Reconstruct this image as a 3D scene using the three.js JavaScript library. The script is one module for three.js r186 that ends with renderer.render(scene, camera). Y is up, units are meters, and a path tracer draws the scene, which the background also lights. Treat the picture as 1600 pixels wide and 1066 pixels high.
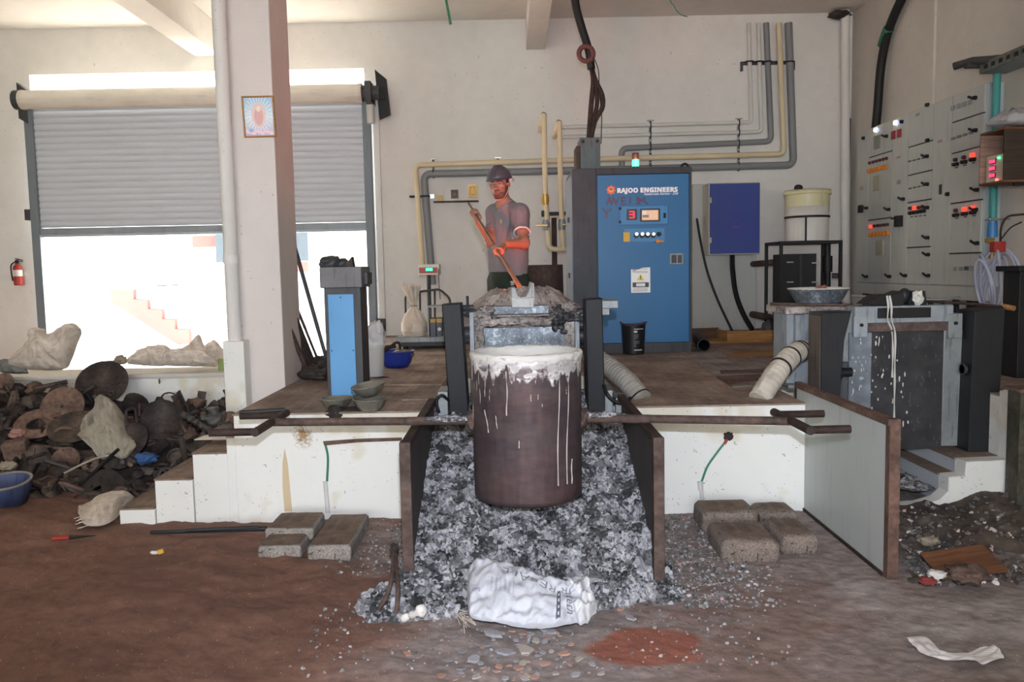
import * as THREE from 'three';
import { RoundedBoxGeometry } from 'three/addons/geometries/RoundedBoxGeometry.js';
import { mergeGeometries, mergeVertices } from 'three/addons/utils/BufferGeometryUtils.js';
import { MarchingCubes } from 'three/addons/objects/MarchingCubes.js';
import { ImprovedNoise } from 'three/addons/math/ImprovedNoise.js';

// ------------------------------------------------------------ camera, sky, sun, exposure
const FOCAL = 1300;                                   // pixels of a 1600 x 1066 frame
const EYE = 1.53, DECK = 0.68, CEIL = 4.76, WALLX = 4.5, BACK = 11.1;
const scene = new THREE.Scene();
const camera = new THREE.PerspectiveCamera(2 * Math.atan(533 / FOCAL) * 180 / Math.PI, 1600 / 1066, 0.05, 200);
camera.position.set(0, EYE, 0);
camera.rotation.order = 'YXZ';
camera.rotation.set(-Math.atan(112 / FOCAL), 0, -0.02);
camera.updateMatrixWorld(true);
const renderer = new THREE.WebGLRenderer();
renderer.toneMapping = THREE.LinearToneMapping;
renderer.toneMappingExposure = 1.6;
renderer.shadowMap.enabled = true;
{
  const w = 64, h = 32, d = new Float32Array(w * h * 4);
  for (let y = 0; y < h; y++) for (let x = 0; x < w; x++) {
    const up = Math.max(0, (y / (h - 1) - 0.5) * 2), k = 1.15 - 0.35 * up, i = (y * w + x) * 4;
    d[i] = k * (0.98 - 0.25 * up); d[i + 1] = k * (0.99 - 0.13 * up); d[i + 2] = k; d[i + 3] = 1;
  }
  const t = new THREE.DataTexture(d, w, h, THREE.RGBAFormat, THREE.FloatType);
  t.mapping = THREE.EquirectangularReflectionMapping; t.magFilter = THREE.LinearFilter; t.needsUpdate = true;
  scene.background = t; scene.backgroundIntensity = 3.6;
}
const sun = new THREE.DirectionalLight(0xfff6ea, 30);  // high behind the far wall: it lights the yard beyond the shutter
sun.position.set(4, 24, -24); sun.target.position.set(-2, 0, -16);
sun.castShadow = true; sun.shadow.mapSize.set(2048, 2048);
Object.assign(sun.shadow.camera, { left: -22, right: 22, top: 22, bottom: -22, near: 1, far: 80 });
scene.add(sun, sun.target);
// the photographer's flash: a burst just over the lens
const flash = new THREE.SpotLight(0xe6edff, 30, 0, 0.75, 0.6, 2);
flash.position.set(0.03, EYE + 0.23, 0.02); flash.target.position.set(0.1, 0.95, -6);
flash.castShadow = true; flash.shadow.radius = 1.2; flash.shadow.mapSize.set(1024, 1024);
scene.add(flash, flash.target);

// ------------------------------------------------------------ helpers
const V = (x, y, z) => new THREE.Vector3(x, y, z);
function ray(px, py) { return V((px - 800) / FOCAL, -(py - 533) / FOCAL, -1).applyQuaternion(camera.quaternion); }
// points where the sight line through a pixel of the photograph meets a plane of the hall
const Z = (px, py, d) => { const r = ray(px, py); return r.multiplyScalar(-d / r.z).add(camera.position); };
const Y = (px, py, y) => { const r = ray(px, py); return r.multiplyScalar((y - EYE) / r.y).add(camera.position); };
const X = (px, py, x) => { const r = ray(px, py); return r.multiplyScalar(x / r.x).add(camera.position); };
const rectZ = (px0, py0, px1, py1, d) => {
  const a = Z(px0, py0, d), b = Z(px1, py0, d), c = Z(px0, py1, d), e = Z(px1, py1, d);
  return { x0: (a.x + c.x) / 2, x1: (b.x + e.x) / 2, y1: (a.y + b.y) / 2, y0: (c.y + e.y) / 2, z: -d };
};
let seedState = 7;
const seed = (s) => { seedState = s | 0; };
const rnd = (a = 1, b) => { seedState = (seedState + 0x6d2b79f5) | 0; let t = Math.imul(seedState ^ (seedState >>> 15), 1 | seedState); t = (t + Math.imul(t ^ (t >>> 7), 61 | t)) ^ t; const r = ((t ^ (t >>> 14)) >>> 0) / 4294967296; return b === undefined ? r * a : a + (b - a) * r; };
const perlin = new ImprovedNoise();
const noise = (x, y, z) => perlin.noise(x, y, z);
const fbm3 = (x, y, z, o = 4) => { let s = 0, a = 1; for (let i = 0; i < o; i++) { s += a * noise(x, y, z); x *= 2.03; y *= 2.03; z *= 2.03; a *= 0.5; } return s; };
const clamp = (x, a = 0, b = 1) => Math.min(b, Math.max(a, x));
const smooth = (a, b, x) => { const t = clamp((x - a) / (b - a)); return t * t * (3 - 2 * t); };
const mix = (a, b, t) => a + (b - a) * t;

// names, labels
const used = new Map();
function numbered(n) { const k = used.get(n) ?? 0; used.set(n, k + 1); return k ? n + '_' + String(k).padStart(3, '0') : n; }
function tag(o, label, category, group) { o.userData.label = label; o.userData.category = category; if (group) o.userData.group = group; return o; }
function thing(name, label, category, p = [0, 0, 0], group, ry = 0) {
  const o = new THREE.Group(); o.name = numbered(name);
  if (p.isVector3) o.position.copy(p); else o.position.set(...p);
  o.rotation.y = ry; scene.add(o); o.updateMatrixWorld(true); return tag(o, label, category, group);
}
function mesh(name, geo, material, parent, label) {
  const m = new THREE.Mesh(Array.isArray(geo) ? join(geo) : geo, material); m.name = name; m.castShadow = m.receiveShadow = true;
  if (parent) parent.add(m); if (label) m.userData.label = label; return m;
}
// parts given in hall coordinates under a thing that stands at its base
function part(name, geo, material, t, label) {
  let g = Array.isArray(geo) ? join(geo) : geo; const p = V(0, 0, 0); t.getWorldPosition(p);
  g = g.clone(); g.translate(-p.x, -p.y, -p.z); return mesh(name, g, material, t, label);
}
function solo(name, geo, material, label, category, group) { const m = mesh(numbered(name), geo, material); recenter(m); scene.add(m); return tag(m, label, category, group); }
function recenter(m) { m.geometry = m.geometry.clone(); m.geometry.computeBoundingBox(); const b = m.geometry.boundingBox, c = b.getCenter(V()); c.y = b.min.y; m.geometry.translate(-c.x, -c.y, -c.z); m.position.copy(c); }
function struct(name, geo, material, parent) { const m = mesh(parent ? name : numbered(name), geo, material, parent); if (!parent) { m.userData.kind = 'structure'; scene.add(m); } return m; }

// geometry: all non-indexed with position, normal, uv (metres)
function clean(g) {
  if (g.index) g = g.toNonIndexed();
  for (const k of Object.keys(g.attributes)) if (!['position', 'normal', 'uv', 'color'].includes(k)) g.deleteAttribute(k);
  if (!g.attributes.normal) g.computeVertexNormals();
  if (!g.attributes.uv) muv(g);
  g.clearGroups?.(); return g;
}
function muv(g) {
  const p = g.attributes.position, n = g.attributes.normal, uv = new Float32Array(p.count * 2);
  for (let i = 0; i < p.count; i += 3) {
    let ax = 0, ay = 0, az = 0;
    for (let k = 0; k < 3 && i + k < p.count; k++) { ax += n.getX(i + k); ay += n.getY(i + k); az += n.getZ(i + k); }
    ax = Math.abs(ax); ay = Math.abs(ay); az = Math.abs(az);
    for (let k = 0; k < 3 && i + k < p.count; k++) {
      const x = p.getX(i + k), y = p.getY(i + k), z = p.getZ(i + k), o = (i + k) * 2;
      if (ay >= ax && ay >= az) { uv[o] = x; uv[o + 1] = -z; } else if (ax >= az) { uv[o] = z; uv[o + 1] = y; } else { uv[o] = x; uv[o + 1] = y; }
    }
  }
  g.setAttribute('uv', new THREE.BufferAttribute(uv, 2)); return g;
}
const join = (list) => { const l = list.map(clean), c = l.some((g) => g.attributes.color); if (c) for (const g of l) if (!g.attributes.color) g.setAttribute('color', new THREE.BufferAttribute(new Float32Array(g.attributes.position.count * 3).fill(1), 3)); return l.length === 1 ? l[0] : mergeGeometries(l); };
function box(x0, y0, z0, x1, y1, z1, r = 0.004) {
  const w = Math.abs(x1 - x0), h = Math.abs(y1 - y0), d = Math.abs(z1 - z0), m = Math.min(w, h, d);
  let g = r > 0 ? new RoundedBoxGeometry(w, h, d, 1, Math.min(r, m * 0.45)) : new THREE.BoxGeometry(w, h, d);
  g = clean(g); g.translate((x0 + x1) / 2, (y0 + y1) / 2, (z0 + z1) / 2); return muv(g);
}
const cbox = (c, w, h, d, r = 0.004, rot) => { const g = box(-w / 2, -h / 2, -d / 2, w / 2, h / 2, d / 2, r); if (rot) g.applyMatrix4(new THREE.Matrix4().makeRotationFromEuler(new THREE.Euler(...rot))); g.translate(c.x, c.y, c.z); return g; };
function cyl(a, b, r0, r1 = r0, seg = 16, open = false) {
  const d = b.clone().sub(a), L = d.length(), g = new THREE.CylinderGeometry(r1, r0, L, seg, 1, open);
  const uv = g.attributes.uv; for (let i = 0; i < uv.count; i++) uv.setXY(i, uv.getX(i) * 6.28 * Math.max(r0, r1), uv.getY(i) * L);
  g.translate(0, L / 2, 0); g.applyQuaternion(new THREE.Quaternion().setFromUnitVectors(V(0, 1, 0), d.normalize())); g.translate(a.x, a.y, a.z); return clean(g);
}
// a round section swept along points; r may be a function of t
function sweep(pts, r, rad = 10, closed = false) {
  const n = pts.length, rf = typeof r === 'function' ? r : () => r, pos = [], idx = [], uv = []; let N = null, L = 0;
  for (let i = 0; i < n; i++) {
    const a = pts[closed ? (i + n - 1) % n : Math.max(0, i - 1)], b = pts[closed ? (i + 1) % n : Math.min(n - 1, i + 1)];
    const T = b.clone().sub(a).normalize();
    if (!N) { N = Math.abs(T.y) < 0.9 ? V(0, 1, 0) : V(1, 0, 0); }
    N = N.clone().addScaledVector(T, -N.dot(T)).normalize(); const B = T.clone().cross(N), R = rf(i / (n - 1));
    if (i) L += pts[i].distanceTo(pts[i - 1]);
    for (let k = 0; k <= rad; k++) { const w = k / rad * 6.28318530718, q = pts[i].clone().addScaledVector(N, Math.cos(w) * R).addScaledVector(B, Math.sin(w) * R); pos.push(q.x, q.y, q.z); uv.push(k / rad * 6.28 * R, L); }
  }
  const m = rad + 1, rows = closed ? n : n - 1;
  for (let i = 0; i < rows; i++) for (let k = 0; k < rad; k++) { const a = i * m + k, b = ((i + 1) % n) * m + k; idx.push(a, a + 1, b, b, a + 1, b + 1); }
  if (!closed) for (const e of [0, n - 1]) { const c = pos.length / 3; pos.push(pts[e].x, pts[e].y, pts[e].z); uv.push(0, 0); for (let k = 0; k < rad; k++) { const a = e * m + k; e ? idx.push(c, a, a + 1) : idx.push(c, a + 1, a); } }
  const g = new THREE.BufferGeometry(); g.setAttribute('position', new THREE.Float32BufferAttribute(pos, 3)); g.setAttribute('uv', new THREE.Float32BufferAttribute(uv, 2)); g.setIndex(idx); g.computeVertexNormals(); return clean(g);
}
// polyline with rounded corners
function bent(pts, r = 0.06, k = 6) {
  const out = [pts[0]];
  for (let i = 1; i < pts.length - 1; i++) {
    const a = pts[i - 1], p = pts[i], b = pts[i + 1], q = Math.min(r, p.distanceTo(a) * 0.49, p.distanceTo(b) * 0.49);
    const s = p.clone().add(a.clone().sub(p).setLength(q)), e = p.clone().add(b.clone().sub(p).setLength(q));
    for (let j = 0; j <= k; j++) { const t = j / k; out.push(s.clone().multiplyScalar((1 - t) * (1 - t)).addScaledVector(p, 2 * t * (1 - t)).addScaledVector(e, t * t)); }
  }
  out.push(pts[pts.length - 1]); return out;
}
const curve = (pts, n = 40, closed = false) => new THREE.CatmullRomCurve3(pts, closed, 'centripetal').getSpacedPoints(n);
function lathe(prof, seg = 32, at = V(0, 0, 0)) {
  const g = new THREE.LatheGeometry(prof.map(([r, y]) => new THREE.Vector2(Math.max(r, 1e-4), y)), seg);
  const uv = g.attributes.uv, R = Math.max(...prof.map((p) => p[0])); let L = 0; for (let i = 1; i < prof.length; i++) L += Math.hypot(prof[i][0] - prof[i - 1][0], prof[i][1] - prof[i - 1][1]);
  for (let i = 0; i < uv.count; i++) uv.setXY(i, uv.getX(i) * 6.28 * R, uv.getY(i) * L);
  g.translate(at.x, at.y, at.z); return clean(g);
}
// outline in x, y extruded from z = za towards the viewer by depth
function prism(pts, za, depth, bevel = 0.004) {
  const s = new THREE.Shape(pts.map((p) => new THREE.Vector2(p[0], p[1])));
  const g = new THREE.ExtrudeGeometry(s, { depth: depth - 2 * bevel, bevelEnabled: bevel > 0, bevelSize: bevel, bevelThickness: bevel, bevelOffset: -bevel, bevelSegments: 1, steps: 1 });
  g.translate(0, 0, za + bevel); return muv(clean(g));
}
function grid(nu, nv, f, uvf) {
  const pos = [], uv = [], idx = [];
  for (let j = 0; j <= nv; j++) for (let i = 0; i <= nu; i++) { const p = f(i / nu, j / nv); pos.push(p.x, p.y, p.z); const q = uvf ? uvf(i / nu, j / nv, p) : [p.x, -p.z]; uv.push(q[0], q[1]); }
  for (let j = 0; j < nv; j++) for (let i = 0; i < nu; i++) { const a = j * (nu + 1) + i, b = a + nu + 1; idx.push(a, a + 1, b, b, a + 1, b + 1); }
  const g = new THREE.BufferGeometry(); g.setAttribute('position', new THREE.Float32BufferAttribute(pos, 3)); g.setAttribute('uv', new THREE.Float32BufferAttribute(uv, 2)); g.setIndex(idx); g.computeVertexNormals(); return clean(g);
}
function lump(c, rx, ry, rz, amp, freq, s, detail = 4, flat = -2) {
  let g = new THREE.IcosahedronGeometry(1, detail); g.deleteAttribute('uv'); g.deleteAttribute('normal'); g = mergeVertices(g, 1e-5);
  const p = g.attributes.position; if (flat > 1) flat = -2;
  for (let i = 0; i < p.count; i++) {
    const x = p.getX(i), y = p.getY(i), z = p.getZ(i), k = 1 + amp * fbm3(x * freq + s, y * freq - s, z * freq + 2 * s, 4);
    p.setXYZ(i, c.x + x * k * rx, c.y + Math.max(y * k, flat) * ry, c.z + z * k * rz);
  }
  g.computeVertexNormals(); g = clean(g); return muv(g);
}
// a filled sack lying between two edges; N is the way its upper face looks
function pillow(top, bot, N, bulge, wr, s, n = 48, m = 28, back = 0.4, fold = 0) {
  const A = new THREE.CatmullRomCurve3(top), B = new THREE.CatmullRomCurve3(bot);
  return grid(n, m, (u, w) => {
    const t = w * 6.28318530718, v = (1 - Math.cos(t)) / 2, a = A.getPoint(u), b = B.getPoint(u), p = a.lerp(b, v);
    const e = Math.pow(Math.max(0, Math.sin(Math.PI * clamp(u, 0.001, 0.999))), 0.45), si = Math.sin(t), h = si > 0 ? bulge * si : bulge * back * si;
    const q = 1 / (Math.abs(bulge) + 0.05);
    const wk = wr * (1 - Math.abs(2 * fbm3(p.x * 9 + s, p.y * 9 + s * 2, p.z * 9 + (si > 0 ? 0 : 5), 3))) + wr * 0.7 * fbm3(p.x * 26 + s, p.y * 26, p.z * 26, 2);
    const fo = fold * Math.sin(u * 17 + 4 * noise(u * 2 + s, v * 1.6, s)) * Math.sin(Math.PI * Math.min(1, v * 1.2 + 0.1)) * (si > 0 ? 1 : 0.3);
    return p.addScaledVector(N, (h * e + fo + wk * (0.35 + 0.65 * e) * (si > 0 ? 1 : -0.3)));
  }, (u, w) => [u, (1 + Math.cos(w * 6.28318530718)) / 2]);
}
// ------------------------------------------------------------ materials
function hash2(x, y, s) { let h = Math.imul(x, 374761393) ^ Math.imul(y, 668265263) ^ Math.imul(s, 2147483647 ^ 0x5bd1e995); h = Math.imul(h ^ (h >>> 13), 1274126177); return ((h ^ (h >>> 16)) >>> 0) / 4294967296; }
function pn(u, v, f, s, fy = f) {                     // periodic value noise, 0..1
  const x = u * f, y = v * fy, xi = Math.floor(x), yi = Math.floor(y), a = x - xi, b = y - yi, sx = a * a * (3 - 2 * a), sy = b * b * (3 - 2 * b);
  const m = (n, q) => ((n % q) + q) % q, h = (i, j) => hash2(m(i, f), m(j, fy), s);
  return mix(mix(h(xi, yi), h(xi + 1, yi), sx), mix(h(xi, yi + 1), h(xi + 1, yi + 1), sx), sy);
}
function pf(u, v, f, o, s, fy = f) { let r = 0, a = 0.5, t = 0; for (let i = 0; i < o; i++) { r += a * pn(u, v, f, s + i * 17, fy); t += a; f *= 2; fy *= 2; a *= 0.5; } return r / t; }
function makeTex(w, h, tile, fn, srgb = true, wrap = THREE.RepeatWrapping) {
  const d = new Uint8Array(w * h * 4);
  for (let y = 0; y < h; y++) for (let x = 0; x < w; x++) { const c = fn((x + 0.5) / w, (y + 0.5) / h), i = (y * w + x) * 4; for (let k = 0; k < 3; k++) d[i + k] = clamp((c.length ? c[k] : c)) * 255; d[i + 3] = 255; }
  const t = new THREE.DataTexture(d, w, h); t.wrapS = t.wrapT = wrap; t.magFilter = THREE.LinearFilter; t.minFilter = THREE.LinearMipmapLinearFilter; t.generateMipmaps = true;
  if (srgb) t.colorSpace = THREE.SRGBColorSpace; if (tile) t.repeat.set(1 / tile, 1 / tile); t.needsUpdate = true; return t;
}
const spot = (n, lo, hi) => smooth(lo, hi, n);
const kinds = {
  plaster: [512, 2.5, (u, v) => { const a = pf(u, v, 3, 5, 1), b = pf(u, v, 24, 3, 9), k = 0.90 + 0.10 * a + 0.03 * (b - 0.5) - 0.22 * spot(pn(u, v, 90, 4), 0.94, 0.99) * spot(a, 0.45, 0.6); return [k, k * 0.995, k * 0.98]; }],
  chipped: [1024, 1.6, (u, v) => {                     // whitewashed masonry, chipped and stained
    const a = pf(u, v, 4, 5, 21), b = pf(u, v, 14, 4, 33), c = pn(u, v, 120, 5), st = spot(pf(u, v, 5, 4, 71), 0.60, 0.72) * 0.5, ch = spot(c, 0.9, 0.96) * spot(b, 0.46, 0.6) * 0.55;
    const k = 0.95 + 0.05 * a - ch * 0.42; return [k - st * 0.10, k - st * 0.16, k * 0.985 - st * 0.26]; }],
  rust: [512, 0.6, (u, v) => { const a = pf(u, v, 6, 5, 3), b = pf(u, v, 30, 3, 5); const k = 0.55 + 0.55 * a + 0.25 * (b - 0.5); return [k, k * (0.91 + 0.14 * b), k * (0.87 + 0.18 * b)]; }],
  grime: [512, 0.8, (u, v) => { const a = pf(u, v, 5, 5, 13), b = pf(u, v, 40, 2, 15), c = pn(u, v, 100, 17), s = pf(u, v, 30, 3, 19, 4); let k = 0.80 + 0.22 * a + 0.06 * (b - 0.5) - 0.15 * spot(s, 0.6, 0.8); k += 0.35 * spot(c, 0.965, 0.995) * spot(a, 0.4, 0.7); return [k, k * 0.99, k * 0.965]; }],
  enamel: [512, 1.4, (u, v) => { const a = pf(u, v, 4, 4, 43), c = pf(u, v, 60, 2, 45, 6); const k = 0.93 + 0.07 * a - 0.04 * spot(c, 0.62, 0.8); return [k, k, k * 0.985]; }],
  concrete: [512, 0.5, (u, v) => { const a = pf(u, v, 6, 4, 53), b = pn(u, v, 90, 55), c = pn(u, v, 50, 57); let k = 0.66 + 0.3 * a + 0.24 * (b - 0.5) - 0.35 * spot(c, 0.82, 0.93); return [k, k * 0.98, k * 0.95]; }],
  dust: [512, 1.3, (u, v) => { const a = pf(u, v, 5, 5, 63), b = pf(u, v, 50, 2, 65), s = pf(u, v, 40, 3, 67, 5); const k = 0.70 + 0.42 * (a - 0.5) + 0.15 * b + 0.16 * (s - 0.5) + 0.3 * spot(pn(u, v, 130, 69), 0.96, 0.99); return [k, k * (0.965 + 0.03 * a), k * (0.94 + 0.05 * a)]; }],
  weave: [512, 0.7, (u, v) => { const a = pf(u, v, 4, 5, 73), b = pf(u, v, 12, 4, 75); const w = 0.5 + 0.25 * (Math.sin(u * 6.2832 * 110) + Math.sin(v * 6.2832 * 110)); const k = 0.76 + 0.26 * a + 0.08 * (w - 0.5) - 0.10 * spot(b, 0.52, 0.8); return [k, k * 0.97, k * 0.92]; }],
  wood: [512, 0.5, (u, v) => { const g = pf(u, v, 3, 4, 83, 40), a = pf(u, v, 4, 3, 85); const k = 0.66 + 0.35 * g + 0.2 * (a - 0.5); return [k, k * 0.96, k * 0.9]; }],
  ash: [512, 0.5, (u, v) => { const a = pf(u, v, 10, 5, 93), b = pf(u, v, 40, 3, 95), c = pf(u, v, 5, 3, 97); const w = smooth(0.32, 0.66, a * 0.55 + b * 0.45), k = 0.25 + 0.52 * w + 0.2 * (c - 0.5); return [k, k * 0.99, k * 1.0]; }],
  refractory: [512, 0.5, (u, v) => { const a = pf(u, v, 6, 5, 103), b = pf(u, v, 40, 3, 105); const d = spot(pf(u, v, 22, 4, 107), 0.56, 0.72); const k = 0.70 + 0.5 * (a - 0.35) + 0.3 * (b - 0.5) - 0.18 * d; return [k, k * 0.97, k * 0.95]; }],
  zinc: [512, 0.5, (u, v) => { const a = pf(u, v, 8, 4, 113), b = pf(u, v, 60, 2, 115), c = pn(u, v, 26, 117); const k = 0.45 + 0.45 * a + 0.25 * (b - 0.5) + 0.4 * spot(c * a, 0.42, 0.6) + 0.5 * spot(b, 0.72, 0.85); return [k * 0.97, k, k * 1.03]; }],
  soot: [512, 0.6, (u, v) => { const a = pf(u, v, 6, 5, 123), b = pf(u, v, 40, 3, 125); const k = 0.5 + 0.6 * (a - 0.3) + 0.25 * (b - 0.5); return [k, k * 0.96, k * 0.92]; }],
  splash: [512, 0.55, (u, v) => { const a = pn(u, v, 44, 133, 20), b = pf(u, v, 4, 3, 135); const w = spot(a, 0.86, 0.9) * spot(b, 0.5, 0.62); const g = pf(u, v, 7, 4, 137); const k = mix(0.62 + 0.4 * (g - 0.3), 5, w); return k; }],
};
const texCache = {};
function tex(k) { return (texCache[k] ??= makeTex(kinds[k][0], kinds[k][0], kinds[k][1], kinds[k][2])); }
function mat(hex, { r = 0.75, m = 0, t, b = 0, ...more } = {}) {
  const o = new THREE.MeshStandardMaterial({ color: hex, roughness: r, metalness: m, side: THREE.DoubleSide, ...more });
  if (t) { o.map = tex(t); if (b) { o.bumpMap = tex(t); o.bumpScale = b; } }
  return o;
}
const glow = (hex, k) => new THREE.MeshStandardMaterial({ color: 0x111111, emissive: hex, emissiveIntensity: k, roughness: 0.5 });
const M = {
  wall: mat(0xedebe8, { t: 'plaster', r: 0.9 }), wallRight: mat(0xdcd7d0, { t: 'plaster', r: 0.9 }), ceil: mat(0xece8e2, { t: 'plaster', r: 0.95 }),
  columnPink: mat(0xeae2de, { t: 'plaster', r: 0.85 }), columnEdge: mat(0xf0d6ce, { t: 'plaster', r: 0.85 }),
  white: mat(0xf2f2ee, { t: 'chipped', r: 0.85, b: 0.002 }), deck: mat(0xbba898, { t: 'dust', r: 0.95, b: 0.002 }), deckGrey: mat(0xb0a8a0, { t: 'dust', r: 0.95, b: 0.001 }), palefloor: mat(0xdcd7d0, { t: 'plaster', r: 0.9 }),
  rust: mat(0x6c5a52, { t: 'rust', r: 0.8, m: 0.2, b: 0.0015 }), rustRed: mat(0x7e6356, { t: 'rust', r: 0.85, m: 0.1, b: 0.001 }), rustDark: mat(0x4c3c36, { t: 'rust', r: 0.75, m: 0.3, b: 0.0015 }),
  blackPost: mat(0x171b21, { t: 'grime', r: 0.6, m: 0.1 }), black: mat(0x17181a, { r: 0.6, t: 'grime' }), blackSoft: mat(0x26282b, { r: 0.5 }), darkGrey: mat(0x4a4b4f, { t: 'grime', r: 0.55, m: 0.1 }),
  steelGrey: mat(0x9fa6aa, { t: 'grime', r: 0.5, m: 0.35 }), paleBlue: mat(0xaab4be, { t: 'grime', r: 0.55, m: 0.1 }), plateGreen: mat(0xc4cac9, { t: 'enamel', r: 0.6, m: 0.1 }),
  shutter: mat(0xccd2da, { r: 0.5, m: 0.1 }), shutterDark: mat(0x98a0aa, { t: 'enamel', r: 0.5, m: 0.15 }), rail: mat(0x7b858f, { t: 'enamel', r: 0.5, m: 0.1 }),
  cream: mat(0xe3d3b0, { r: 0.45, t: 'enamel' }), pvcGrey: mat(0x8a8c90, { r: 0.45, t: 'enamel' }), pvcWhite: mat(0xe2e0dc, { r: 0.45, t: 'enamel' }),
  cabGrey: mat(0xc9ccc9, { t: 'enamel', r: 0.5 }), lightGrey: mat(0xc6c7c4, { t: 'enamel', r: 0.55 }), blueBox: mat(0x2f4496, { t: 'enamel', r: 0.5 }), blueTower: mat(0x62a8e2, { t: 'enamel', r: 0.5 }),
  blueBasin: mat(0x2c3f9f, { r: 0.35, t: 'enamel' }), yellow: mat(0xe0b23a, { r: 0.5 }), red: mat(0xa83028, { r: 0.45 }), orange: mat(0xe28a2a, { r: 0.5 }), green: mat(0x2f7d5a, { r: 0.5 }), teal: mat(0x3f9a96, { r: 0.45 }),
  concreteBrown: mat(0x9c8f86, { t: 'concrete', r: 0.95, b: 0.003 }), concrete: mat(0xb0aaa4, { t: 'concrete', r: 0.95, b: 0.003 }), brownTop: mat(0xa5917f, { t: 'dust', r: 1, b: 0.002 }),
  sack: mat(0xf0e9e2, { t: 'weave', r: 0.9, b: 0.0008 }), sackDirty: mat(0xb9b0a0, { t: 'weave', r: 0.95, b: 0.0008 }), sackGrey: mat(0xb5b2a8, { t: 'weave', r: 0.95, b: 0.0008 }), plasticWhite: mat(0xdcdcd8, { r: 0.4, t: 'enamel' }),
  soot: mat(0x6c6360, { t: 'soot', r: 0.8, m: 0.2, b: 0.002 }), iron: mat(0x8a7d75, { t: 'soot', r: 0.75, m: 0.25, b: 0.002 }), ironBrown: mat(0x92796b, { t: 'rust', r: 0.85, m: 0.1, b: 0.002 }), alu: mat(0x9c9a90, { t: 'grime', r: 0.45, m: 0.5 }),
  ash: mat(0xffffff, { t: 'ash', r: 1, b: 0.006 }), refractory: mat(0xd4cfcb, { t: 'refractory', r: 1, b: 0.008 }), zinc: mat(0xa9b0b4, { t: 'zinc', r: 0.5, m: 0.35 }), spout: mat(0xc4c8cc, { t: 'grime', r: 0.7 }),
  splashDark: mat(0x4e4e50, { t: 'splash', r: 0.7 }), dross: mat(0xe4e2dc, { t: 'plaster', r: 0.9 }), drossGrey: mat(0xc4bdb6, { r: 0.9 }), tape: mat(0xe8e6e0, { t: 'weave', r: 0.85 }), hose: mat(0xb5b5b2, { t: 'weave', r: 0.8 }),
  wood: mat(0x8a5f40, { t: 'wood', r: 0.75 }), woodDark: mat(0x4b3c33, { t: 'wood', r: 0.7 }), card: mat(0xb98d58, { t: 'wood', r: 0.9 }), brass: mat(0xb99a54, { r: 0.4, m: 0.6 }), chrome: mat(0xd0d0d0, { r: 0.25, m: 0.9 }),
  tarBarrel: mat(0x4f3f39, { t: 'rust', r: 0.8, b: 0.001 }), tank: mat(0xdcdad6, { r: 0.4, t: 'enamel', transparent: false }), tankTop: mat(0xdfd8b0, { r: 0.4, t: 'enamel' }),
  paper: mat(0xe6e3de, { t: 'plaster', r: 0.9 }), orangeWall: mat(0xdc6462, { t: 'plaster', r: 0.9 }), yard: mat(0xd2d2d0, { t: 'plaster', r: 0.95 }), outWall: mat(0xf0eee8, { t: 'plaster', r: 0.9 }), flue: mat(0x46525e, { t: 'enamel', r: 0.6 }),
};
function canvasTex(w, h, draw) {
  const c = document.createElement('canvas'); c.width = w; c.height = h; const g = c.getContext('2d'); draw(g, w, h);
  const t = new THREE.CanvasTexture(c); t.colorSpace = THREE.SRGBColorSpace; t.magFilter = THREE.LinearFilter; return t;
}
// uv 0..1 across a rectangle of a geometry, read along two axes
function fitUV(g, ax, ay, a0, a1, b0, b1) { const p = g.attributes.position, uv = g.attributes.uv, get = (i, k) => p.getComponent(i, k); for (let i = 0; i < p.count; i++) uv.setXY(i, (get(i, ax) - a0) / (a1 - a0), (get(i, ay) - b0) / (b1 - b0)); return g; }
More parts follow.
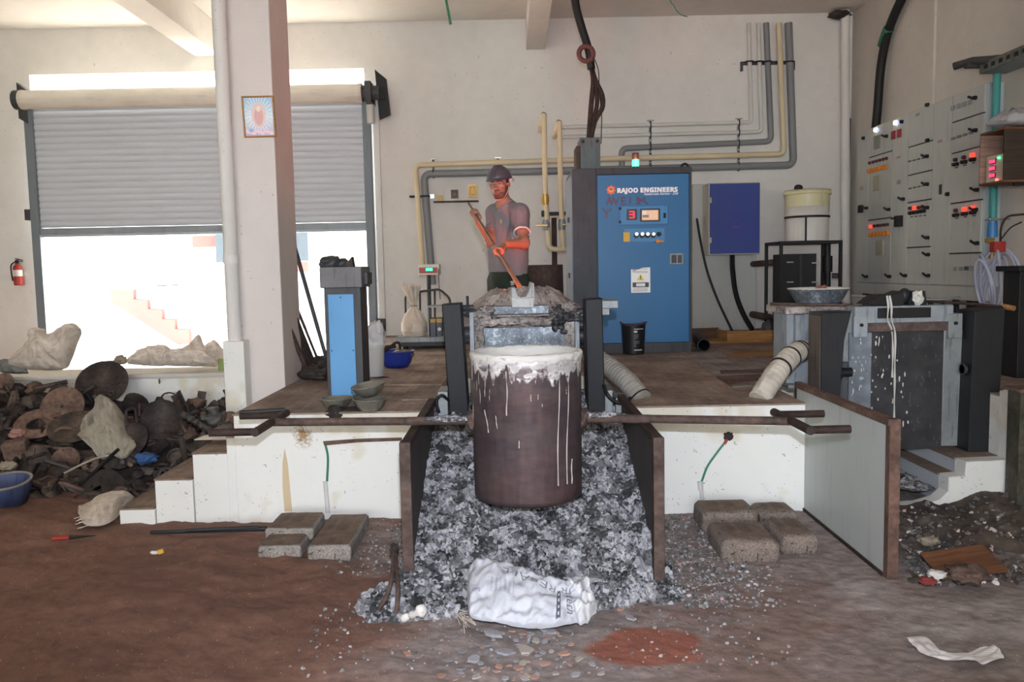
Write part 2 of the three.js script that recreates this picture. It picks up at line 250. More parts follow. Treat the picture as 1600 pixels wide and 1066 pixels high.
// ------------------------------------------------------------ the setting
const PX = { pitL: -0.53, pitR: 0.72, rightL: 1.80, rightR: 3.07, left: -1.72 };
const floorRect = [-4.6, 3.6, -7.6, -2.6];
function sandH(x, z) {
  const l = smooth(0.9, -1.4, x), a = fbm3(x * 1.3, 3, z * 1.3, 3), f = fbm3(x * 5.5, 9, z * 5.5, 3);
  let h = 0.02 * a * l + 0.016 * f * (0.25 + 0.75 * l) + 0.005 * fbm3(x * 21, 1, z * 21, 2);
  h += 0.05 * smooth(-2.2, -3.0, x) * smooth(-4.6, -5.3, z);           // sand banked up before the scrap
  return h;
}
{
  const [ax, bx, az, bz] = floorRect, W = 2048, H = 1248;
  const brick = Y(1010, 1012, 0), streak = [[1350, 925, 0.22, 0.16], [1385, 950, 0.2, 0.10], [1500, 950, 0.7, 0.22], [1560, 985, 0.5, 0.15]].map(([x, y, a, b]) => [Y(x, y, 0), a, b]);
  const floorTex = makeTex(W, H, 0, (u, v) => {
    const x = mix(ax, bx, u), z = mix(bz, az, v);
    const n = pf(u, v, 40, 4, 201), n2 = pf(u, v, 160, 3, 203), n3 = pf(u, v, 9, 4, 205), gr = hash2(Math.floor(u * W), Math.floor(v * H), 5);
    let r = 0.49 + 0.10 * (n - 0.5) + 0.12 * (n3 - 0.5), g = 0.36 + 0.085 * (n - 0.5) + 0.10 * (n3 - 0.5), b = 0.30 + 0.08 * (n - 0.5) + 0.10 * (n3 - 0.5);
    let gm = smooth(-0.75, 0.15, x + 1.5 * (n3 - 0.5)) * (0.52 + 0.45 * smooth(0.38, 0.6, n3)) + 0.45 * smooth(1.4, 2.4, x + (n - 0.5));
    gm += 0.75 * smooth(0.85, 0.2, Math.hypot((x - 0.98) / 0.75, (z + 4.45) / 1.2) + 1.1 * (n - 0.5));
    gm += 0.8 * smooth(1, 0.35, Math.hypot((x + 0.75) / 0.42, (z + 4.6) / 0.55) + 1.1 * (n - 0.5));
    gm += 0.5 * smooth(1, 0.4, Math.hypot((x - 0.05) / 0.8, (z + 3.3) / 0.5) + 1.0 * (n - 0.5));
    gm = clamp(gm);
    r = mix(r, 0.56 + 0.16 * (n2 - 0.5), gm); g = mix(g, 0.51 + 0.16 * (n2 - 0.5), gm); b = mix(b, 0.485 + 0.16 * (n2 - 0.5), gm);
    const bm = smooth(1, 0.75, Math.hypot((x - brick.x) / 0.26, (z - brick.z) / 0.20) + 0.5 * (n - 0.5)); r = mix(r, 0.58, bm); g = mix(g, 0.36, bm); b = mix(b, 0.29, bm);
    for (const [p, a, c] of streak) { const w = smooth(1, 0, Math.hypot((x - p.x + 0.6 * (z - p.z)) / a, (z - p.z) / c) + 1.4 * (n - 0.5)) * 0.5; r = mix(r, 0.80, w); g = mix(g, 0.78, w); b = mix(b, 0.77, w); }
    const sp = spot(gr, 0.9985, 0.9995) * 0.5, k = 1 + 0.16 * (n2 - 0.5) + 0.06 * (gr - 0.5); return [r * k + sp, g * k + sp, b * k + sp];
  }, true, THREE.ClampToEdgeWrapping);
  floorTex.repeat.set(1, 1);
  const fine = makeTex(512, 512, 0, (u, v) => 0.5 * pf(u, v, 40, 4, 301) + 0.5 * pf(u, v, 9, 4, 303), false);
  const fm = new THREE.MeshStandardMaterial({ map: floorTex, roughness: 1, side: THREE.DoubleSide }); fine.repeat.set(9, 6); fm.bumpMap = fine; fm.bumpScale = 0.006;
  const f = struct('floor', grid(360, 220, (u, v) => V(mix(ax, bx, u), sandH(mix(ax, bx, u), mix(bz, az, v)), mix(bz, az, v)), (u, v) => [u, v]), fm);
  struct('floor_slab', box(-9, -0.3, -11.1, WALLX, -0.045, 12, 0), mat(0x7a5a4c, { t: 'dust', r: 1 }), f);
}
// walls with thickness; the big opening with the rolling shutter is in wall_back
const OP = { x0: Z(58, 300, BACK).x, x1: Z(575, 300, BACK).x, y1: Z(300, 112, BACK).y };
struct('wall_back', [box(-9.25, -0.1, -BACK - 0.25, OP.x0, CEIL, -BACK, 0), box(OP.x1, -0.1, -BACK - 0.25, WALLX + 0.25, CEIL, -BACK, 0), box(OP.x0, OP.y1, -BACK - 0.25, OP.x1, CEIL, -BACK, 0), box(OP.x0, -0.3, -BACK - 0.25, OP.x1, -0.04, -BACK, 0)], M.wall);
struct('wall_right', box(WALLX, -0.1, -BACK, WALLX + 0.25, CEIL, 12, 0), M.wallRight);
struct('wall_left', box(-9.25, -0.1, -BACK, -9, CEIL, 12, 0), M.wall);
struct('wall_front', [box(-9.25, -0.1, 12, -7.6, CEIL, 12.25, 0), box(3.4, -0.1, 12, WALLX + 0.25, CEIL, 12.25, 0), box(-7.6, 4.4, 12, 3.4, CEIL, 12.25, 0)], M.wall);
struct('ceiling', box(-9.25, CEIL, -BACK - 0.25, WALLX + 0.25, CEIL + 0.2, 12.25, 0), M.ceil);
{ const a = Z(822, 78, BACK), b = Z(851, 78, BACK); struct('beam', box(a.x, a.y, -BACK, b.x, CEIL, 12, 0.006), M.ceil);
  struct('beam', box(Z(306, 104, BACK).x, a.y, -BACK, Z(346, 108, BACK).x, CEIL, 12, 0.006), M.ceil); }
struct('trim_1', box(X(1459, 60, WALLX).x - 0.03, DECK, X(1459, 60, WALLX).z - 0.04, WALLX, CEIL, X(1459, 60, WALLX).z + 0.06, 0.004), M.wallRight);

// raised working platform: masonry, brown dusty top, two pits for the furnaces
const FR = -5.05;
{
  const H = DECK - 0.012;
  const p = struct('platform', [
    box(PX.left, -0.1, -6.6, PX.pitL, H, FR, 0.006), box(PX.pitR, -0.1, -6.6, PX.rightL, H, FR, 0.006), box(PX.rightR, -0.1, -6.6, WALLX, H, FR, 0.006),
    box(PX.left, -0.1, -BACK, WALLX, H, -6.6, 0), box(-9, -0.1, -7.45, PX.left, H, -7.0, 0),
  ], M.white);
  // deck laid on the masonry
  struct('deck', [box(PX.left - 0.005, H, -6.6, PX.pitL + 0.004, DECK, FR + 0.012, 0.006), box(PX.pitR - 0.004, H, -6.6, PX.rightL + 0.004, DECK, FR + 0.012, 0.006), box(PX.rightR - 0.004, H, -6.6, WALLX, DECK, FR + 0.012, 0.006)], M.deck, p);
  struct('deck', [box(PX.left - 0.005, H, -BACK, WALLX, DECK, -6.6, 0), ], M.deck, p);
  struct('deck', [box(-9, H, -7.47, PX.left, DECK, -6.98, 0.004)], M.palefloor, p);
  // steps up to it on the left
  const st = [[300, 241, 748], [354, 300, 707], [241, 186, 794]].map(([b, a, y]) => ({ x0: Z(a, y, 5.05).x, x1: Z(b, y, 5.05).x, y: Z((a + b) / 2, y, 5.05).y }));
  const masonry = [], treads = [];
  for (const s of st) { masonry.push(box(s.x0, -0.1, -7.0, s.x1 + 0.002, s.y - 0.012, FR, 0.006)); treads.push(box(s.x0 - 0.004, s.y - 0.012, -7.0, s.x1, s.y, FR + 0.004, 0.004)); }
  masonry.push(box(st[1].x1, -0.1, -7.0, PX.left + 0.002, DECK - 0.15, FR, 0.006)); treads.push(box(st[1].x1, DECK - 0.15, -7, PX.left, DECK - 0.14, FR, 0.003));
  struct('stairs', masonry, M.white); struct('tread', treads, M.brownTop, scene.getObjectByName('stairs'));
  globalThis.STEPS = st;
  // right pit: stringer wall with a swept cut, steps rising to the right
  const zp = (x, y) => { const q = Z(x, y, 5.05); return [q.x, q.y]; };
  const prof = [[1395, 840], [1395, 793], [1440, 790], [1468, 782], [1482, 769], [1483, 746], [1508, 744], [1510, 722], [1576, 719], [1579, 615], [1592, 612], [1592, 840]].map(([x, y]) => zp(x, y));
  struct('stringer', prism(prof, -5.17, 0.12, 0.006), M.white, p);
  const A = zp(1482, 769), B = zp(1508, 744), C = zp(1577, 720), D = zp(1483, 746);
  struct('step', [box(A[0], 0, -6.6, B[0] + 0.01, D[1] - 0.015, -5.17, 0.005), box(B[0], 0, -6.6, PX.rightR, C[1] - 0.015, -5.17, 0.005)], mat(0xc4cad0, { t: 'chipped', r: 0.9 }), p);
  struct('tread', [box(A[0] - 0.01, D[1] - 0.015, -6.6, B[0], D[1], -5.17, 0.004), box(B[0] - 0.01, C[1] - 0.015, -6.6, PX.rightR, C[1], -5.17, 0.004)], M.brownTop, p);
  globalThis.LEDGE = C[1];
}
// retaining wall coping left of the column, column with its pipe casing
struct('wall_sill', box(-9, DECK, -7.46, PX.left - 0.41, DECK + 0.03, -6.97, 0.006), M.palefloor);
{
  const c = struct('column', box(-2.13, -0.1, -6.76, PX.left, CEIL, -6.24, 0.008), M.columnPink);
  struct('casing', box(Z(351, 580, 6.12).x, 0, -6.24, Z(384, 580, 6.12).x, Z(368, 533, 6.12).y, -6.1, 0.006), M.white, c);
  const a = Z(361, 40, 6.17), b = Z(367, 530, 6.17); struct('pipe', cyl(V(b.x, 1.0, -6.17), V(b.x, CEIL, -6.17), 0.05, 0.05, 20), M.wall, c);
  struct('pipe_socket', [cyl(V(b.x, Z(365, 405, 6.1).y - 0.03, -6.17), V(b.x, Z(365, 405, 6.1).y + 0.03, -6.17), 0.057, 0.057, 20), cyl(V(b.x, CEIL - 0.02, -6.17), V(b.x, CEIL - 0.2, -6.17), 0.056, 0.056, 20)], M.wall, c);
}
// yard behind the shutter
{
  struct('yard', box(-40, -0.4, -60, 40, -0.05, -BACK - 0.26, 0), M.yard);
  struct('yard', [box(-45, -0.5, -BACK - 0.25, -9.26, -0.12, 45, 0), box(-9.26, -0.5, 12.26, 40, -0.12, 45, 0)], M.yard);
  struct('yard_wall', box(-40, -0.1, -26.3, 40, 7.5, -26, 0), M.outWall);
  const zp = (X_, Y_, d) => { const q = Z(0.2815 * X_, 260 + 0.2815 * Y_, d); return [q.x, q.y]; };
  const t = thing('staircase', 'outdoor masonry staircase with an orange stepped side seen through the shutter opening', 'staircase', [zp(800, 900, 17)[0], -0.05, -17.2]);
  const org = [[610, 678], [660, 680], [740, 685], [740, 738], [818, 742], [820, 792], [898, 796], [900, 848], [970, 850], [970, 903], [1048, 905], [1052, 985], [985, 990], [620, 757]].map(([a, b]) => zp(a, b, 17));
  part('stepped_side', prism(org, -17.14, 0.14, 0.01), M.orangeWall, t);
  const wh = [[655, 620], [830, 616], [830, 662], [905, 665], [905, 710], [975, 712], [975, 763], [1045, 765], [1045, 816], [1115, 816], [1115, 866], [1185, 868], [1185, 914], [1262, 916], [1300, 1200], [630, 1200]].map(([a, b]) => zp(a, b, 17.15));
  part('parapet', prism(wh, -18.4, 1.25, 0.01), M.outWall, t);
  const cap = [];
  for (const [a, b, c] of [[655, 830, 618], [830, 905, 662], [905, 975, 711], [975, 1045, 764], [1045, 1115, 816], [1115, 1185, 867], [1185, 1262, 915]]) { const p = zp(a, c, 17.15), q = zp(b, c, 17.15); cap.push(box(p[0] - 0.03, p[1], -18.4, q[0] + 0.02, p[1] + 0.035, -17.1, 0.004)); }
  part('coping', cap, mat(0x9a9aa6, { t: 'grime', r: 0.8 }), t);
  // canopy of the next building
  const c = thing('canopy', 'grey and orange porch end of the building across the yard', 'porch', [Z(400, 400, 15).x, -0.05, -15]);
  const r1 = rectZ(336, 352, 481, 409, 15), r2 = rectZ(300, 368, 336, 386, 15.3), r3 = rectZ(440, 409, 481, 425, 15);
  part('fascia', box(r1.x0, r1.y0, -15.4, r1.x1, r1.y1, -15, 0.01), M.flue, c);
  part('soffit', box(r2.x0, r2.y0, -15.6, r2.x1, r2.y1, -15.3, 0.01), M.orangeWall, c); part('soffit', [box(r3.x0, r3.y0, -15.35, r3.x1, r3.y1 - 0.002, -15.02, 0.01)], M.orangeWall, c);
  part('post', box(Z(440, 500, 15.2).x, -0.05, -15.3, Z(455, 500, 15.2).x, r3.y0 - 0.002, -15.1, 0.01), M.outWall, c);
  const s = thing('stool', 'thin metal stool standing in the sunny yard under the orange stairs', 'stool', Z(218, 560, 14.5).setY(-0.05));
  const q = (x, y, d) => Z(x, y, d), L = 0.008, w = M.brass;
  const t0 = q(207, 523, 14.5), t1 = q(226, 523, 14.5), hh = t0.y;
  part('seat', box(t0.x - 0.02, hh, -14.75, t1.x + 0.02, hh + 0.02, -14.45, 0.004), w, s);
  for (const [x, z, dx] of [[t0.x, -14.47, -0.06], [t1.x, -14.47, 0.05], [t0.x, -14.73, -0.06], [t1.x, -14.73, 0.05]]) part('leg', cyl(V(x + dx * 2, -0.05, z), V(x, hh, z), L), w, s);
}

// ------------------------------------------------------------ rolling shutter
{
  const d = 10.95, x0 = Z(55, 300, d).x, x1 = Z(578, 300, d).x, yTop = Z(300, 160, d).y, yBot = Z(320, 366, d).y;
  const t = thing('rolling_shutter', 'grey steel rolling shutter of ribbed slats pulled halfway down over the bright yard', 'shutter', [(x0 + x1) / 2, 0, -d]);
  const pitch = 0.083, n = Math.round((yTop - yBot - 0.12) / pitch), L = x1 - x0 - 0.06;
  const prof = []; for (let i = 0; i <= 8; i++) { const a = i / 8; prof.push([0.003 + 0.012 * Math.sin(Math.PI * a), a * (pitch - 0.003)]); } prof.push([-0.004, pitch - 0.003], [-0.004, pitch + 0.012], [-0.012, pitch + 0.012], [-0.012, 0]);
  const sh = new THREE.Shape(prof.map((p) => new THREE.Vector2(p[0], p[1]))); const sg = new THREE.ExtrudeGeometry(sh, { depth: L, bevelEnabled: false }); sg.rotateY(-Math.PI / 2); sg.translate(L / 2, 0, 0);
  sg.rotateY(0); const slat = muv(clean(sg)); slat.computeBoundingBox();
  { const b = slat.boundingBox; slat.translate(-(b.min.x + b.max.x) / 2, 0, 0); }
  for (let i = 0; i < n; i++) { const s = mesh('slat', slat, M.shutter, t); s.position.set(0, yBot + 0.12 + i * pitch, 0); s.rotation.y = 0; }
  part('bottom_bar', [box(x0 + 0.03, yBot, -d - 0.02, x1 - 0.03, yBot + 0.115, -d + 0.025, 0.006), box(x0 + 0.03, yBot + 0.02, -d + 0.02, x1 - 0.03, yBot + 0.035, -d + 0.05, 0.003)], M.shutterDark, t);
  part('guide_rail', [box(x0 - 0.06, -0.05, -d - 0.06, x0 + 0.05, yTop + 0.05, -d + 0.05, 0.006)], M.rail, t);
  part('guide_rail', [box(x1 - 0.06, DECK, -d - 0.06, x1 + 0.04, yTop + 0.1, -d + 0.05, 0.006)], M.rail, t);
  { const q = Z(53, 336, d); part('lock_box', [box(q.x - 0.09, q.y - 0.07, -d - 0.05, q.x - 0.02, q.y + 0.07, -d + 0.06)], M.darkGrey, t); }
  const hx0 = Z(34, 160, 10.75).x, hx1 = Z(566, 140, 10.75).x, hy = Z(300, 151, 10.75).y;
  const ribs = []; for (let i = 0; i <= 40; i++) { const a = i / 40 * 6.2832; ribs.push([0.158 + 0.004 * Math.cos(i * Math.PI / 2), 0]); }
  part('curtain_roll', [cyl(V(hx0, hy, -10.75), V(hx1, hy, -10.75), 0.116, 0.116, 14)], mat(0xe9e4da, { t: 'enamel', r: 0.5 }), t);
  for (const x of [hx0 + 0.02, hx1 - 0.02]) part('roll_band', cyl(V(x - 0.02, hy, -10.75), V(x + 0.02, hy, -10.75), 0.122, 0.122, 14), mat(0xe0dace, { t: 'enamel', r: 0.5 }), t);
  part('end_plate', [prism([[hx0 - 0.13, hy - 0.2], [hx0 - 0.02, hy - 0.27], [hx0 - 0.02, hy + 0.16], [hx0 - 0.13, hy + 0.25]], -10.98, 0.1, 0.004), cyl(V(hx0 - 0.08, hy, -10.75), V(hx0, hy, -10.75), 0.12, 0.12, 20), box(hx0 - 0.1, hy - 0.06, -11.09, hx0 - 0.04, hy + 0.06, -10.72)], M.darkGrey, t);
  const mx = Z(588, 140, 10.75);
  part('motor', [cyl(V(hx1, hy, -10.75), V(hx1 + 0.22, hy, -10.75), 0.1, 0.085, 20), box(hx1 + 0.05, hy - 0.13, -10.95, hx1 + 0.13, hy + 0.12, -10.6)], M.darkGrey, t);
  part('end_plate', [prism([[hx1 + 0.2, hy - 0.32], [hx1 + 0.34, hy - 0.26], [hx1 + 0.3, hy + 0.18], [hx1 + 0.16, hy + 0.3]], -10.85, 0.07, 0.004), box(hx1 + 0.2, hy - 0.08, -11.09, hx1 + 0.28, hy + 0.08, -10.75)], M.black, t);
  part('motor_cover', [cyl(V(hx1 + 0.08, hy - 0.36, -10.85), V(hx1 + 0.08, hy - 0.13, -10.85), 0.05, 0.055, 16)], M.plasticWhite, t);
}
// ------------------------------------------------------------ pipes on the back wall
{
  const wd = BACK - 0.06, pt = (a, d = wd) => a.map(([x, y]) => Z(x, y, d));
  const run = (name, pts, r, m, label, d = wd) => { const g = sweep(bent(pt(pts, d), r * 2.2), r, 14); solo(name, [g], m, label, 'pipe'); };
  run('cream_pipe', [[660, 415], [649, 258], [1030, 246], [1225, 241], [1217, 36]], 0.036, M.cream, 'cream plastic water pipe running round the far wall above the lowest grey pipe', BACK - 0.125);
  run('grey_pipe', [[676, 445], [662, 272], [1000, 264], [1240, 258], [1232, 36]], 0.048, M.pvcGrey, 'thick grey plastic pipe, lowest of the wall pipes, dropping to the scale');
  run('grey_pipe', [[972, 266], [971, 232], [1205, 221], [1197, 36]], 0.038, M.pvcGrey, 'mid grey pipe bent down behind the blue cabinet top', BACK - 0.045);
  run('white_pipe', [[868, 199], [1174, 191], [1170, 36]], 0.026, M.pvcWhite, 'thin white pipe, topmost of the pipes on the far wall');
  run('white_pipe', [[880, 214], [1190, 206], [1185, 36]], 0.026, M.pvcWhite, 'thin white pipe just under the topmost white one');
  solo('drain_pipe', [cyl(Z(1322, 480, 10.98).setY(DECK), V(Z(1318, 200, 10.98).x, CEIL - 0.005, -10.98), 0.055, 0.055, 18)], M.wall, 'fat white drain pipe in the corner of the far wall, sooty at the ceiling', 'pipe');
  { const c = Z(1312, 43, 10.98); solo('pipe_collar', [lump(V(c.x, CEIL - 0.06, -10.98), 0.13, 0.05, 0.1, 0.35, 2.2, 4, 3)], M.soot, 'blackened lump of sealant where the corner drain pipe meets the ceiling', 'sealant'); }
  solo('conduit', [cyl(V(Z(1327, 300, 11).x, Z(1329, 500, 11).y, -11.04), Z(1328, 185, 11.04), 0.015, 0.015, 8)], M.blackSoft, 'thin black conduit rising beside the grey panel in the corner', 'conduit');
  const clamp_ = (x, ys, label) => {
    const t = thing('pipe_clamp', label, 'pipe clamp', Z(x, ys[ys.length - 1], BACK - 0.02));
    const a = Z(x, ys[0] - 6, BACK - 0.012), b = Z(x + 1, ys[ys.length - 1] + 8, BACK - 0.012);
    part('strip', [box(a.x - 0.018, b.y, -BACK + 0.001, a.x + 0.018, a.y, -BACK + 0.012, 0.003)], M.steelGrey, t);
    for (const y of ys) { const q = Z(x, y, BACK - 0.05); part('saddle', [new THREE.TorusGeometry(0.05, 0.008, 6, 14, Math.PI).rotateX(0).rotateZ(-Math.PI / 2).rotateY(0).translate(0, 0, 0)].map((g) => { g = clean(g); g.rotateY(-Math.PI / 2); g.translate(q.x, q.y, -BACK + 0.05); return g; }), M.black, t); }
    part('screw', [cbox(V(a.x, a.y + 0.01, -BACK + 0.03), 0.09, 0.015, 0.02), cyl(V(a.x, a.y, -BACK), V(a.x, a.y, -BACK + 0.06), 0.012)], M.chrome, t);
  };
  clamp_(677, [256, 271], 'small clamp on the left end of the cream and grey wall pipes'); clamp_(778, [254, 268], 'pipe clamp on the wall just over the hard hat');
  clamp_(1016, [196, 210, 229, 246, 262], 'pipe clamp holding five pipes right of the green beacon'); clamp_(1154, [193, 207, 225, 243, 260], 'pipe clamp holding five pipes near their upward bends');
  const h = thing('pipe_bracket', 'black bracket bar across the five rising pipes near the ceiling', 'bracket', Z(1200, 108, BACK - 0.04));
  const a = Z(1158, 98, BACK - 0.05), b = Z(1243, 97, BACK - 0.05);
  part('bar', [box(a.x, a.y - 0.025, -BACK + 0.002, b.x, a.y + 0.02, -BACK + 0.03), box(a.x, a.y - 0.1, -BACK + 0.002, a.x + 0.03, a.y, -BACK + 0.04), box(b.x - 0.03, a.y - 0.1, -BACK + 0.002, b.x, a.y, -BACK + 0.04)], M.darkGrey, h);
  for (const x of [1171, 1186, 1199, 1218, 1234]) { const q = Z(x, 97, BACK - 0.06); const g = clean(new THREE.TorusGeometry(0.055, 0.01, 6, 14, Math.PI)); g.rotateX(Math.PI / 2); g.translate(q.x, q.y, -BACK + 0.055); part('saddle', [g], M.black, h); }
  { const t = thing('pipe_bracket', 'small clamp across the two falling pipes left of the wall shelf', 'bracket', Z(655, 312, BACK - 0.03)), a = Z(641, 308, BACK), b = Z(672, 307, BACK); part('bar', [box(a.x, a.y - 0.012, -BACK + 0.002, b.x, a.y + 0.012, -BACK + 0.11)], M.black, t); part('screw', [cbox(V(b.x + 0.03, a.y, -BACK + 0.02), 0.06, 0.06, 0.03)], M.chrome, t); }
}
// two standing cream pipes with valves on a rack
{
  const d = 9.6, t = thing('valve_rack', 'pair of standing cream pipes with brass valves on a brown iron post', 'pipe rack', Z(866, 500, d).setY(DECK));
  part('riser', [sweep(bent([Z(850, 178, d), Z(852, 300, d), Z(858, 390, d), Z(888, 389, d)], 0.08), 0.03, 14)], M.cream, t);
  part('riser', [sweep(bent([Z(874, 190, d), Z(876, 300, d), Z(880, 388, d)], 0.08), 0.03, 14)], M.cream, t);
  part('elbow', [sweep(bent([Z(850, 178, d), Z(846, 190, d).setZ(-d - 0.1), Z(844, 204, d + 0.4)], 0.05), 0.033, 12), sweep(bent([Z(874, 190, d), Z(870, 202, d).setZ(-d - 0.1), Z(866, 213, d + 0.4)], 0.05), 0.033, 12)], M.cream, t);
  for (const [x, y] of [[852, 312], [853, 352], [878, 351]]) { const q = Z(x, y, d); part('valve', [cyl(V(q.x, q.y - 0.06, q.z), V(q.x, q.y + 0.06, q.z), 0.04, 0.04, 12), cyl(V(q.x, q.y - 0.03, q.z), V(q.x, q.y + 0.03, q.z), 0.05, 0.05, 6)], y > 340 ? M.steelGrey : M.brass, t); if (y > 340) part('valve_lever', [box(q.x - (x < 860 ? 0.12 : -0.01), q.y - 0.012, q.z + 0.03, q.x + (x < 860 ? 0.02 : 0.1), q.y + 0.008, q.z + 0.05)], M.brass, t); }
  const a = Z(846, 334, d), b = Z(906, 335, d), c = Z(866, 340, d);
  part('post', [box(c.x - 0.03, DECK, -d - 0.1, c.x + 0.03, c.y, -d - 0.04)], M.rustDark, t);
  part('crossbar', [box(a.x, a.y - 0.02, -d - 0.09, b.x, a.y + 0.02, -d - 0.03), box(a.x, a.y - 0.035, -d - 0.05, a.x + 0.03, a.y + 0.035, -d + 0.02), box(b.x - 0.16, a.y - 0.035, -d - 0.05, b.x - 0.13, a.y + 0.035, -d + 0.02)], M.black, t);
}
// shrine shelf with three small pictures
{
  const d = BACK, a = Z(678, 316, d), b = Z(748, 315, d);
  const s = solo('wall_shelf', [box(a.x, a.y - 0.012, -BACK + 0.001, b.x, a.y + 0.008, -BACK + 0.09)], M.rust, 'narrow brown shelf high on the wall left of the man', 'shelf');
  const pic = (x0, y0, x1, y1, bg, fg, label, z) => {
    const r = rectZ(x0, y0, x1, y1, d - 0.05), t = thing('picture_card', label, 'picture', [(r.x0 + r.x1) / 2, r.y0, -BACK + z]);
    const ct = canvasTex(64, 80, (g, w, h) => { g.fillStyle = bg; g.fillRect(0, 0, w, h); g.strokeStyle = fg; g.lineWidth = 5; g.strokeRect(5, 5, w - 10, h - 10); for (const y of [24, 38, 52]) { g.beginPath(); g.moveTo(16, y + 12); g.lineTo(32, y - 6); g.lineTo(48, y + 12); g.stroke(); } });
    const g = box(r.x0, r.y0, -BACK + z - 0.008, r.x1, r.y1, -BACK + z + 0.008, 0.002); fitUV(g, 0, 1, r.x0, r.x1, r.y0, r.y1); part('card', g, new THREE.MeshStandardMaterial({ map: ct, roughness: 0.6 }), t);
    part('border', [box(r.x0 - 0.006, r.y1 - 0.006, -BACK + z - 0.01, r.x1 + 0.006, r.y1 + 0.006, -BACK + z + 0.012, 0.002), box(r.x0 - 0.006, r.y0, -BACK + z - 0.01, r.x0 + 0.004, r.y1, -BACK + z + 0.012, 0.002), box(r.x1 - 0.004, r.y0, -BACK + z - 0.01, r.x1 + 0.006, r.y1, -BACK + z + 0.012, 0.002)], bg === '#5a4a44' ? M.darkGrey : M.brass, t);
  };
  pic(684, 306, 691, 314.5, '#e2c68a', '#b98a4a', 'tiny yellow card, smallest of the three pictures over the brown shelf', 0.04);
  pic(705, 297, 715, 310, '#5a4a44', '#9c8478', 'dark little picture, middle of the three above the brown shelf', 0.012);
  pic(732, 289, 745, 308, '#d9a548', '#f2dca0', 'golden patterned card, largest of the three pictures near the hard hat', 0.012);
}
// framed print on the column
{
  const r = rectZ(381, 152, 426, 211, 6.2), t = thing('framed_print', 'small gilt framed colour print hanging on the white column', 'picture', [(r.x0 + r.x1) / 2, r.y0, -6.232]);
  const ct = canvasTex(180, 236, (g, w, h) => {
    const q = g.createLinearGradient(0, 0, 0, h); q.addColorStop(0, '#6f93b4'); q.addColorStop(0.5, '#b4c2c6'); q.addColorStop(1, '#9a86a4'); g.fillStyle = q; g.fillRect(0, 0, w, h);
    g.strokeStyle = '#d8e2ea'; g.lineWidth = 3; for (let i = 0; i < 26; i++) { const a = i / 26 * 6.283; g.beginPath(); g.moveTo(w / 2 + 40 * Math.cos(a), h * 0.42 + 55 * Math.sin(a)); g.lineTo(w / 2 + 90 * Math.cos(a), h * 0.42 + 120 * Math.sin(a)); g.stroke(); }
    g.fillStyle = '#cf9a86'; g.beginPath(); g.ellipse(w / 2, h * 0.46, 44, 74, 0, 0, 7); g.fill(); g.fillStyle = '#b9655c'; g.beginPath(); g.ellipse(w / 2, h * 0.5, 28, 54, 0, 0, 7); g.fill(); g.fillStyle = '#dcb49a'; g.beginPath(); g.ellipse(w / 2, h * 0.3, 14, 18, 0, 0, 7); g.fill();
    g.fillStyle = '#d9a3b4'; for (let i = 0; i < 9; i++) { g.beginPath(); g.ellipse(18 + i * 18, h * 0.88 + (i % 3) * 6, 13, 11, 0, 0, 7); g.fill(); } g.fillStyle = '#4f6fb0'; g.beginPath(); g.ellipse(36, h * 0.86, 14, 12, 0, 0, 7); g.fill();
  });
  const g = box(r.x0, r.y0, -6.238, r.x1, r.y1, -6.225, 0); fitUV(g, 0, 1, r.x0, r.x1, r.y0, r.y1); part('print', g, new THREE.MeshPhysicalMaterial({ map: ct, roughness: 0.5, clearcoat: 1, clearcoatRoughness: 0.02 }), t);
  const w = 0.012; part('frame', [box(r.x0 - w, r.y0 - w, -6.24, r.x0, r.y1 + w, -6.215), box(r.x1, r.y0 - w, -6.24, r.x1 + w, r.y1 + w, -6.215), box(r.x0, r.y0 - w, -6.24, r.x1, r.y0, -6.215), box(r.x0, r.y1, -6.24, r.x1, r.y1 + w, -6.215)], mat(0xb08a50, { r: 0.35, m: 0.4, t: 'wood' }), t); t.rotation.x = 0.09;
}
// fire extinguisher
{
  const p = Z(28, 446, BACK - 0.09), r = 0.055, t = thing('fire_extinguisher', 'red fire extinguisher hung on the wall left of the shutter', 'extinguisher', V(p.x, p.y, -BACK + 0.075));
  const H = 0.25; t.userData.hung = true;
  mesh('cylinder', [lathe([[0, 0], [r * 0.9, 0], [r, 0.015], [r, H - 0.03], [r * 0.8, H], [0.025, H + 0.02], [0.02, H + 0.04], [0, H + 0.04]], 20)], M.red, t);
  mesh('label', [lathe([[r + 0.001, 0.12], [r + 0.0015, 0.122], [r + 0.0015, 0.2], [r + 0.001, 0.202]], 20)], M.paper, t, 'pale printed band');
  mesh('valve', [cbox(V(0, H + 0.06, 0), 0.035, 0.05, 0.035), cbox(V(0.03, H + 0.09, 0), 0.1, 0.012, 0.02, 0.003, [0, 0, -0.25]), cbox(V(0.03, H + 0.065, 0), 0.1, 0.01, 0.02, 0.003, [0, 0, -0.1])], M.black, t);
  mesh('nozzle_hose', [sweep(curve([V(-0.01, H + 0.06, 0.02), V(-0.06, H + 0.02, 0.03), V(-0.07, 0.16, 0.02), V(-0.06, 0.06, 0.02)], 16), 0.009, 8)], M.black, t);
  mesh('bracket', [box(-0.02, 0.02, -0.074, 0.02, 0.2, -0.05)], M.darkGrey, t);
}
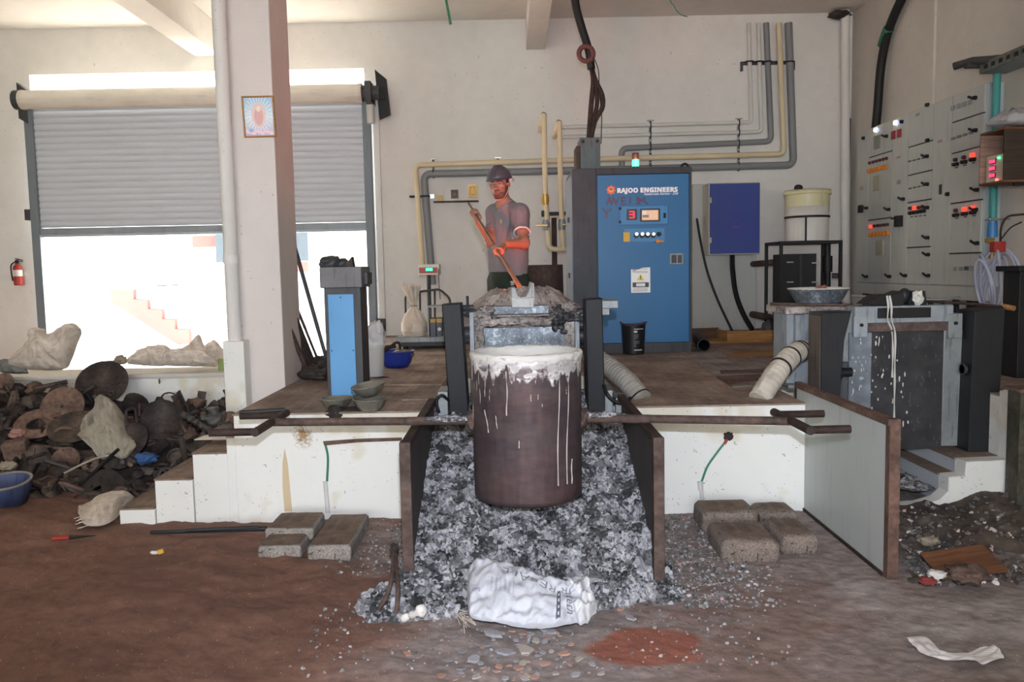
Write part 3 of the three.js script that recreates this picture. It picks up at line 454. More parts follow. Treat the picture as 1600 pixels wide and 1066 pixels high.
// wires hanging from the ceiling, socket by the shutter
solo('hanging_wire', [sweep(curve([V(Z(697, 5, 9).x, CEIL - 0.002, -8.6), Z(697, 0, 9), Z(701, 20, 9), Z(704, 38, 9)], 16), 0.014, 8)], M.green, 'short stub of green wire hanging from the ceiling left of the beam', 'wire');
solo('hanging_wire', [sweep(curve([V(Z(1044, 0, 8.6).x, CEIL - 0.002, -8.3), Z(1047, 0, 8.6), Z(1054, 10, 8.6), Z(1058, 18, 8.6), Z(1066, 24, 8.6), Z(1074, 26, 8.6)], 20), (t) => mix(0.014, 0.005, smooth(0.55, 0.75, t)), 8)], M.green, 'curled green wire hanging from the ceiling right of the thick cable', 'wire');
{
  const p = Z(596, 508, BACK - 0.05), t = thing('switch_box', 'grubby grey switch box on the wall at the foot of a conduit by the shutter', 'switch box', V(p.x, p.y - 0.09, -BACK + 0.05));
  part('box', [cbox(V(p.x, p.y, -BACK + 0.05), 0.11, 0.17, 0.09, 0.008)], M.darkGrey, t); part('plug', [cbox(V(p.x + 0.02, p.y - 0.02, -BACK + 0.11), 0.05, 0.05, 0.05), cyl(V(p.x + 0.02, p.y - 0.02, -BACK + 0.1), V(p.x + 0.02, p.y - 0.09, -BACK + 0.13), 0.012)], M.black, t);
  part('conduit', [sweep([Z(595, 498, BACK - 0.03), Z(586, 250, BACK - 0.03), Z(584, 160, BACK - 0.03)], 0.016, 8)], M.steelGrey, t);
  const q = Z(592, 300, BACK - 0.05); part('casing', [box(Z(578, 300, 10.95).x + 0.05, DECK, -BACK + 0.001, Z(578, 300, 10.95).x + 0.13, Z(580, 150, BACK).y, -BACK + 0.05)], M.wall, t);
}
// ------------------------------------------------------------ blue power cabinet
{
  const d = 8.19, r = rectZ(896, 262, 1081, 552, d), zb = -d - 0.9, Zf = -d;
  const t = thing('power_cabinet', 'tall blue-fronted furnace power cabinet with white lettering and a small lit screen', 'cabinet', [(r.x0 + r.x1) / 2, DECK, -d - 0.45]);
  const y0 = DECK, y1 = r.y1, P = (x, y) => Z(x, y, d);
  part('body', [box(r.x0, y0, zb, r.x1, y1, Zf - 0.02, 0.008)], mat(0x41464f, { t: 'grime', r: 0.5, m: 0.1 }), t);
  part('plinth', [box(r.x0 + 0.005, y0, Zf - 0.04, r.x1 - 0.005, P(1000, 536).y, Zf - 0.005)], M.darkGrey, t);
  part('corner_panel', [box(r.x0, P(0, 536).y, Zf - 0.03, P(933, 400).x - 0.004, y1, Zf, 0.006)], mat(0x474b54, { t: 'grime', r: 0.6 }), t);
  part('top_trim', [box(P(933, 400).x, P(1000, 272).y, Zf - 0.03, r.x1, y1, Zf, 0.006), box(P(1077, 400).x, P(1000, 536).y, Zf - 0.03, r.x1, P(1000, 272).y, Zf, 0.004)], mat(0x3b3e46, { t: 'grime', r: 0.55 }), t);
  part('side_panel', [box(r.x0 - 0.012, y0 + 0.08, zb + 0.03, r.x0 + 0.004, y1 - 0.05, Zf - 0.06, 0.006)], mat(0x8d99ab, { t: 'enamel', r: 0.5 }), t);
  part('side_latch', [box(r.x0 - 0.03, y0 + 0.75, Zf - 0.35, r.x0 - 0.01, y0 + 0.8, Zf - 0.3), box(r.x0 - 0.03, y1 - 0.5, Zf - 0.35, r.x0 - 0.01, y1 - 0.45, Zf - 0.3)], M.darkGrey, t);
  const q = rectZ(934, 272.5, 1076.5, 535.5, d), W = 860, H = 1560, cx = (x) => (x - 934) / 142.5 * W, cy = (y) => (y - 272.5) / 263 * H;
  const ct = canvasTex(W, H, (g) => {
    g.fillStyle = '#176a9f'; g.fillRect(0, 0, W, H);
    const sc = (h, s) => { g.font = 'bold ' + h + 'px sans-serif'; return g; };
    // gear mark
    const gx = cx(955.5), gy = cy(295.8), R = 36; g.fillStyle = '#ee6a35'; g.beginPath(); for (let i = 0; i < 32; i++) { const a = i / 32 * 6.2832, k = i % 4 < 2 ? R + 8 : R; g.lineTo(gx + k * Math.cos(a), gy + k * Math.sin(a)); } g.closePath(); g.fill();
    g.fillStyle = '#f6a06a'; g.beginPath(); g.arc(gx, gy - 3, 24, 0, 7); g.fill(); g.fillStyle = '#4a3a3a'; g.beginPath(); g.arc(gx, gy, 15, Math.PI, 0); g.fill();
    g.fillStyle = '#ffffff'; g.save(); g.font = 'bold 58px sans-serif'; const tw = g.measureText('RAJOO ENGINEERS').width; g.translate(cx(964.5), cy(300.3)); g.scale((cx(1059) - cx(964.5)) / tw, 1); g.strokeStyle = '#fff'; g.lineWidth = 4; g.fillText('RAJOO ENGINEERS', 0, 0); g.strokeText('RAJOO ENGINEERS', 0, 0); g.restore();
    g.save(); g.font = 'bold italic 28px serif'; const s2 = 'Nadcrom Series - 250', t2 = g.measureText(s2).width; g.translate(cx(1006), cy(304.8)); g.scale((cx(1059) - cx(1006)) / t2, 1.05); g.fillText(s2, 0, 0); g.restore();
    // red daubed letters, worn
    g.strokeStyle = 'rgba(100,42,62,0.75)'; g.lineWidth = 14; g.lineCap = 'round';
    const L = (a) => { g.beginPath(); a.forEach(([x, y], i) => i ? g.lineTo(cx(x), cy(y)) : g.moveTo(cx(x), cy(y))); g.stroke(); };
    L([[949, 318], [953, 307], [956, 318]]); L([[951, 314], [955, 313]]); L([[957, 317], [959, 307], [963, 318], [967, 307]]); L([[978, 308], [972, 308], [972, 318], [978, 318]]); L([[972, 313], [977, 313]]); L([[985, 308], [985, 317]]);
    L([[995, 308], [1012, 318]]); L([[1008, 308], [995, 318]]); L([[997, 308], [1000, 318]]); L([[995, 312], [1008, 312]]); L([[942, 324], [948, 331], [955, 325]]); L([[948, 331], [948, 338]]);
    // panel outline
    g.strokeStyle = '#1d4f86'; g.lineWidth = 5; g.strokeRect(cx(968.5), cy(321.5), cx(1043.5) - cx(968.5), cy(351) - cy(321.5)); g.strokeStyle = '#2f73ac'; g.strokeRect(cx(974.5), cy(356), cx(1038.5) - cx(974.5), cy(378) - cy(356));
  });
  const door = box(q.x0, q.y0, Zf - 0.02, q.x1, q.y1, Zf + 0.012, 0.005); fitUV(door, 0, 1, q.x0, q.x1, q.y0, q.y1);
  const dm = part('door', door, new THREE.MeshStandardMaterial({ map: ct, roughness: 0.45 }), t);
  const F = Zf + 0.012, off = V(0, 0, 0); t.getWorldPosition(off);
  const on = (name, g, m) => part(name, g, m, t);
  const sub = (name, geo, m) => { const g = join([].concat(geo)); g.translate(-off.x, -off.y, -off.z); return mesh(name, g, m, dm); };
  const px = (x0, y0, x1, y1, dep, lift = 0) => { const s = rectZ(x0, y0, x1, y1, d - 0.012); return box(s.x0, s.y0, F + lift, s.x1, s.y1, F + lift + dep, 0.002); };
  sub('display_panel', px(969, 322, 1043, 350.5, 0.006), mat(0x4090cc, { t: 'enamel', r: 0.45 }));
  sub('meter', px(979, 327, 995, 344, 0.016, 0.005), mat(0x2a2022, { r: 0.4 }));
  { const s = rectZ(982, 330, 992, 341, d - 0.03), u = (s.x1 - s.x0) / 4, v = (s.y1 - s.y0) / 7, b = (i0, j0, i1, j1) => box(s.x0 + i0 * u, s.y0 + j0 * v, F + 0.02, s.x0 + i1 * u, s.y0 + j1 * v, F + 0.024, 0); sub('digit', [b(0.5, 6, 3.5, 7), b(3, 3, 3.8, 6.5), b(0.5, 3.2, 3.5, 4), b(3, 0.5, 3.8, 3.5), b(0.5, 0, 3.5, 0.8)], glow(0xff2233, 2.2)); }
  sub('screen_bezel', px(1000, 326, 1031, 346.5, 0.014, 0.005), mat(0x3a3634, { r: 0.5 }));
  { const s = rectZ(1003, 328.5, 1028.5, 344, d - 0.03), c2 = canvasTex(120, 80, (g, w, h) => { g.fillStyle = '#f0b890'; g.fillRect(0, 0, w, h); g.fillStyle = '#d8dcd8'; g.fillRect(2, 3, 30, 34); g.fillStyle = '#8a6a60'; g.fillRect(4, 38, 46, 20); g.fillStyle = '#e8d0c0'; for (let i = 0; i < 6; i++) g.fillRect(56, 8 + i * 11, 54, 3); }); const g = box(s.x0, s.y0, F + 0.019, s.x1, s.y1, F + 0.022, 0); fitUV(g, 0, 1, s.x0, s.x1, s.y0, s.y1); sub('screen', g, new THREE.MeshStandardMaterial({ color: 0x222222, emissive: 0xffffff, emissiveMap: c2, emissiveIntensity: 0.55, roughness: 0.4 })); }
  sub('key_lock', px(1036.5, 333, 1040, 341, 0.02), M.black); sub('screw', [px(967, 324, 970.5, 328, 0.012), px(967, 345, 970.5, 349, 0.012)], M.black);
  sub('switch_panel', px(975, 357, 1038, 378, 0.008), mat(0x3f8cc6, { t: 'enamel', r: 0.45 }));
  sub('emergency_tag', px(973.5, 363, 983.5, 378, 0.02, 0.008), M.yellow); for (const x of [994, 1003, 1011.5, 1020.5]) { const p = Z(x, 366, d - 0.02); sub('knob', [cyl(V(p.x, p.y, F), V(p.x, p.y, F + 0.045), 0.022, 0.018, 12)], M.chrome); sub('knob_base', [cyl(V(p.x, p.y - 0.012, F), V(p.x, p.y - 0.012, F + 0.02), 0.026, 0.026, 12)], M.black); }
  { const p = Z(1029.5, 366, d - 0.02); sub('knob', [cyl(V(p.x, p.y, F), V(p.x, p.y, F + 0.04), 0.024, 0.02, 12)], M.black); const p2 = Z(1027, 377, d - 0.02); sub('selector', [cyl(V(p2.x, p2.y, F), V(p2.x, p2.y, F + 0.04), 0.02, 0.02, 10), box(p2.x + 0.01, p2.y - 0.012, F, p2.x + 0.06, p2.y + 0.008, F + 0.03)], M.orange); }
  on('latch_plate', [px(1046.5, 396, 1067.5, 413, 0.012)], M.steelGrey); on('latch', [px(1049, 398.5, 1056.5, 411, 0.02), px(1058.5, 398.5, 1065, 411, 0.016)], M.darkGrey);
  { const s = rectZ(986, 418, 1016, 457.5, d - 0.014), c3 = canvasTex(180, 240, (g, w, h) => { g.fillStyle = '#fbfbf6'; g.fillRect(0, 0, w, h); g.fillStyle = '#e8d63a'; g.beginPath(); g.moveTo(w / 2, 62); g.lineTo(w / 2 + 34, 122); g.lineTo(w / 2 - 34, 122); g.fill(); g.fillStyle = '#333'; g.fillRect(w / 2 - 4, 78, 8, 36); g.fillStyle = '#262626'; g.fillRect(14, 142, w - 28, 46); g.fillStyle = '#eee'; g.fillRect(48, 150, w - 96, 30); g.fillStyle = '#8a8a8a'; for (const y of [14, 36, 46, 198, 210, 222]) g.fillRect(16, y, w - 40, 4); g.fillStyle = '#c33'; g.fillRect(14, 24, 30, 8); });
    const o = [[s.x0, s.y0], [s.x1, s.y0], [s.x1, s.y1], [s.x0 + 0.6 * (s.x1 - s.x0), s.y1 - 0.004], [s.x0 + 0.06, s.y1 - 0.022], [s.x0, s.y1 - 0.018]]; const g = prism(o, F, 0.003, 0.0005); fitUV(g, 0, 1, s.x0, s.x1, s.y0, s.y1); on('warning_sticker', g, new THREE.MeshStandardMaterial({ map: c3, roughness: 0.4 })); }
  { const p = Z(1070, 262, d + 0.4); on('lifting_eye', [clean(new THREE.TorusGeometry(0.035, 0.012, 8, 16).translate(p.x, y1 + 0.04, p.z))], M.black); }
  // beacon
  { const p = Z(993, 262, d + 0.35), b = thing('beacon', 'stack light on the blue cabinet with red top and glowing green lens', 'beacon', V(p.x, y1, p.z)); const c = (a, e, m, n) => mesh(n, [cyl(V(0, a, 0), V(0, e, 0), 0.034, 0.034, 18)], m, b); c(0, 0.05, M.black, 'base'); mesh('green_lens', [cyl(V(0, 0.05, 0), V(0, 0.12, 0), 0.034, 0.034, 18)], glow(0x66ffc8, 1.6), b, 'lit green lens'); c(0.12, 0.175, mat(0xa03a34, { r: 0.3 }), 'red_lens'); c(0.175, 0.185, M.black, 'cap'); const pl = new THREE.PointLight(0x66ffc8, 0.06, 0, 2); pl.position.set(0, 0.085, 0.06); pl.castShadow = true; b.add(pl); }
  // gland box and cables above
  { const s = rectZ(906, 216, 937, 262, d + 0.55), b = thing('terminal_box', 'grey steel cable box bolted on top of the blue cabinet', 'junction box', [(s.x0 + s.x1) / 2, y1, -d - 0.6]);
    part('box', [box(s.x0, y1, -d - 0.85, s.x1, s.y1, -d - 0.5, 0.006)], mat(0x686d73, { t: 'grime', r: 0.55 }), b); part('bolt', [[s.x0 + 0.03, s.y1 - 0.04], [s.x1 - 0.03, s.y1 - 0.04], [s.x0 + 0.03, y1 + 0.04], [s.x1 - 0.03, y1 + 0.04]].map(([x, y]) => cyl(V(x, y, -d - 0.51), V(x, y, -d - 0.485), 0.018, 0.018, 6)), M.black, b);
    part('side_flange', [box(s.x0 - 0.04, y1, -d - 0.83, s.x0, s.y1 - 0.08, -d - 0.52)], M.rust, b);
    const c = thing('power_cable', 'thick dark bundle of cables dropping from the ceiling into the cabinet box', 'cable', V(s.x0 + 0.1, s.y1, -d - 0.68)), D = 8.85, q2 = (x, y) => Z(x, y, D);
    const top = V(Z(893, -20, D).x, CEIL - 0.001, -D); part('trunk', [sweep(curve([top, q2(900, 10), q2(908, 40), q2(920, 80), q2(924, 108)], 30), 0.042, 12)], M.black, c);
    part('strand', [sweep(curve([q2(924, 105), q2(927, 125), q2(924, 160), q2(921, 200), q2(920, 216).setY(s.y1 + 0.002)], 30), 0.026, 10)], M.rustDark, c); part('strand', [sweep(curve([q2(924, 105), q2(930, 125), q2(941, 150), q2(941, 168), q2(930, 188), q2(923, 214).setY(s.y1 + 0.004)], 40), 0.026, 10)], M.rustDark, c); part('strand', [sweep(curve([q2(926, 108), q2(930, 130), q2(933, 160), q2(928, 185), q2(922, 208)], 40), 0.022, 10)], M.rustDark, c);
    part('thin_lead', [sweep(curve([q2(928, 90), q2(935, 110), q2(936, 140), q2(940, 180), q2(939, 225)], 30), 0.005, 6)], M.black, c);
    const g = clean(new THREE.TorusGeometry(0.075, 0.026, 10, 28)); g.rotateX(0.45); g.rotateY(-0.3); const p = q2(915, 86); g.translate(p.x, p.y, p.z + 0.05); solo('cable_ring', [g], mat(0x7a4a44, { r: 0.6, t: 'grime' }), 'reddish brown ring hanging round the thick cable', 'ring');
  }
}
// grey wall cabinet behind, blue starter box
{
  const r = rectZ(1082, 287, 1181, 515, BACK - 0.25), t = thing('wall_panel', 'light grey sheet metal enclosure standing against the far wall behind the blue starter box', 'cabinet', [(r.x0 + r.x1) / 2, DECK, -BACK + 0.13]);
  part('body', [box(r.x0, DECK, -BACK + 0.002, r.x1, r.y1, -BACK + 0.25, 0.008)], M.lightGrey, t); part('end_flange', [box(r.x1 - 0.05, DECK + 0.01, -BACK + 0.25, r.x1, r.y1 - 0.01, -BACK + 0.262)], M.cabGrey, t);
  const s = rectZ(1108, 285, 1188, 398, BACK - 0.62), b = thing('starter_box', 'dark blue lidded electric box with grey sides mounted on the grey enclosure', 'electric box', [(s.x0 + s.x1) / 2, s.y0, -BACK + 0.45]);
  part('housing', [box(s.x0, s.y0, -BACK + 0.252, s.x1, s.y1, -BACK + 0.6, 0.006)], M.lightGrey, b); part('lid', [box(s.x0 + 0.012, s.y0 + 0.015, -BACK + 0.6, s.x1 - 0.006, s.y1 - 0.012, -BACK + 0.62, 0.004)], M.blueBox, b);
  { const p = Z(1150, 351, BACK - 0.63), g = canvasTex(64, 64, (c) => { c.fillStyle = '#33409e'; c.fillRect(0, 0, 64, 64); c.strokeStyle = '#5a4a7a'; c.lineWidth = 3; c.strokeRect(8, 8, 48, 48); c.beginPath(); c.moveTo(32, 14); c.lineTo(20, 36); c.lineTo(34, 34); c.lineTo(26, 52); c.stroke(); c.fillStyle = '#6a5a84'; c.fillRect(12, 44, 40, 5); }), k = box(p.x - 0.07, p.y - 0.07, -BACK + 0.62, p.x + 0.07, p.y + 0.07, -BACK + 0.623, 0); fitUV(k, 0, 1, p.x - 0.07, p.x + 0.07, p.y - 0.07, p.y + 0.07); part('faded_sticker', k, new THREE.MeshStandardMaterial({ map: g, roughness: 0.6 }), b); }
  part('hinge', [box(s.x0 + 0.01, s.y0 + 0.15, -BACK + 0.6, s.x0 + 0.03, s.y0 + 0.22, -BACK + 0.635), box(s.x0 + 0.01, s.y1 - 0.25, -BACK + 0.6, s.x0 + 0.03, s.y1 - 0.18, -BACK + 0.635)], M.lightGrey, b);
  const d = 10.35; solo('black_hose', [sweep(curve([Z(1144, 398, d + 0.3), Z(1145, 425, d), Z(1150, 460, d), Z(1162, 492, d), Z(1176, 520, d).setY(DECK + 0.035)], 40), 0.032, 10)], M.black, 'thick black cable curving from the blue starter box to the deck', 'cable');
  solo('black_hose', [sweep(curve([Z(1089, 342, d + 0.35), Z(1093, 368, d + 0.2), Z(1104, 420, d), Z(1122, 470, d), Z(1145, 518, d).setY(DECK + 0.016)], 40), 0.015, 8)], M.blackSoft, 'slim black cable hanging slantwise across the grey enclosure', 'cable');
}
// tub of paint with wet print, carton, loose pipe
{
  const BUCKET_TURN = -0.1, p = Y(990, 553, DECK), r = 0.118, h = 0.31, t = thing('paint_bucket', 'dented black printed bucket on the deck in front of the blue cabinet', 'bucket', p);
  const ct = canvasTex(512, 256, (g, w, h2) => { g.fillStyle = '#1d1c1e'; g.fillRect(0, 0, w, h2); seed(3); for (let i = 0; i < 60; i++) { g.fillStyle = `rgba(150,140,128,${0.15 + 0.3 * rnd()})`; g.fillRect(rnd(w), rnd(h2), 2 + rnd(14), 1 + rnd(4)); } for (const o of [0, 256]) { g.fillStyle = '#d9d9d4'; g.fillRect(o + 20, 46, 150, 6); g.fillRect(o + 16, 214, 150, 8); g.font = 'bold 22px sans-serif'; g.fillRect(o + 72, 62, 46, 16); g.fillStyle = '#9a9a98'; for (let i = 0; i < 8; i++) g.fillRect(o + 60 + (i % 3) * 8, 94 + i * 13, 70 - (i % 4) * 10, 4); g.fillStyle = '#a9a890'; g.fillRect(o + 196, 150, 34, 36); } });
  const g = lathe([[0, 0.004], [r * 0.86, 0], [r * 0.88, 0.01], [r, h - 0.02], [r * 1.04, h - 0.02], [r * 1.04, h - 0.008], [r * 0.96, h - 0.008], [r * 0.85, 0.02], [0, 0.02]], 36); const uv = g.attributes.uv; for (let i = 0; i < uv.count; i++) uv.setXY(i, uv.getX(i) / (6.28 * r * 1.04) + 0.185, g.attributes.position.getY(i) / h);
  mesh('shell', [g], new THREE.MeshStandardMaterial({ map: ct, roughness: 0.5, side: THREE.DoubleSide }), t); t.rotation.y = BUCKET_TURN;
  mesh('rim', [sweep(curve(Array.from({ length: 24 }, (_, i) => { const a = i / 24 * 6.2832; return V(r * 1.06 * Math.cos(a) * (1 + 0.07 * Math.sin(2 * a)), h - 0.01 + 0.012 * Math.sin(2 * a + 1), r * 1.02 * Math.sin(a)); }), 48, true), 0.008, 8, true)], mat(0x6b3f44, { r: 0.6, t: 'grime' }), t, 'dull red rim ring');
  const c = rectZ(1136, 517, 1208, 539, 9.05), k = thing('carton', 'flattened brown cardboard carton tray on the deck below the black cables', 'carton', [(c.x0 + c.x1) / 2, DECK, -9.3]);
  part('front', [box(c.x0, DECK, -9.07, c.x1, c.y1, -9.05, 0.002)], M.card, k); part('side', [box(c.x0, DECK, -9.5, c.x0 + 0.01, c.y1, -9.07, 0.002), box(c.x1 - 0.01, DECK, -9.5, c.x1, c.y1, -9.07, 0.002)], M.card, k); part('flap', [prism([[c.x0 - 0.36, DECK + 0.02], [c.x0, DECK + 0.02], [c.x0 + 0.02, c.y1 + 0.01], [c.x0 - 0.3, c.y1 + 0.005]], -9.5, 0.012, 0.002)], mat(0x6a5040, { t: 'wood', r: 0.9 }), k); part('back', [box(c.x0 - 0.2, DECK, -9.54, c.x1, DECK + 0.02, -9.06, 0.002)], M.card, k);
  const a = Y(1100, 550, DECK), b = Y(1086, 531, DECK); a.y = b.y = DECK + 0.065; solo('pipe_offcut', [cyl(a, b, 0.065, 0.065, 20, true), cyl(a, b, 0.056, 0.056, 20, true), lathe([[0.056, 0], [0.065, 0]], 20).applyQuaternion(new THREE.Quaternion().setFromUnitVectors(V(0, 1, 0), a.clone().sub(b).normalize())).translate(a.x, a.y, a.z)], M.black, 'short black pipe offcut lying beside the blue cabinet', 'pipe');
  const e = Y(905, 473, DECK);
}
// brown drum behind the man
{ const r = rectZ(812, 414, 881, 470, 7.75), R = (r.x1 - r.x0) / 2, c = V((r.x0 + r.x1) / 2, 0, -7.75 - R * 0.3), t = thing('iron_drum', 'brown iron drum standing behind the man beside the valve rack', 'drum', V(c.x, DECK, c.z)); const H = r.y1 - DECK;
  mesh('shell', [lathe([[0, 0], [R, 0], [R * 0.99, H * 0.33], [R * 1.01, H * 0.35], [R, H * 0.37], [R, H * 0.66], [R * 1.01, H * 0.68], [R, H * 0.7], [R * 0.985, H], [R * 0.95, H], [R * 0.95, 0.02], [0, 0.02]], 32)], M.tarBarrel, t); }
// water tank on a black stand with a cooler
{
  const d = 9.6, P = (x, y) => Z(x, y, d), L = P(1219, 380), R = P(1317, 380), T = P(1268, 381).y, t = thing('tank_stand', 'black steel stand carrying the pale plastic tank', 'stand', [(L.x + R.x) / 2, DECK, -d - 0.25]), zf = -d, zb = -d - 0.55, w = 0.035;
  for (const [x, z] of [[L.x, zf], [R.x - w, zf], [L.x, zb], [R.x - w, zb]]) part('leg', [box(x, DECK, z - w, x + w, T, z, 0.004)], M.black, t);
  part('top_frame', [box(L.x, T, zf - w, R.x, T + 0.035, zf), box(L.x, T, zb - w, R.x, T + 0.035, zb), box(L.x, T, zb, L.x + w, T + 0.035, zf - w), box(R.x - w, T, zb, R.x, T + 0.035, zf - w), box(L.x + w, T + 0.005, zb, R.x - w, T + 0.03, zf - w)], M.black, t);
  part('brace', [box(L.x, DECK + 0.12, zf - w, R.x, DECK + 0.15, zf - 0.005)], M.black, t);
  const c = thing('chiller', 'black steel cabinet with chrome latches inside the tank stand', 'cabinet', [P(1257, 440).x, DECK, -d - 0.25]), a = P(1229, 397), b = P(1281, 397);
  part('body', [box(a.x, DECK, -d - 0.5, b.x, a.y, -d - 0.1, 0.006)], M.black, c); for (const [x, y] of [[1234, 410], [1273, 411], [1234, 441], [1273, 441]]) { const q = Z(x, y, d + 0.1); part('latch', [cbox(V(q.x, q.y, -d - 0.09), 0.08, 0.018, 0.02)], M.chrome, c); } part('door_seam', [box((a.x + b.x) / 2 - 0.01, DECK, -d - 0.1, (a.x + b.x) / 2 + 0.02, a.y, -d - 0.085)], M.blackSoft, c);
  const v = thing('water_filter', 'dark plastic filter column with a valve on the right of the tank stand', 'filter', Z(1293, 445, d + 0.12).setY(DECK)); part('column', [sweep(curve([Z(1293, 384, d + 0.12).setY(T), Z(1293, 420, d + 0.12), Z(1293, 450, d + 0.12), Z(1294, 470, d + 0.12).setY(DECK)], 20), 0.035, 12), cyl(Z(1293, 400, d + 0.12), Z(1293, 425, d + 0.12), 0.055, 0.055, 16)], M.black, v); { const q = Z(1300, 431, d + 0.1); part('valve', [cyl(q, q.clone().add(V(0.06, 0, 0.03)), 0.03, 0.03, 10)], M.darkGrey, v); }
  const cx = P(1275, 300).x, tk = thing('water_tank', 'round pale plastic tank with a black strap on the stand by the corner', 'tank', [cx, T + 0.035, -d - 0.28]), h = P(1275, 297).y - T - 0.035, rr = (P(1308, 340).x - P(1242, 340).x) / 2 * 1.03;
  mesh('shell', [lathe([[0, 0], [rr * 0.96, 0], [rr * 0.97, h * 0.02], [rr, h * 0.7], [0, h * 0.701]], 40)], M.tank, tk); mesh('upper_shell', [lathe([[rr, h * 0.7], [rr * 1.01, h - 0.02]], 40)], M.tankTop, tk); mesh('lid', [lathe([[0, h + 0.03], [rr * 1.06, h + 0.02], [rr * 1.08, h - 0.01], [rr * 1.08, h - 0.035], [rr, h - 0.035], [0, h - 0.03]], 40)], M.tankTop, tk); mesh('lid_knob', [lump(V(-rr * 0.45, h + 0.05, 0.02), 0.05, 0.04, 0.04, 0.1, 2, 1, 3)], M.black, tk);
  mesh('strap', [lathe([[rr + 0.002, h * 0.47], [rr + 0.008, h * 0.475], [rr + 0.008, h * 0.51], [rr + 0.002, h * 0.515]], 40), box(-rr * 0.42, 0, rr * 0.9, -rr * 0.34, h * 0.5, rr * 0.965)], M.black, tk);
  solo('pipe', [cyl(Z(1174, 413, 10.9), Z(1221, 409, 10.12), 0.04, 0.04, 12)], M.rust, 'brown pipe from the grey enclosure to the tank stand, upper of two', 'pipe'); solo('pipe', [cyl(Z(1174, 491, 10.9), Z(1222, 500, 9.62), 0.045, 0.045, 12)], M.rust, 'brown pipe low on the wall behind the tank stand, lower of two', 'pipe');
  { const q = Z(1212, 508, 9.3), p = thing('pump', 'small black motor pump lying at the foot of the tank stand', 'pump', V(q.x, DECK, -9.3)); part('motor', [cyl(V(q.x - 0.08, DECK + 0.14, -9.3), V(q.x + 0.18, DECK + 0.14, -9.3), 0.11, 0.11, 20)], M.black, p); part('foot', [box(q.x - 0.06, DECK, -9.38, q.x + 0.14, DECK + 0.06, -9.22)], M.black, p); part('shaft_end', [cyl(V(q.x - 0.14, DECK + 0.14, -9.3), V(q.x - 0.08, DECK + 0.14, -9.3), 0.06, 0.09, 16)], M.darkGrey, p); }
}
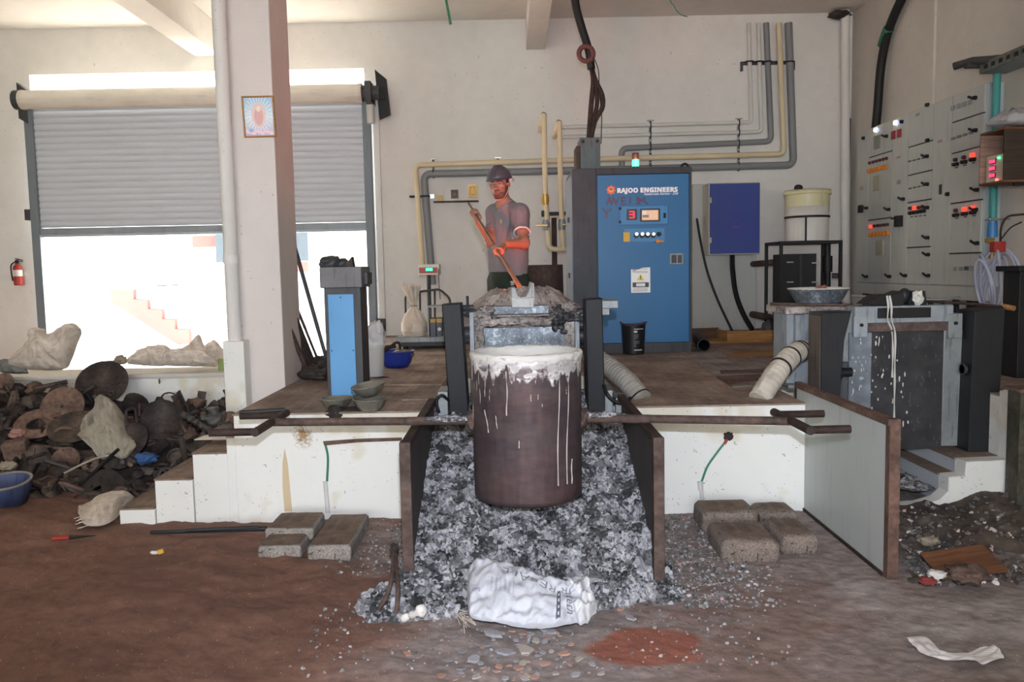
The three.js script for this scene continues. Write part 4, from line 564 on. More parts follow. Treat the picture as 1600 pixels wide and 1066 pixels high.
// ------------------------------------------------------------ grey control panel on the right wall
{
  const FX = 4.32, cp = (a, b) => X(1320 + 0.33776 * a, 120 + 0.33776 * b, FX);
  const z0 = cp(56, 600).z, z1 = cp(635, 500).z, yT = (cp(48, 272).y + cp(630, 20).y) / 2, yB = (cp(64, 960).y + cp(640, 965).y) / 2;
  const t = thing('switchgear_cabinet', 'big light grey electrical control panel of many doors along the right wall', 'control panel', [4.41, DECK, (z0 + z1) / 2]);
  part('carcass', [box(FX + 0.02, yB, z0, WALLX - 0.002, yT, z1, 0.006)], M.cabGrey, t); part('end_panel', [box(FX + 0.02, yB, z1, WALLX - 0.01, yT, z1 + 0.012, 0.004)], mat(0xb4c0c6, { t: 'enamel', r: 0.5 }), t);
  part('base_channel', [box(FX, yB - 0.13, z0 + 0.02, WALLX - 0.02, yB, z1, 0.004)], M.cabGrey, t);
  for (const z of [z0 + 0.2, (z0 + z1) / 2, z1 - 0.2]) part('leg', [box(FX + 0.02, DECK, z - 0.05, FX + 0.1, yB - 0.13, z + 0.05)], M.black, t);
  part('cable_bundle', Array.from({ length: 14 }, (_, i) => { const z = mix(z0 + 0.3, z1 - 0.3, i / 13), x = FX + 0.05 + 0.03 * (i % 3); return cyl(V(x, DECK, z + 0.03 * ((i * 7) % 3)), V(x, yB - 0.13, z), 0.02, 0.02, 8); }), M.black, t);
  const vs = [[54, 600], [107, 600], [215, 600], [288, 600], [400, 600], [489, 500], [635, 500]].map(([a, b]) => cp(a, b).z);
  const sp = [[], [[160, 360], [169, 657]], [], [[345, 312], [346, 445], [349, 574], [352, 788]], [], [[561, 192], [561, 339], [566, 577], [568, 816]]];
  const doors = [], off = V(0, 0, 0); t.getWorldPosition(off);
  for (let c = 0; c < 6; c++) { const ys = [yT - 0.004, ...sp[c].map(([a, b]) => cp(a, b).y), yB + 0.004]; for (let k = 0; k < ys.length - 1; k++) { const g = box(FX, ys[k + 1] + 0.006, vs[c] + 0.004, FX + 0.02, ys[k] - 0.006, vs[c + 1] - 0.004, 0.004); const m = part('door', g, M.cabGrey, t); doors.push({ m, y0: ys[k + 1], y1: ys[k], z0: vs[c], z1: vs[c + 1] }); } }
  for (let c = 0; c < 6; c++) for (const [a, b] of sp[c]) { const y = cp(a, b).y; part('gap_shade_strip', [box(FX - 0.002, y - 0.005, vs[c] + 0.01, FX + 0.02, y + 0.005, vs[c + 1] - 0.01, 0)], M.blackSoft, t); }  // black strips paint the shade of the gaps between stacked doors
  const fit = (name, p, geo, m, label) => { const d = doors.find((q) => p.y <= q.y1 && p.y >= q.y0 && p.z >= q.z0 && p.z <= q.z1) ?? doors[0]; const g = join([].concat(geo)); g.translate(-off.x, -off.y, -off.z); return mesh(name, g, m, d.m, label); };
  const sz = (a, b, w) => { const p = cp(a - w / 2, b), q = cp(a + w / 2, b); return Math.abs(p.z - q.z); };
  const plate = (name, a, b, w, h, dep, m) => { const p = cp(a, b), W = sz(a, b, w), H = h * 0.33776 / FOCAL * -p.z; return fit(name, p, [box(FX - dep, p.y - H / 2, p.z - W / 2, FX + 0.004, p.y + H / 2, p.z + W / 2, 0.002)], m); };
  const knob = (name, a, b, r, dep, m) => { const p = cp(a, b); return fit(name, p, [cyl(V(FX + 0.004, p.y, p.z), V(FX - dep, p.y, p.z), r, r * 0.85, 10)], m); };
  for (const [a, b] of [[197, 275], [105, 607], [208, 614], [105, 925], [212, 924], [275, 566], [285, 920], [385, 368], [386, 497], [387, 605], [388, 745], [390, 823], [392, 920], [608, 97], [610, 247], [612, 615], [618, 770], [617, 523]]) { const p = cp(a, b); fit('latch', p, [cyl(V(FX + 0.002, p.y, p.z), V(FX - 0.03, p.y, p.z), 0.02, 0.018, 10), cbox(V(FX - 0.035, p.y + 0.01, p.z - 0.035), 0.012, 0.022, 0.09, 0.003, [0.35, 0, 0])], M.black); }
  for (const [a, b] of [[90, 284], [386, 130], [388, 294], [480, 543], [268, 208]]) knob('lock', a, b, 0.022, 0.03, M.black);
  plate('ammeter', 153, 303, 24, 58, 0.02, mat(0x8b9088, { t: 'enamel', r: 0.4 })); plate('vent_label', 150, 492, 30, 68, 0.012, mat(0xb3b09a, { t: 'enamel', r: 0.5 })); plate('vent_label', 163, 792, 34, 68, 0.012, mat(0xaeab98, { t: 'enamel', r: 0.5 }));
  plate('red_meter', 228, 270, 14, 36, 0.02, mat(0x9c2f3a, { r: 0.4 })); plate('red_meter', 255, 262, 14, 36, 0.02, mat(0x9c2f3a, { r: 0.4 }));
  for (let i = 0; i < 6; i++) { knob('push_button', 118 + 15.6 * i, 399 - 4.2 * i, 0.02, 0.025, mat(0x5c2a30, { r: 0.4 })); i ? knob('push_button', 124 + 15.4 * i, 692 - 1.6 * i, 0.02, 0.025, mat(0x5c2a30, { r: 0.4 })) : knob('lit_lamp', 124, 693, 0.02, 0.03, glow(0xff3020, 2.2)); plate('toggle', 117 + 15.6 * i, 437 - 4 * i, 6.5, 20, 0.03, M.orange); plate('toggle', 123 + 16 * i, 731 - 1.8 * i, 6.5, 20, 0.03, M.orange); }
  plate('isolator_handle', 80, 612, 12, 34, 0.04, M.black); plate('isolator_handle', 258, 668, 22, 50, 0.05, M.black); plate('isolator_handle', 244, 655, 14, 8, 0.06, M.black); plate('name_plate', 444, 521, 10, 44, 0.01, M.blackSoft);
  for (const [a, b, w, h] of [[78, 517, 15, 18], [250, 487, 15, 18], [337, 175, 18, 12], [440, 298, 20, 12], [248, 373, 16, 8]]) plate('name_plate', a, b, w, h, 0.004, mat(0xa8928c, { r: 0.6 }));
  for (let i = 0; i < 4; i++) { plate('breaker_tag', 301 + 21 * i, 391 - 5 * i, 13, 6, 0.008, mat(0x55585a, { r: 0.6 })); plate('breaker_tag', 303 + 21 * i, 517 - 4.5 * i, 13, 6, 0.008, mat(0x55585a, { r: 0.6 })); plate('breaker_tag', 502 + 27 * i, 145 - 9 * i, 16, 20, 0.014, mat(0x9a9c9c, { r: 0.5 })); plate('breaker_tag', 505 + 27 * i, 286 - 9 * i, 16, 12, 0.014, mat(0x7d7f80, { r: 0.5 })); plate('breaker_tag', 516 + 25 * i, 889 - 1.5 * i, 16, 18, 0.014, mat(i === 2 ? 0x555555 : 0x9a9c9c, { r: 0.5 })); }
  for (const [a, b, lit] of [[307, 608, 0], [327, 606, 1], [347, 605, 0], [366, 603, 0]]) knob(lit ? 'lit_lamp' : 'push_button', a, b, 0.02, 0.03, lit ? glow(0xff3020, 2.2) : mat(0x5c2a30, { r: 0.4 })); for (let i = 0; i < 5; i++) knob('selector', 307 + 16 * i, 631 - 2.5 * i, 0.022, 0.03, M.black); for (let i = 0; i < 4; i++) plate('name_plate', 310 + 20 * i, 648 - 2 * i, 12, 5, 0.004, M.darkGrey);
  for (const [x0, y0, dy, l] of [[517, 384, -11, [0, 0, 1]], [519, 619, -6, [0, 1, 1]]]) for (let i = 0; i < 3; i++) { const x = x0 + 39.5 * i, y = y0 + dy * i; knob(l[i] ? 'lit_lamp' : 'push_button', x, y, 0.021, 0.03, l[i] ? glow(0xff3020, 2.2) : mat(0x5c2a30, { r: 0.4 })); knob('selector', x - 6, y + 22, 0.02, 0.03, M.black); knob('selector', x + 7, y + 20, 0.02, 0.03, M.black); plate('name_plate', x, y + 36, 14, 5, 0.004, M.darkGrey); }
  knob('lit_lamp', 148, 246, 0.028, 0.03, glow(0xffe0c0, 2.5)); knob('lit_lamp', 240, 213, 0.028, 0.03, glow(0xffe0d0, 2.5)); knob('lit_lamp', 158, 248, 0.014, 0.02, glow(0x6080ff, 2)); knob('lit_lamp', 252, 213, 0.014, 0.02, glow(0x6080ff, 2));
  // cable from the ceiling, seen curving into the top
  const XX = 4.42, q = (x, y) => X(x, y, XX); solo('power_cable', [sweep(curve([q(1368, 200).setY(yT - 0.02), q(1371, 170), q(1377, 100), q(1386, 55), q(1398, 22), q(1412, -8), q(1440, -60).setY(CEIL)], 40), 0.05, 12)], M.black, 'thick black cable bending down the right wall into the grey control panel', 'cable');
  solo('cable_wrap', [sweep(curve([q(1379, 72), q(1384, 56), q(1389, 44)], 8), 0.06, 12)], M.green, 'dark green tape band round the bent cable on the right wall', 'tape');
}
// open wooden box with meter, cable tray, conduits, coil of hose on the right wall
{
  const XF = 3.86, a = X(1529, 285, XF), b = X(1568, 283, XF), zF = b.z, zB = a.z, y0 = (a.y + b.y) / 2 - 0.02, y1 = (X(1527, 211, XF).y + X(1568, 198, XF).y) / 2, t = thing('instrument_box', 'open wooden box fixed on the right wall with a lit meter inside', 'box', [4.18, y0, (zF + zB) / 2]), w = 0.018;
  part('board', [box(XF, y0, zB, WALLX - 0.02, y0 + w, zF)], M.wood, t); part('board', [box(XF, y1 - w, zB, WALLX - 0.02, y1, zF)], M.wood, t); part('board', [box(XF, y0 + w, zB, WALLX - 0.02, y1 - w, zB + w)], mat(0xbb9c92, { t: 'wood', r: 0.8 }), t); part('board', [box(XF, y0 + w, zF - w, WALLX - 0.02, y1 - w, zF)], M.woodDark, t, 'dark outer end board'); part('back_board', [box(WALLX - 0.04, y0 + w, zB + w, WALLX - 0.02, y1 - w, zF - w)], mat(0xb09088, { t: 'wood', r: 0.8 }), t);
  part('bracket', [box(XF + 0.1, y0 - 0.03, zF - 0.05, WALLX - 0.002, y0, zF - 0.02), box(WALLX - 0.04, y0 - 0.3, zF - 0.05, WALLX - 0.002, y0 - 0.03, zF - 0.02), cyl(V(XF + 0.2, y0 - 0.02, zF - 0.035), V(WALLX - 0.03, y0 - 0.24, zF - 0.035), 0.012)], M.black, t);
  const m0 = X(1537, 280, XF + 0.15), m1 = X(1566, 243, XF + 0.15), mt = thing('panel_meter', 'beige meter with red digits standing inside the wooden box', 'meter', [XF + 0.25, y0 + w, (m0.z + m1.z) / 2]);
  const my1 = y0 + w + (y1 - y0) * 0.5; part('case', [box(XF + 0.03, y0 + w, zB + 0.05, XF + 0.28, my1, zF - 0.03)], mat(0xc9c4b0, { t: 'enamel', r: 0.5 }), mt);
  const zz = mix(zB, zF, 0.42); for (let i = 0; i < 3; i++) { const yy = my1 - 0.045 - i * 0.055; part('display', [box(XF + 0.022, yy - 0.024, zz - 0.035, XF + 0.032, yy + 0.016, zz + 0.045)], mat(0x301014, { r: 0.3 }), mt); for (let k = 0; k < 3; k++) { const z = zz - 0.022 + k * 0.026; part('digit', [box(XF + 0.018, yy - 0.016, z - 0.008, XF + 0.023, yy - 0.012, z + 0.008, 0), box(XF + 0.018, yy - 0.016, z - 0.008, XF + 0.023, yy + 0.01, z - 0.004, 0), box(XF + 0.018, yy - 0.016, z + 0.004, XF + 0.023, yy + 0.01, z + 0.008, 0), box(XF + 0.018, yy + 0.006, z - 0.008, XF + 0.023, yy + 0.01, z + 0.008, 0)], glow(0xff2a4a, 3), mt); } }
  part('green_lamp', [cyl(V(XF + 0.03, my1 - 0.03, zz + 0.09), V(XF + 0.015, my1 - 0.03, zz + 0.09), 0.008)], glow(0x40ff90, 4), mt); part('red_lamp', [cyl(V(XF + 0.03, my1 - 0.2, zz + 0.07), V(XF + 0.015, my1 - 0.2, zz + 0.07), 0.008)], glow(0xff5050, 4), mt);
  solo('junk_block', [box(XF + 0.06, my1 + 0.002, zF - 0.13, XF + 0.16, my1 + 0.06, zF - 0.03, 0.01)], mat(0x5c3c3a, { r: 0.6 }), 'dark red plug block lying on top of the meter in the wooden box', 'plug');
  solo('plastic_packet', [pillow([V(XF + 0.02, y1 + 0.07, zB + 0.04), V(XF + 0.2, y1 + 0.09, zB + 0.06), V(WALLX - 0.1, y1 + 0.08, zB + 0.03)], [V(XF + 0.02, y1 + 0.05, zF - 0.02), V(XF + 0.2, y1 + 0.07, zF - 0.03), V(WALLX - 0.1, y1 + 0.06, zF - 0.04)], V(0, 1, 0), 0.06, 0.035, 4, 40, 24, 0.9)], new THREE.MeshPhysicalMaterial({ color: 0xdedde0, roughness: 0.25, transmission: 0.35, thickness: 0, side: THREE.DoubleSide }), 'crumpled clear plastic packet lying on the wooden box', 'packet');
  // tray
  const tr = thing('cable_tray', 'grey perforated cable tray running along the right wall near the top', 'cable tray', X(1580, 100, 4.3)), e0 = X(1536, 116, 4.25), e1 = V(e0.x, e0.y, -4.6), L = e0.z;
  part('web', [box(4.22, e0.y, L, WALLX - 0.04, e0.y + 0.008, e1.z, 0.002)], M.steelGrey, tr); part('side_rail', [box(4.215, e0.y, L, 4.225, e0.y + 0.09, e1.z, 0.002)], mat(0x7d857f, { t: 'grime', r: 0.5, m: 0.3 }), tr);
  for (let i = 0; i < 22; i++) part('slot', [box(4.212, e0.y + 0.025, L + 0.08 + i * 0.11, 4.2155, e0.y + 0.06, L + 0.13 + i * 0.11, 0)], M.black, tr);
  part('arm', [box(4.1, e0.y + 0.06, L - 0.05, WALLX - 0.001, e0.y + 0.1, L + 0.01), box(4.23, e0.y - 0.03, -5.2, WALLX - 0.001, e0.y, -5.15)], M.darkGrey, tr); part('cable', [sweep(curve([V(4.05, e0.y + 0.1, L - 0.12), V(4.15, e0.y + 0.12, L - 0.02), V(4.3, e0.y + 0.07, L + 0.3), V(4.34, e0.y + 0.06, -4.7)], 20), 0.035, 10)], M.darkGrey, tr);
  const c0 = X(1558, 115, 4.37), c1 = X(1558, 346, 4.37); solo('teal_pipe', [cyl(V(4.37, c1.y, c0.z), V(4.37, e0.y - 0.002, c0.z), 0.032, 0.032, 14)], M.teal, 'teal plastic pipe dropping down the wall behind the wooden box', 'pipe');
  { const v = thing('hose_tap', 'blue and brass tap with a thin white hose at the foot of the teal pipe', 'tap', V(4.37, X(1558, 375, 4.37).y, c0.z)); part('union', [cyl(V(4.37, c1.y - 0.14, c0.z), V(4.37, c1.y - 0.002, c0.z), 0.045, 0.04, 12)], mat(0x3d84c0, { r: 0.4 }), v); part('clip', [box(4.31, c1.y + 0.01, c0.z - 0.03, WALLX - 0.001, c1.y + 0.03, c0.z + 0.06)], M.chrome, v); part('tap', [cyl(V(4.3, c1.y - 0.17, c0.z + 0.02), V(4.37, c1.y - 0.17, c0.z + 0.02), 0.022, 0.022, 10), cyl(V(4.37, c1.y - 0.34, c0.z), V(4.37, c1.y - 0.14, c0.z), 0.02)], M.brass, v); }
  // coil
  const hc = thing('hose_coil', 'coil of clear plastic hose tied with a red clip hung on the wall hook', 'hose', X(1562, 476, 4.15)), oc = X(1567, 430, 4.2), hm = new THREE.MeshPhysicalMaterial({ color: 0xd8dcec, roughness: 0.2, transmission: 0.35, thickness: 0, side: THREE.DoubleSide });
  for (let i = 0; i < 6; i++) { const pts = [], rw = 0.23 - 0.025 * i, rh = 0.26 - 0.008 * i; for (let k = 0; k < 20; k++) { const w = k / 20 * 6.2832; pts.push(V(oc.x - 0.03 * i + 0.05 * Math.sin(w + i), oc.y + rh * Math.cos(w) * (1 - 0.12 * Math.cos(w)) - 0.03 * (i % 3), oc.z + rw * Math.sin(w) * (1 - 0.3 * Math.cos(w)) + 0.035 * ((i * 5) % 4 - 1.5))); } part('loop', [sweep(curve(pts, 60, true), 0.013, 8, true)], hm, hc); }
  part('clip', [cbox(V(oc.x - 0.05, oc.y + 0.24, oc.z), 0.1, 0.09, 0.07)], M.red, hc);
  solo('wall_hook', [sweep(bent([V(WALLX, oc.y + 0.52, oc.z + 0.1), V(oc.x, oc.y + 0.5, oc.z + 0.02), V(oc.x - 0.02, oc.y + 0.4, oc.z - 0.02), V(oc.x - 0.03, oc.y + 0.27, oc.z)], 0.05), 0.009, 8), sweep(curve([V(oc.x - 0.03, oc.y + 0.3, oc.z), V(oc.x + 0.02, oc.y + 0.4, oc.z + 0.06), V(oc.x + 0.06, oc.y + 0.44, oc.z + 0.14)], 10), 0.006, 6), cbox(V(WALLX - 0.01, oc.y + 0.52, oc.z + 0.1), 0.02, 0.14, 0.1)], M.rustDark, 'bent rusty wire hook holding the hose coil on the wall', 'hook');
}
// ------------------------------------------------------------ tilting furnace in the middle pit
const pz = (list, d) => list.map(([x, y]) => { const q = Z(x, y, d); return [q.x, q.y]; });
const MELT = V(Z(817, 440, 6.0).x, 1.285, -6.0);
{
  const t = thing('tilting_furnace', 'crusted tilting melting furnace with grey pouring spout between two black posts', 'furnace', [MELT.x, 0, -6]);
  const d = 5.45, r = rectZ(738, 500, 903, 640, d);
  part('body', [box(r.x0, 0.12, -6.55, r.x1, r.y1 - 0.05, -d - 0.03, 0.01)], M.darkGrey, t);
  const f = rectZ(757, 511, 884, 640, d); part('front_plate', [box(f.x0, 0.12, -d - 0.03, f.x1, f.y1, -d, 0.004)], M.zinc, t);
  for (const [a, b] of [[735, 742], [899, 906]]) { const s = rectZ(a, 488, b, 640, d - 0.05); part('side_rail', [box(s.x0, 0.12, -d - 0.02, s.x1, s.y1, -d + 0.06, 0.004)], M.paleBlue, t); }
  for (const [a, b] of [[742, 757], [882, 899]]) { const s = rectZ(a, 496, b, 640, d); part('cheek', [box(s.x0, 0.12, -d - 0.04, s.x1, s.y1, -d + 0.01, 0.01)], mat(0xcfcdc8, { t: 'refractory', r: 1, b: 0.006 }), t); }
  { const c = Z(818, 499, d - 0.03); const e = (px, py, rx, ry, rz, s) => { const q = Z(px, py, d - 0.02); return lump(V(q.x, q.y, -d + 0.0), rx, ry, rz, 0.7, 3.6, s, 5, 3); };
    part('crust', [e(762, 504, 0.09, 0.028, 0.05, 1), e(790, 503, 0.08, 0.024, 0.045, 7), e(815, 501, 0.16, 0.03, 0.04, 2), e(850, 504, 0.09, 0.026, 0.05, 3), e(752, 492, 0.07, 0.035, 0.06, 4), e(760, 483, 0.06, 0.02, 0.05, 8), e(884, 480, 0.07, 0.035, 0.07, 5), e(874, 492, 0.05, 0.03, 0.05, 9), e(747, 516, 0.025, 0.06, 0.03, 6), e(752, 530, 0.02, 0.05, 0.03, 10)], M.refractory, t);
    const u = rectZ(771, 478, 858, 491, d - 0.02); part('lip_plate', [box(u.x0, u.y0, -d - 0.1, u.x1, u.y1, -d + 0.02, 0.004)], M.zinc, t); const k = rectZ(776, 492, 858, 494.5, d - 0.08); part('lip_edge', [box(k.x0, k.y0, -d, k.x1, k.y1, -d + 0.08, 0.003)], M.refractory, t);
    const w = []; seed(12); for (let i = 0; i < 26; i++) { const q = Z(mix(866, 903, rnd()), mix(480, 516, rnd()) + (i % 5 === 0 ? 8 : 0), d - 0.06); w.push(lump(V(q.x, q.y, -d + 0.04 + 0.03 * rnd()), 0.012 + 0.014 * rnd(), 0.012 + 0.014 * rnd(), 0.016, 0.5, 2, i, 2, 3)); } part('slag_clump', w, mat(0x77777a, { t: 'ash', r: 0.6 }), t);
  }
  // rammed refractory top with the mouth
  const mound = grid(64, 26, (u, v) => {
    const a = u * 6.28318530718, rr = [0.0, 0.115, 0.125, 0.15, 0.19, 0.27, 0.36, 0.44, 0.47], hh = [1.24, 1.25, 1.33, 1.375, 1.385, 1.35, 1.285, 1.21, 1.1], q = v * 8, i = Math.min(7, Math.floor(q)), w = q - i;
    let R = mix(rr[i], rr[i + 1], w), h = mix(hh[i], hh[i + 1], w); const x = MELT.x + R * Math.cos(a), z = MELT.z + R * Math.sin(a) * 1.1;
    const n = v > 0.2 ? 0.028 * fbm3(x * 9, 2, z * 9, 4) + 0.012 * Math.abs(fbm3(x * 30, 5, z * 30, 2)) : 0; if (Math.sin(a) > 0) h += 0.02 * Math.sin(a) * smooth(0.1, 0.35, v) * smooth(0.75, 0.45, v); return V(x, h + n, z);
  }, (u, v) => [u * 2, v * 0.6]);
  part('refractory_top', mound, M.refractory, t);
  const sp = pz([[800, 480], [834, 480], [836, 464], [834.5, 443], [829.5, 442], [826, 456], [821, 464], [814, 465], [809, 462], [805, 450], [799, 449], [799.5, 466]], d - 0.05);
  part('spout', [prism(sp, -5.86, 0.46, 0.006)], M.spout, t); { const s = rectZ(799, 463, 836, 481, d - 0.07); part('spout_face', [prism(pz([[799, 464], [812, 466], [822, 466], [836, 464], [834, 481], [800, 481]], d - 0.07), -d + 0.05, 0.03, 0.005)], mat(0xd2d5d8, { t: 'grime', r: 0.65 }), t); }
  // molten pool: glowing mesh and its light
  const pool = clean(new THREE.CircleGeometry(0.118, 32).rotateX(-Math.PI / 2)); pool.translate(MELT.x, MELT.y, MELT.z); part('molten_metal', pool, glow(0xff5a1e, 5), t, 'glowing molten metal');
  const pl = new THREE.SpotLight(0xff4a1c, 5, 0, 1.25, 0.6, 2); pl.position.set(0, MELT.y + 0.015, 0); pl.target.position.set(-0.1, MELT.y + 1.2, -0.9); pl.castShadow = true; pl.shadow.radius = 4; t.add(pl, pl.target);
  // posts
  part('post', [prism(pz([[690, 476], [720, 474], [733, 656], [734, 760], [706, 760], [703, 656]], 5.2), -5.4, 0.2, 0.006)], M.blackPost, t); part('post', [prism(pz([[914, 468], [941, 466], [946, 656], [947, 760], [921, 760], [919, 656]], 5.2), -5.4, 0.2, 0.006)], M.blackPost, t);
  const pin = (x, y, len, rr) => { const q = Z(x, y, d); return cyl(V(q.x, q.y, -5.45), V(q.x + len, q.y, -5.45), rr, rr, 14); };
  part('pivot_pin', [pin(716, 481, 0.1, 0.018), pin(714, 489, 0.13, 0.024), pin(716, 522, 0.09, 0.05), pin(722, 530, 0.07, 0.035)], M.darkGrey, t); part('pivot_pin', [pin(903, 487, 0.09, 0.022), pin(903, 508, 0.09, 0.03), pin(903, 525, 0.09, 0.04)], M.darkGrey, t);
  part('base_channel', [[684, 612, 700, 652], [945, 610, 958, 652], [962, 622, 985, 650]].map(([a, b, c, e]) => { const k = rectZ(a, b, c, e, 5.2); return box(k.x0, k.y0 - 0.1, -5.45, k.x1, k.y1, -5.2, 0.006); }), M.steelGrey, t); part('oil_hose', [sweep(curve([Z(943, 602, 5.15), Z(950, 618, 5.1), Z(962, 628, 5.1), Z(978, 630, 5.1), Z(985, 622, 5.15)], 20), 0.012, 8), sweep(curve([Z(700, 625, 5.15), Z(690, 618, 5.12), Z(682, 626, 5.12), Z(686, 645, 5.12)], 16), 0.01, 8)], M.black, t);
  const l = rectZ(728, 463, 731.5, 496, 5.4); part('lug', [box(l.x0, l.y0, -5.5, l.x1, l.y1, -5.42)], M.black, t);
  const h = rectZ(941, 470, 966, 482, 5.42); part('side_table', [box(h.x0 - 0.1, h.y0, -5.75, h.x1, h.y1, -5.42, 0.004), box(h.x0 - 0.14, h.y0 - 0.045, -5.6, h.x0 + 0.05, h.y0, -5.44, 0.004)], M.steelGrey, t);
}
// ------------------------------------------------------------ pouring ladle on its carrying pipes
{
  const c = V(0.069, 0, -4.2), T = 1.12, B = 0.375, R = 0.275, H = T - B;
  const t = thing('pouring_ladle', 'brown steel pouring ladle with white coated rim and dribbles hanging on long carrying pipes', 'ladle', [c.x, B, c.z]);
  const lt = makeTex(1024, 1024, 0, (u, v) => {
    const a = pf(u, v, 8, 5, 401), b = pf(u, v, 40, 3, 403), s = pf(u, v, 60, 3, 405, 5), big = pf(u, v, 5, 4, 407, 3), e = pf(u, v, 24, 4, 411, 10), dr = pf(u, v, 70, 2, 415, 6);
    let r = 0.285 + 0.13 * (a - 0.5) + 0.10 * (s - 0.5) + 0.06 * (b - 0.5), g = 0.24 + 0.10 * (a - 0.5) + 0.08 * (s - 0.5) + 0.06 * (b - 0.5), q = 0.245 + 0.07 * (a - 0.5) + 0.07 * (s - 0.5) + 0.06 * (b - 0.5);
    const rustM = spot(big, 0.52, 0.7) * 0.5; r += 0.06 * rustM; q -= 0.02 * rustM;
    const e2 = pf(u, v, 60, 4, 421, 40), edge = 0.86 + 0.10 * (e - 0.5) + 0.20 * (dr - 0.5) + 0.05 * (b - 0.5); let w = smooth(edge - 0.012, edge + 0.02, v); w *= 1 - 0.75 * spot(e2 * 0.5 + e * 0.5, 0.50, 0.60) * smooth(0.95, 0.9, v); w *= 0.8 + 0.25 * spot(e2, 0.4, 0.6);
    const k = 0.86 + 0.2 * (a - 0.5) + 0.2 * (b - 0.5); return [mix(r, k, w), mix(g, k * 0.985, w), mix(q, k * 0.965, w)];
  }, true);
  lt.repeat.set(1, 1);
  const body = lathe([[0, 0], [R - 0.02, 0], [R, 0.014], [R, 0.03], [R + 0.002, H * 0.5], [R + 0.004, H - 0.04], [R + 0.008, H - 0.01]], 72); { const uv = body.attributes.uv, p = body.attributes.position; for (let i = 0; i < uv.count; i++) uv.setXY(i, uv.getX(i) / (6.28 * (R + 0.008)), clamp(p.getY(i) / H, 0, 0.995)); }
  mesh('shell', body, new THREE.MeshStandardMaterial({ map: lt, roughness: 0.62, metalness: 0.15, side: THREE.DoubleSide }), t);
  const rim = grid(120, 16, (u, v) => { const a = u * 6.28318530718, w = v * 6.28318530718, k = 1 + 0.6 * fbm3(Math.cos(a) * 5, Math.sin(a) * 5, Math.cos(w) * 2, 4), rr = 0.013 * k; const x = Math.cos(a), z = Math.sin(a); const q = R - 0.004 + rr * 1.15 * Math.cos(w); return V(q * x, H - 0.012 + rr * Math.sin(w) * (w > Math.PI ? 2.2 : 1), q * z); }, (u, v) => [u * 1.7, v * 0.1]);
  mesh('coated_rim', rim, M.dross, t, 'thick white coated rim');
  mesh('lining', [lathe([[R - 0.01, H - 0.01], [R - 0.03, H - 0.03], [R - 0.05, H * 0.3], [R - 0.07, 0.05], [0, 0.03]], 60)], M.dross, t, 'white lining');
  // runs of dross down the shell
  const S = 0.2814; const dr = [[140, 150, 490], [160, 150, 350], [172, 180, 395, 8], [150, 150, 330], [207, 260, 355], [232, 300, 380], [205, 428, 555, 22], [264, 460, 532, 10], [280, 140, 225], [325, 215, 460, 3], [366, 170, 270], [460, 345, 380], [500, 343, 372], [523, 395, 412], [395, 600, 642], [490, 240, 285, -6], [616, 240, 850, -6], [666, 245, 840, -6], [687, 700, 838], [655, 300, 340], [708, 240, 300], [580, 250, 295], [600, 250, 290], [540, 200, 250, -8]]; seed(17); for (let i = 0; i < 34; i++) { const x = mix(135, 735, rnd()), y = mix(175, 235, rnd()); dr.push([x, y, y + 20 + 60 * rnd() * rnd(), 4 * rnd() - 2]); }
  const off = V(0, 0, 0); t.getWorldPosition(off);
  for (const [x, y0, y1, dx = 0] of dr) { const n = 9, pts = [], pt = []; for (let i = 0; i <= n; i++) { const f = i / n, ax = 700 + S * (x + dx * f + Math.min(3, (y1 - y0) * 0.012) * Math.sin(f * 7 + x)), ay = 520 + S * mix(y0, y1, f); let q = Z(ax, ay, 4.0); let rel = q.x - off.x; rel = clamp(rel, -R * 0.999, R * 0.999); for (let it = 0; it < 4; it++) { const zz = Math.sqrt(Math.max(0, R * R - rel * rel)); q = Z(ax, ay, -(c.z + zz)); rel = clamp(q.x - off.x, -R * 0.999, R * 0.999); } pts.push(V(rel, q.y - B, Math.sqrt(Math.max(0, R * R - rel * rel)) + 0.0015)); } mesh('dribble', [sweep(pts, (f) => (y1 - y0 < 90 ? 0.0028 : 0.0036) * (0.55 + 0.45 * Math.abs(Math.sin(f * 7 + x))), 6)], M.drossGrey, t); }
  // carrying pipes
  const yy = 0.765, W = (x, y) => Y(x, y, yy), rp = 0.021;
  const side = (j0, j1, e0, e1, sgn, name) => {
    const far = W(...j1), near = W(...j0), mid = far.clone().lerp(near, 0.45);
    part('carrying_pipe', [cyl(V(c.x + sgn * (R - 0.02), yy, c.z), V(c.x + sgn * (R + 0.34), yy, c.z + 0.3 * (mid.z - c.z)), rp + 0.001, rp + 0.001, 16), cyl(V(c.x + sgn * (R + 0.34), yy, c.z + 0.3 * (mid.z - c.z)), mid, rp, rp, 16)], M.rust, t);
    part('cross_bar', [cyl(near.clone().add(V(0, 0.004, 0.04)), far.clone().add(V(0, 0.004, -0.05)), rp, rp, 14)], M.rustDark, t);
    part('handle', [cyl(near, W(...e0).setZ(near.z), rp * 0.9, rp * 0.9, 14)], M.rustDark, t); part('handle', [cyl(far, W(...e1).setZ(far.z), rp * 0.9, rp * 0.9, 14)], M.rustDark, t);
    part('weld', [lump(V(c.x + sgn * (R + 0.005), yy, c.z), 0.035, 0.05, 0.06, 0.4, 2, 3 * sgn, 3, 3)], M.rust, t);
    part('dross_crust', [lump(V(c.x + sgn * (R + 0.1), yy + 0.016, c.z + 0.02), 0.13, 0.016, 0.022, 0.5, 3, sgn, 3, 3)], M.ash, t);
  };
  side([402, 675], [444, 649], [330, 675], [374, 651], -1); side([1262, 672], [1214, 648], [1329, 671], [1288, 647], 1);
}
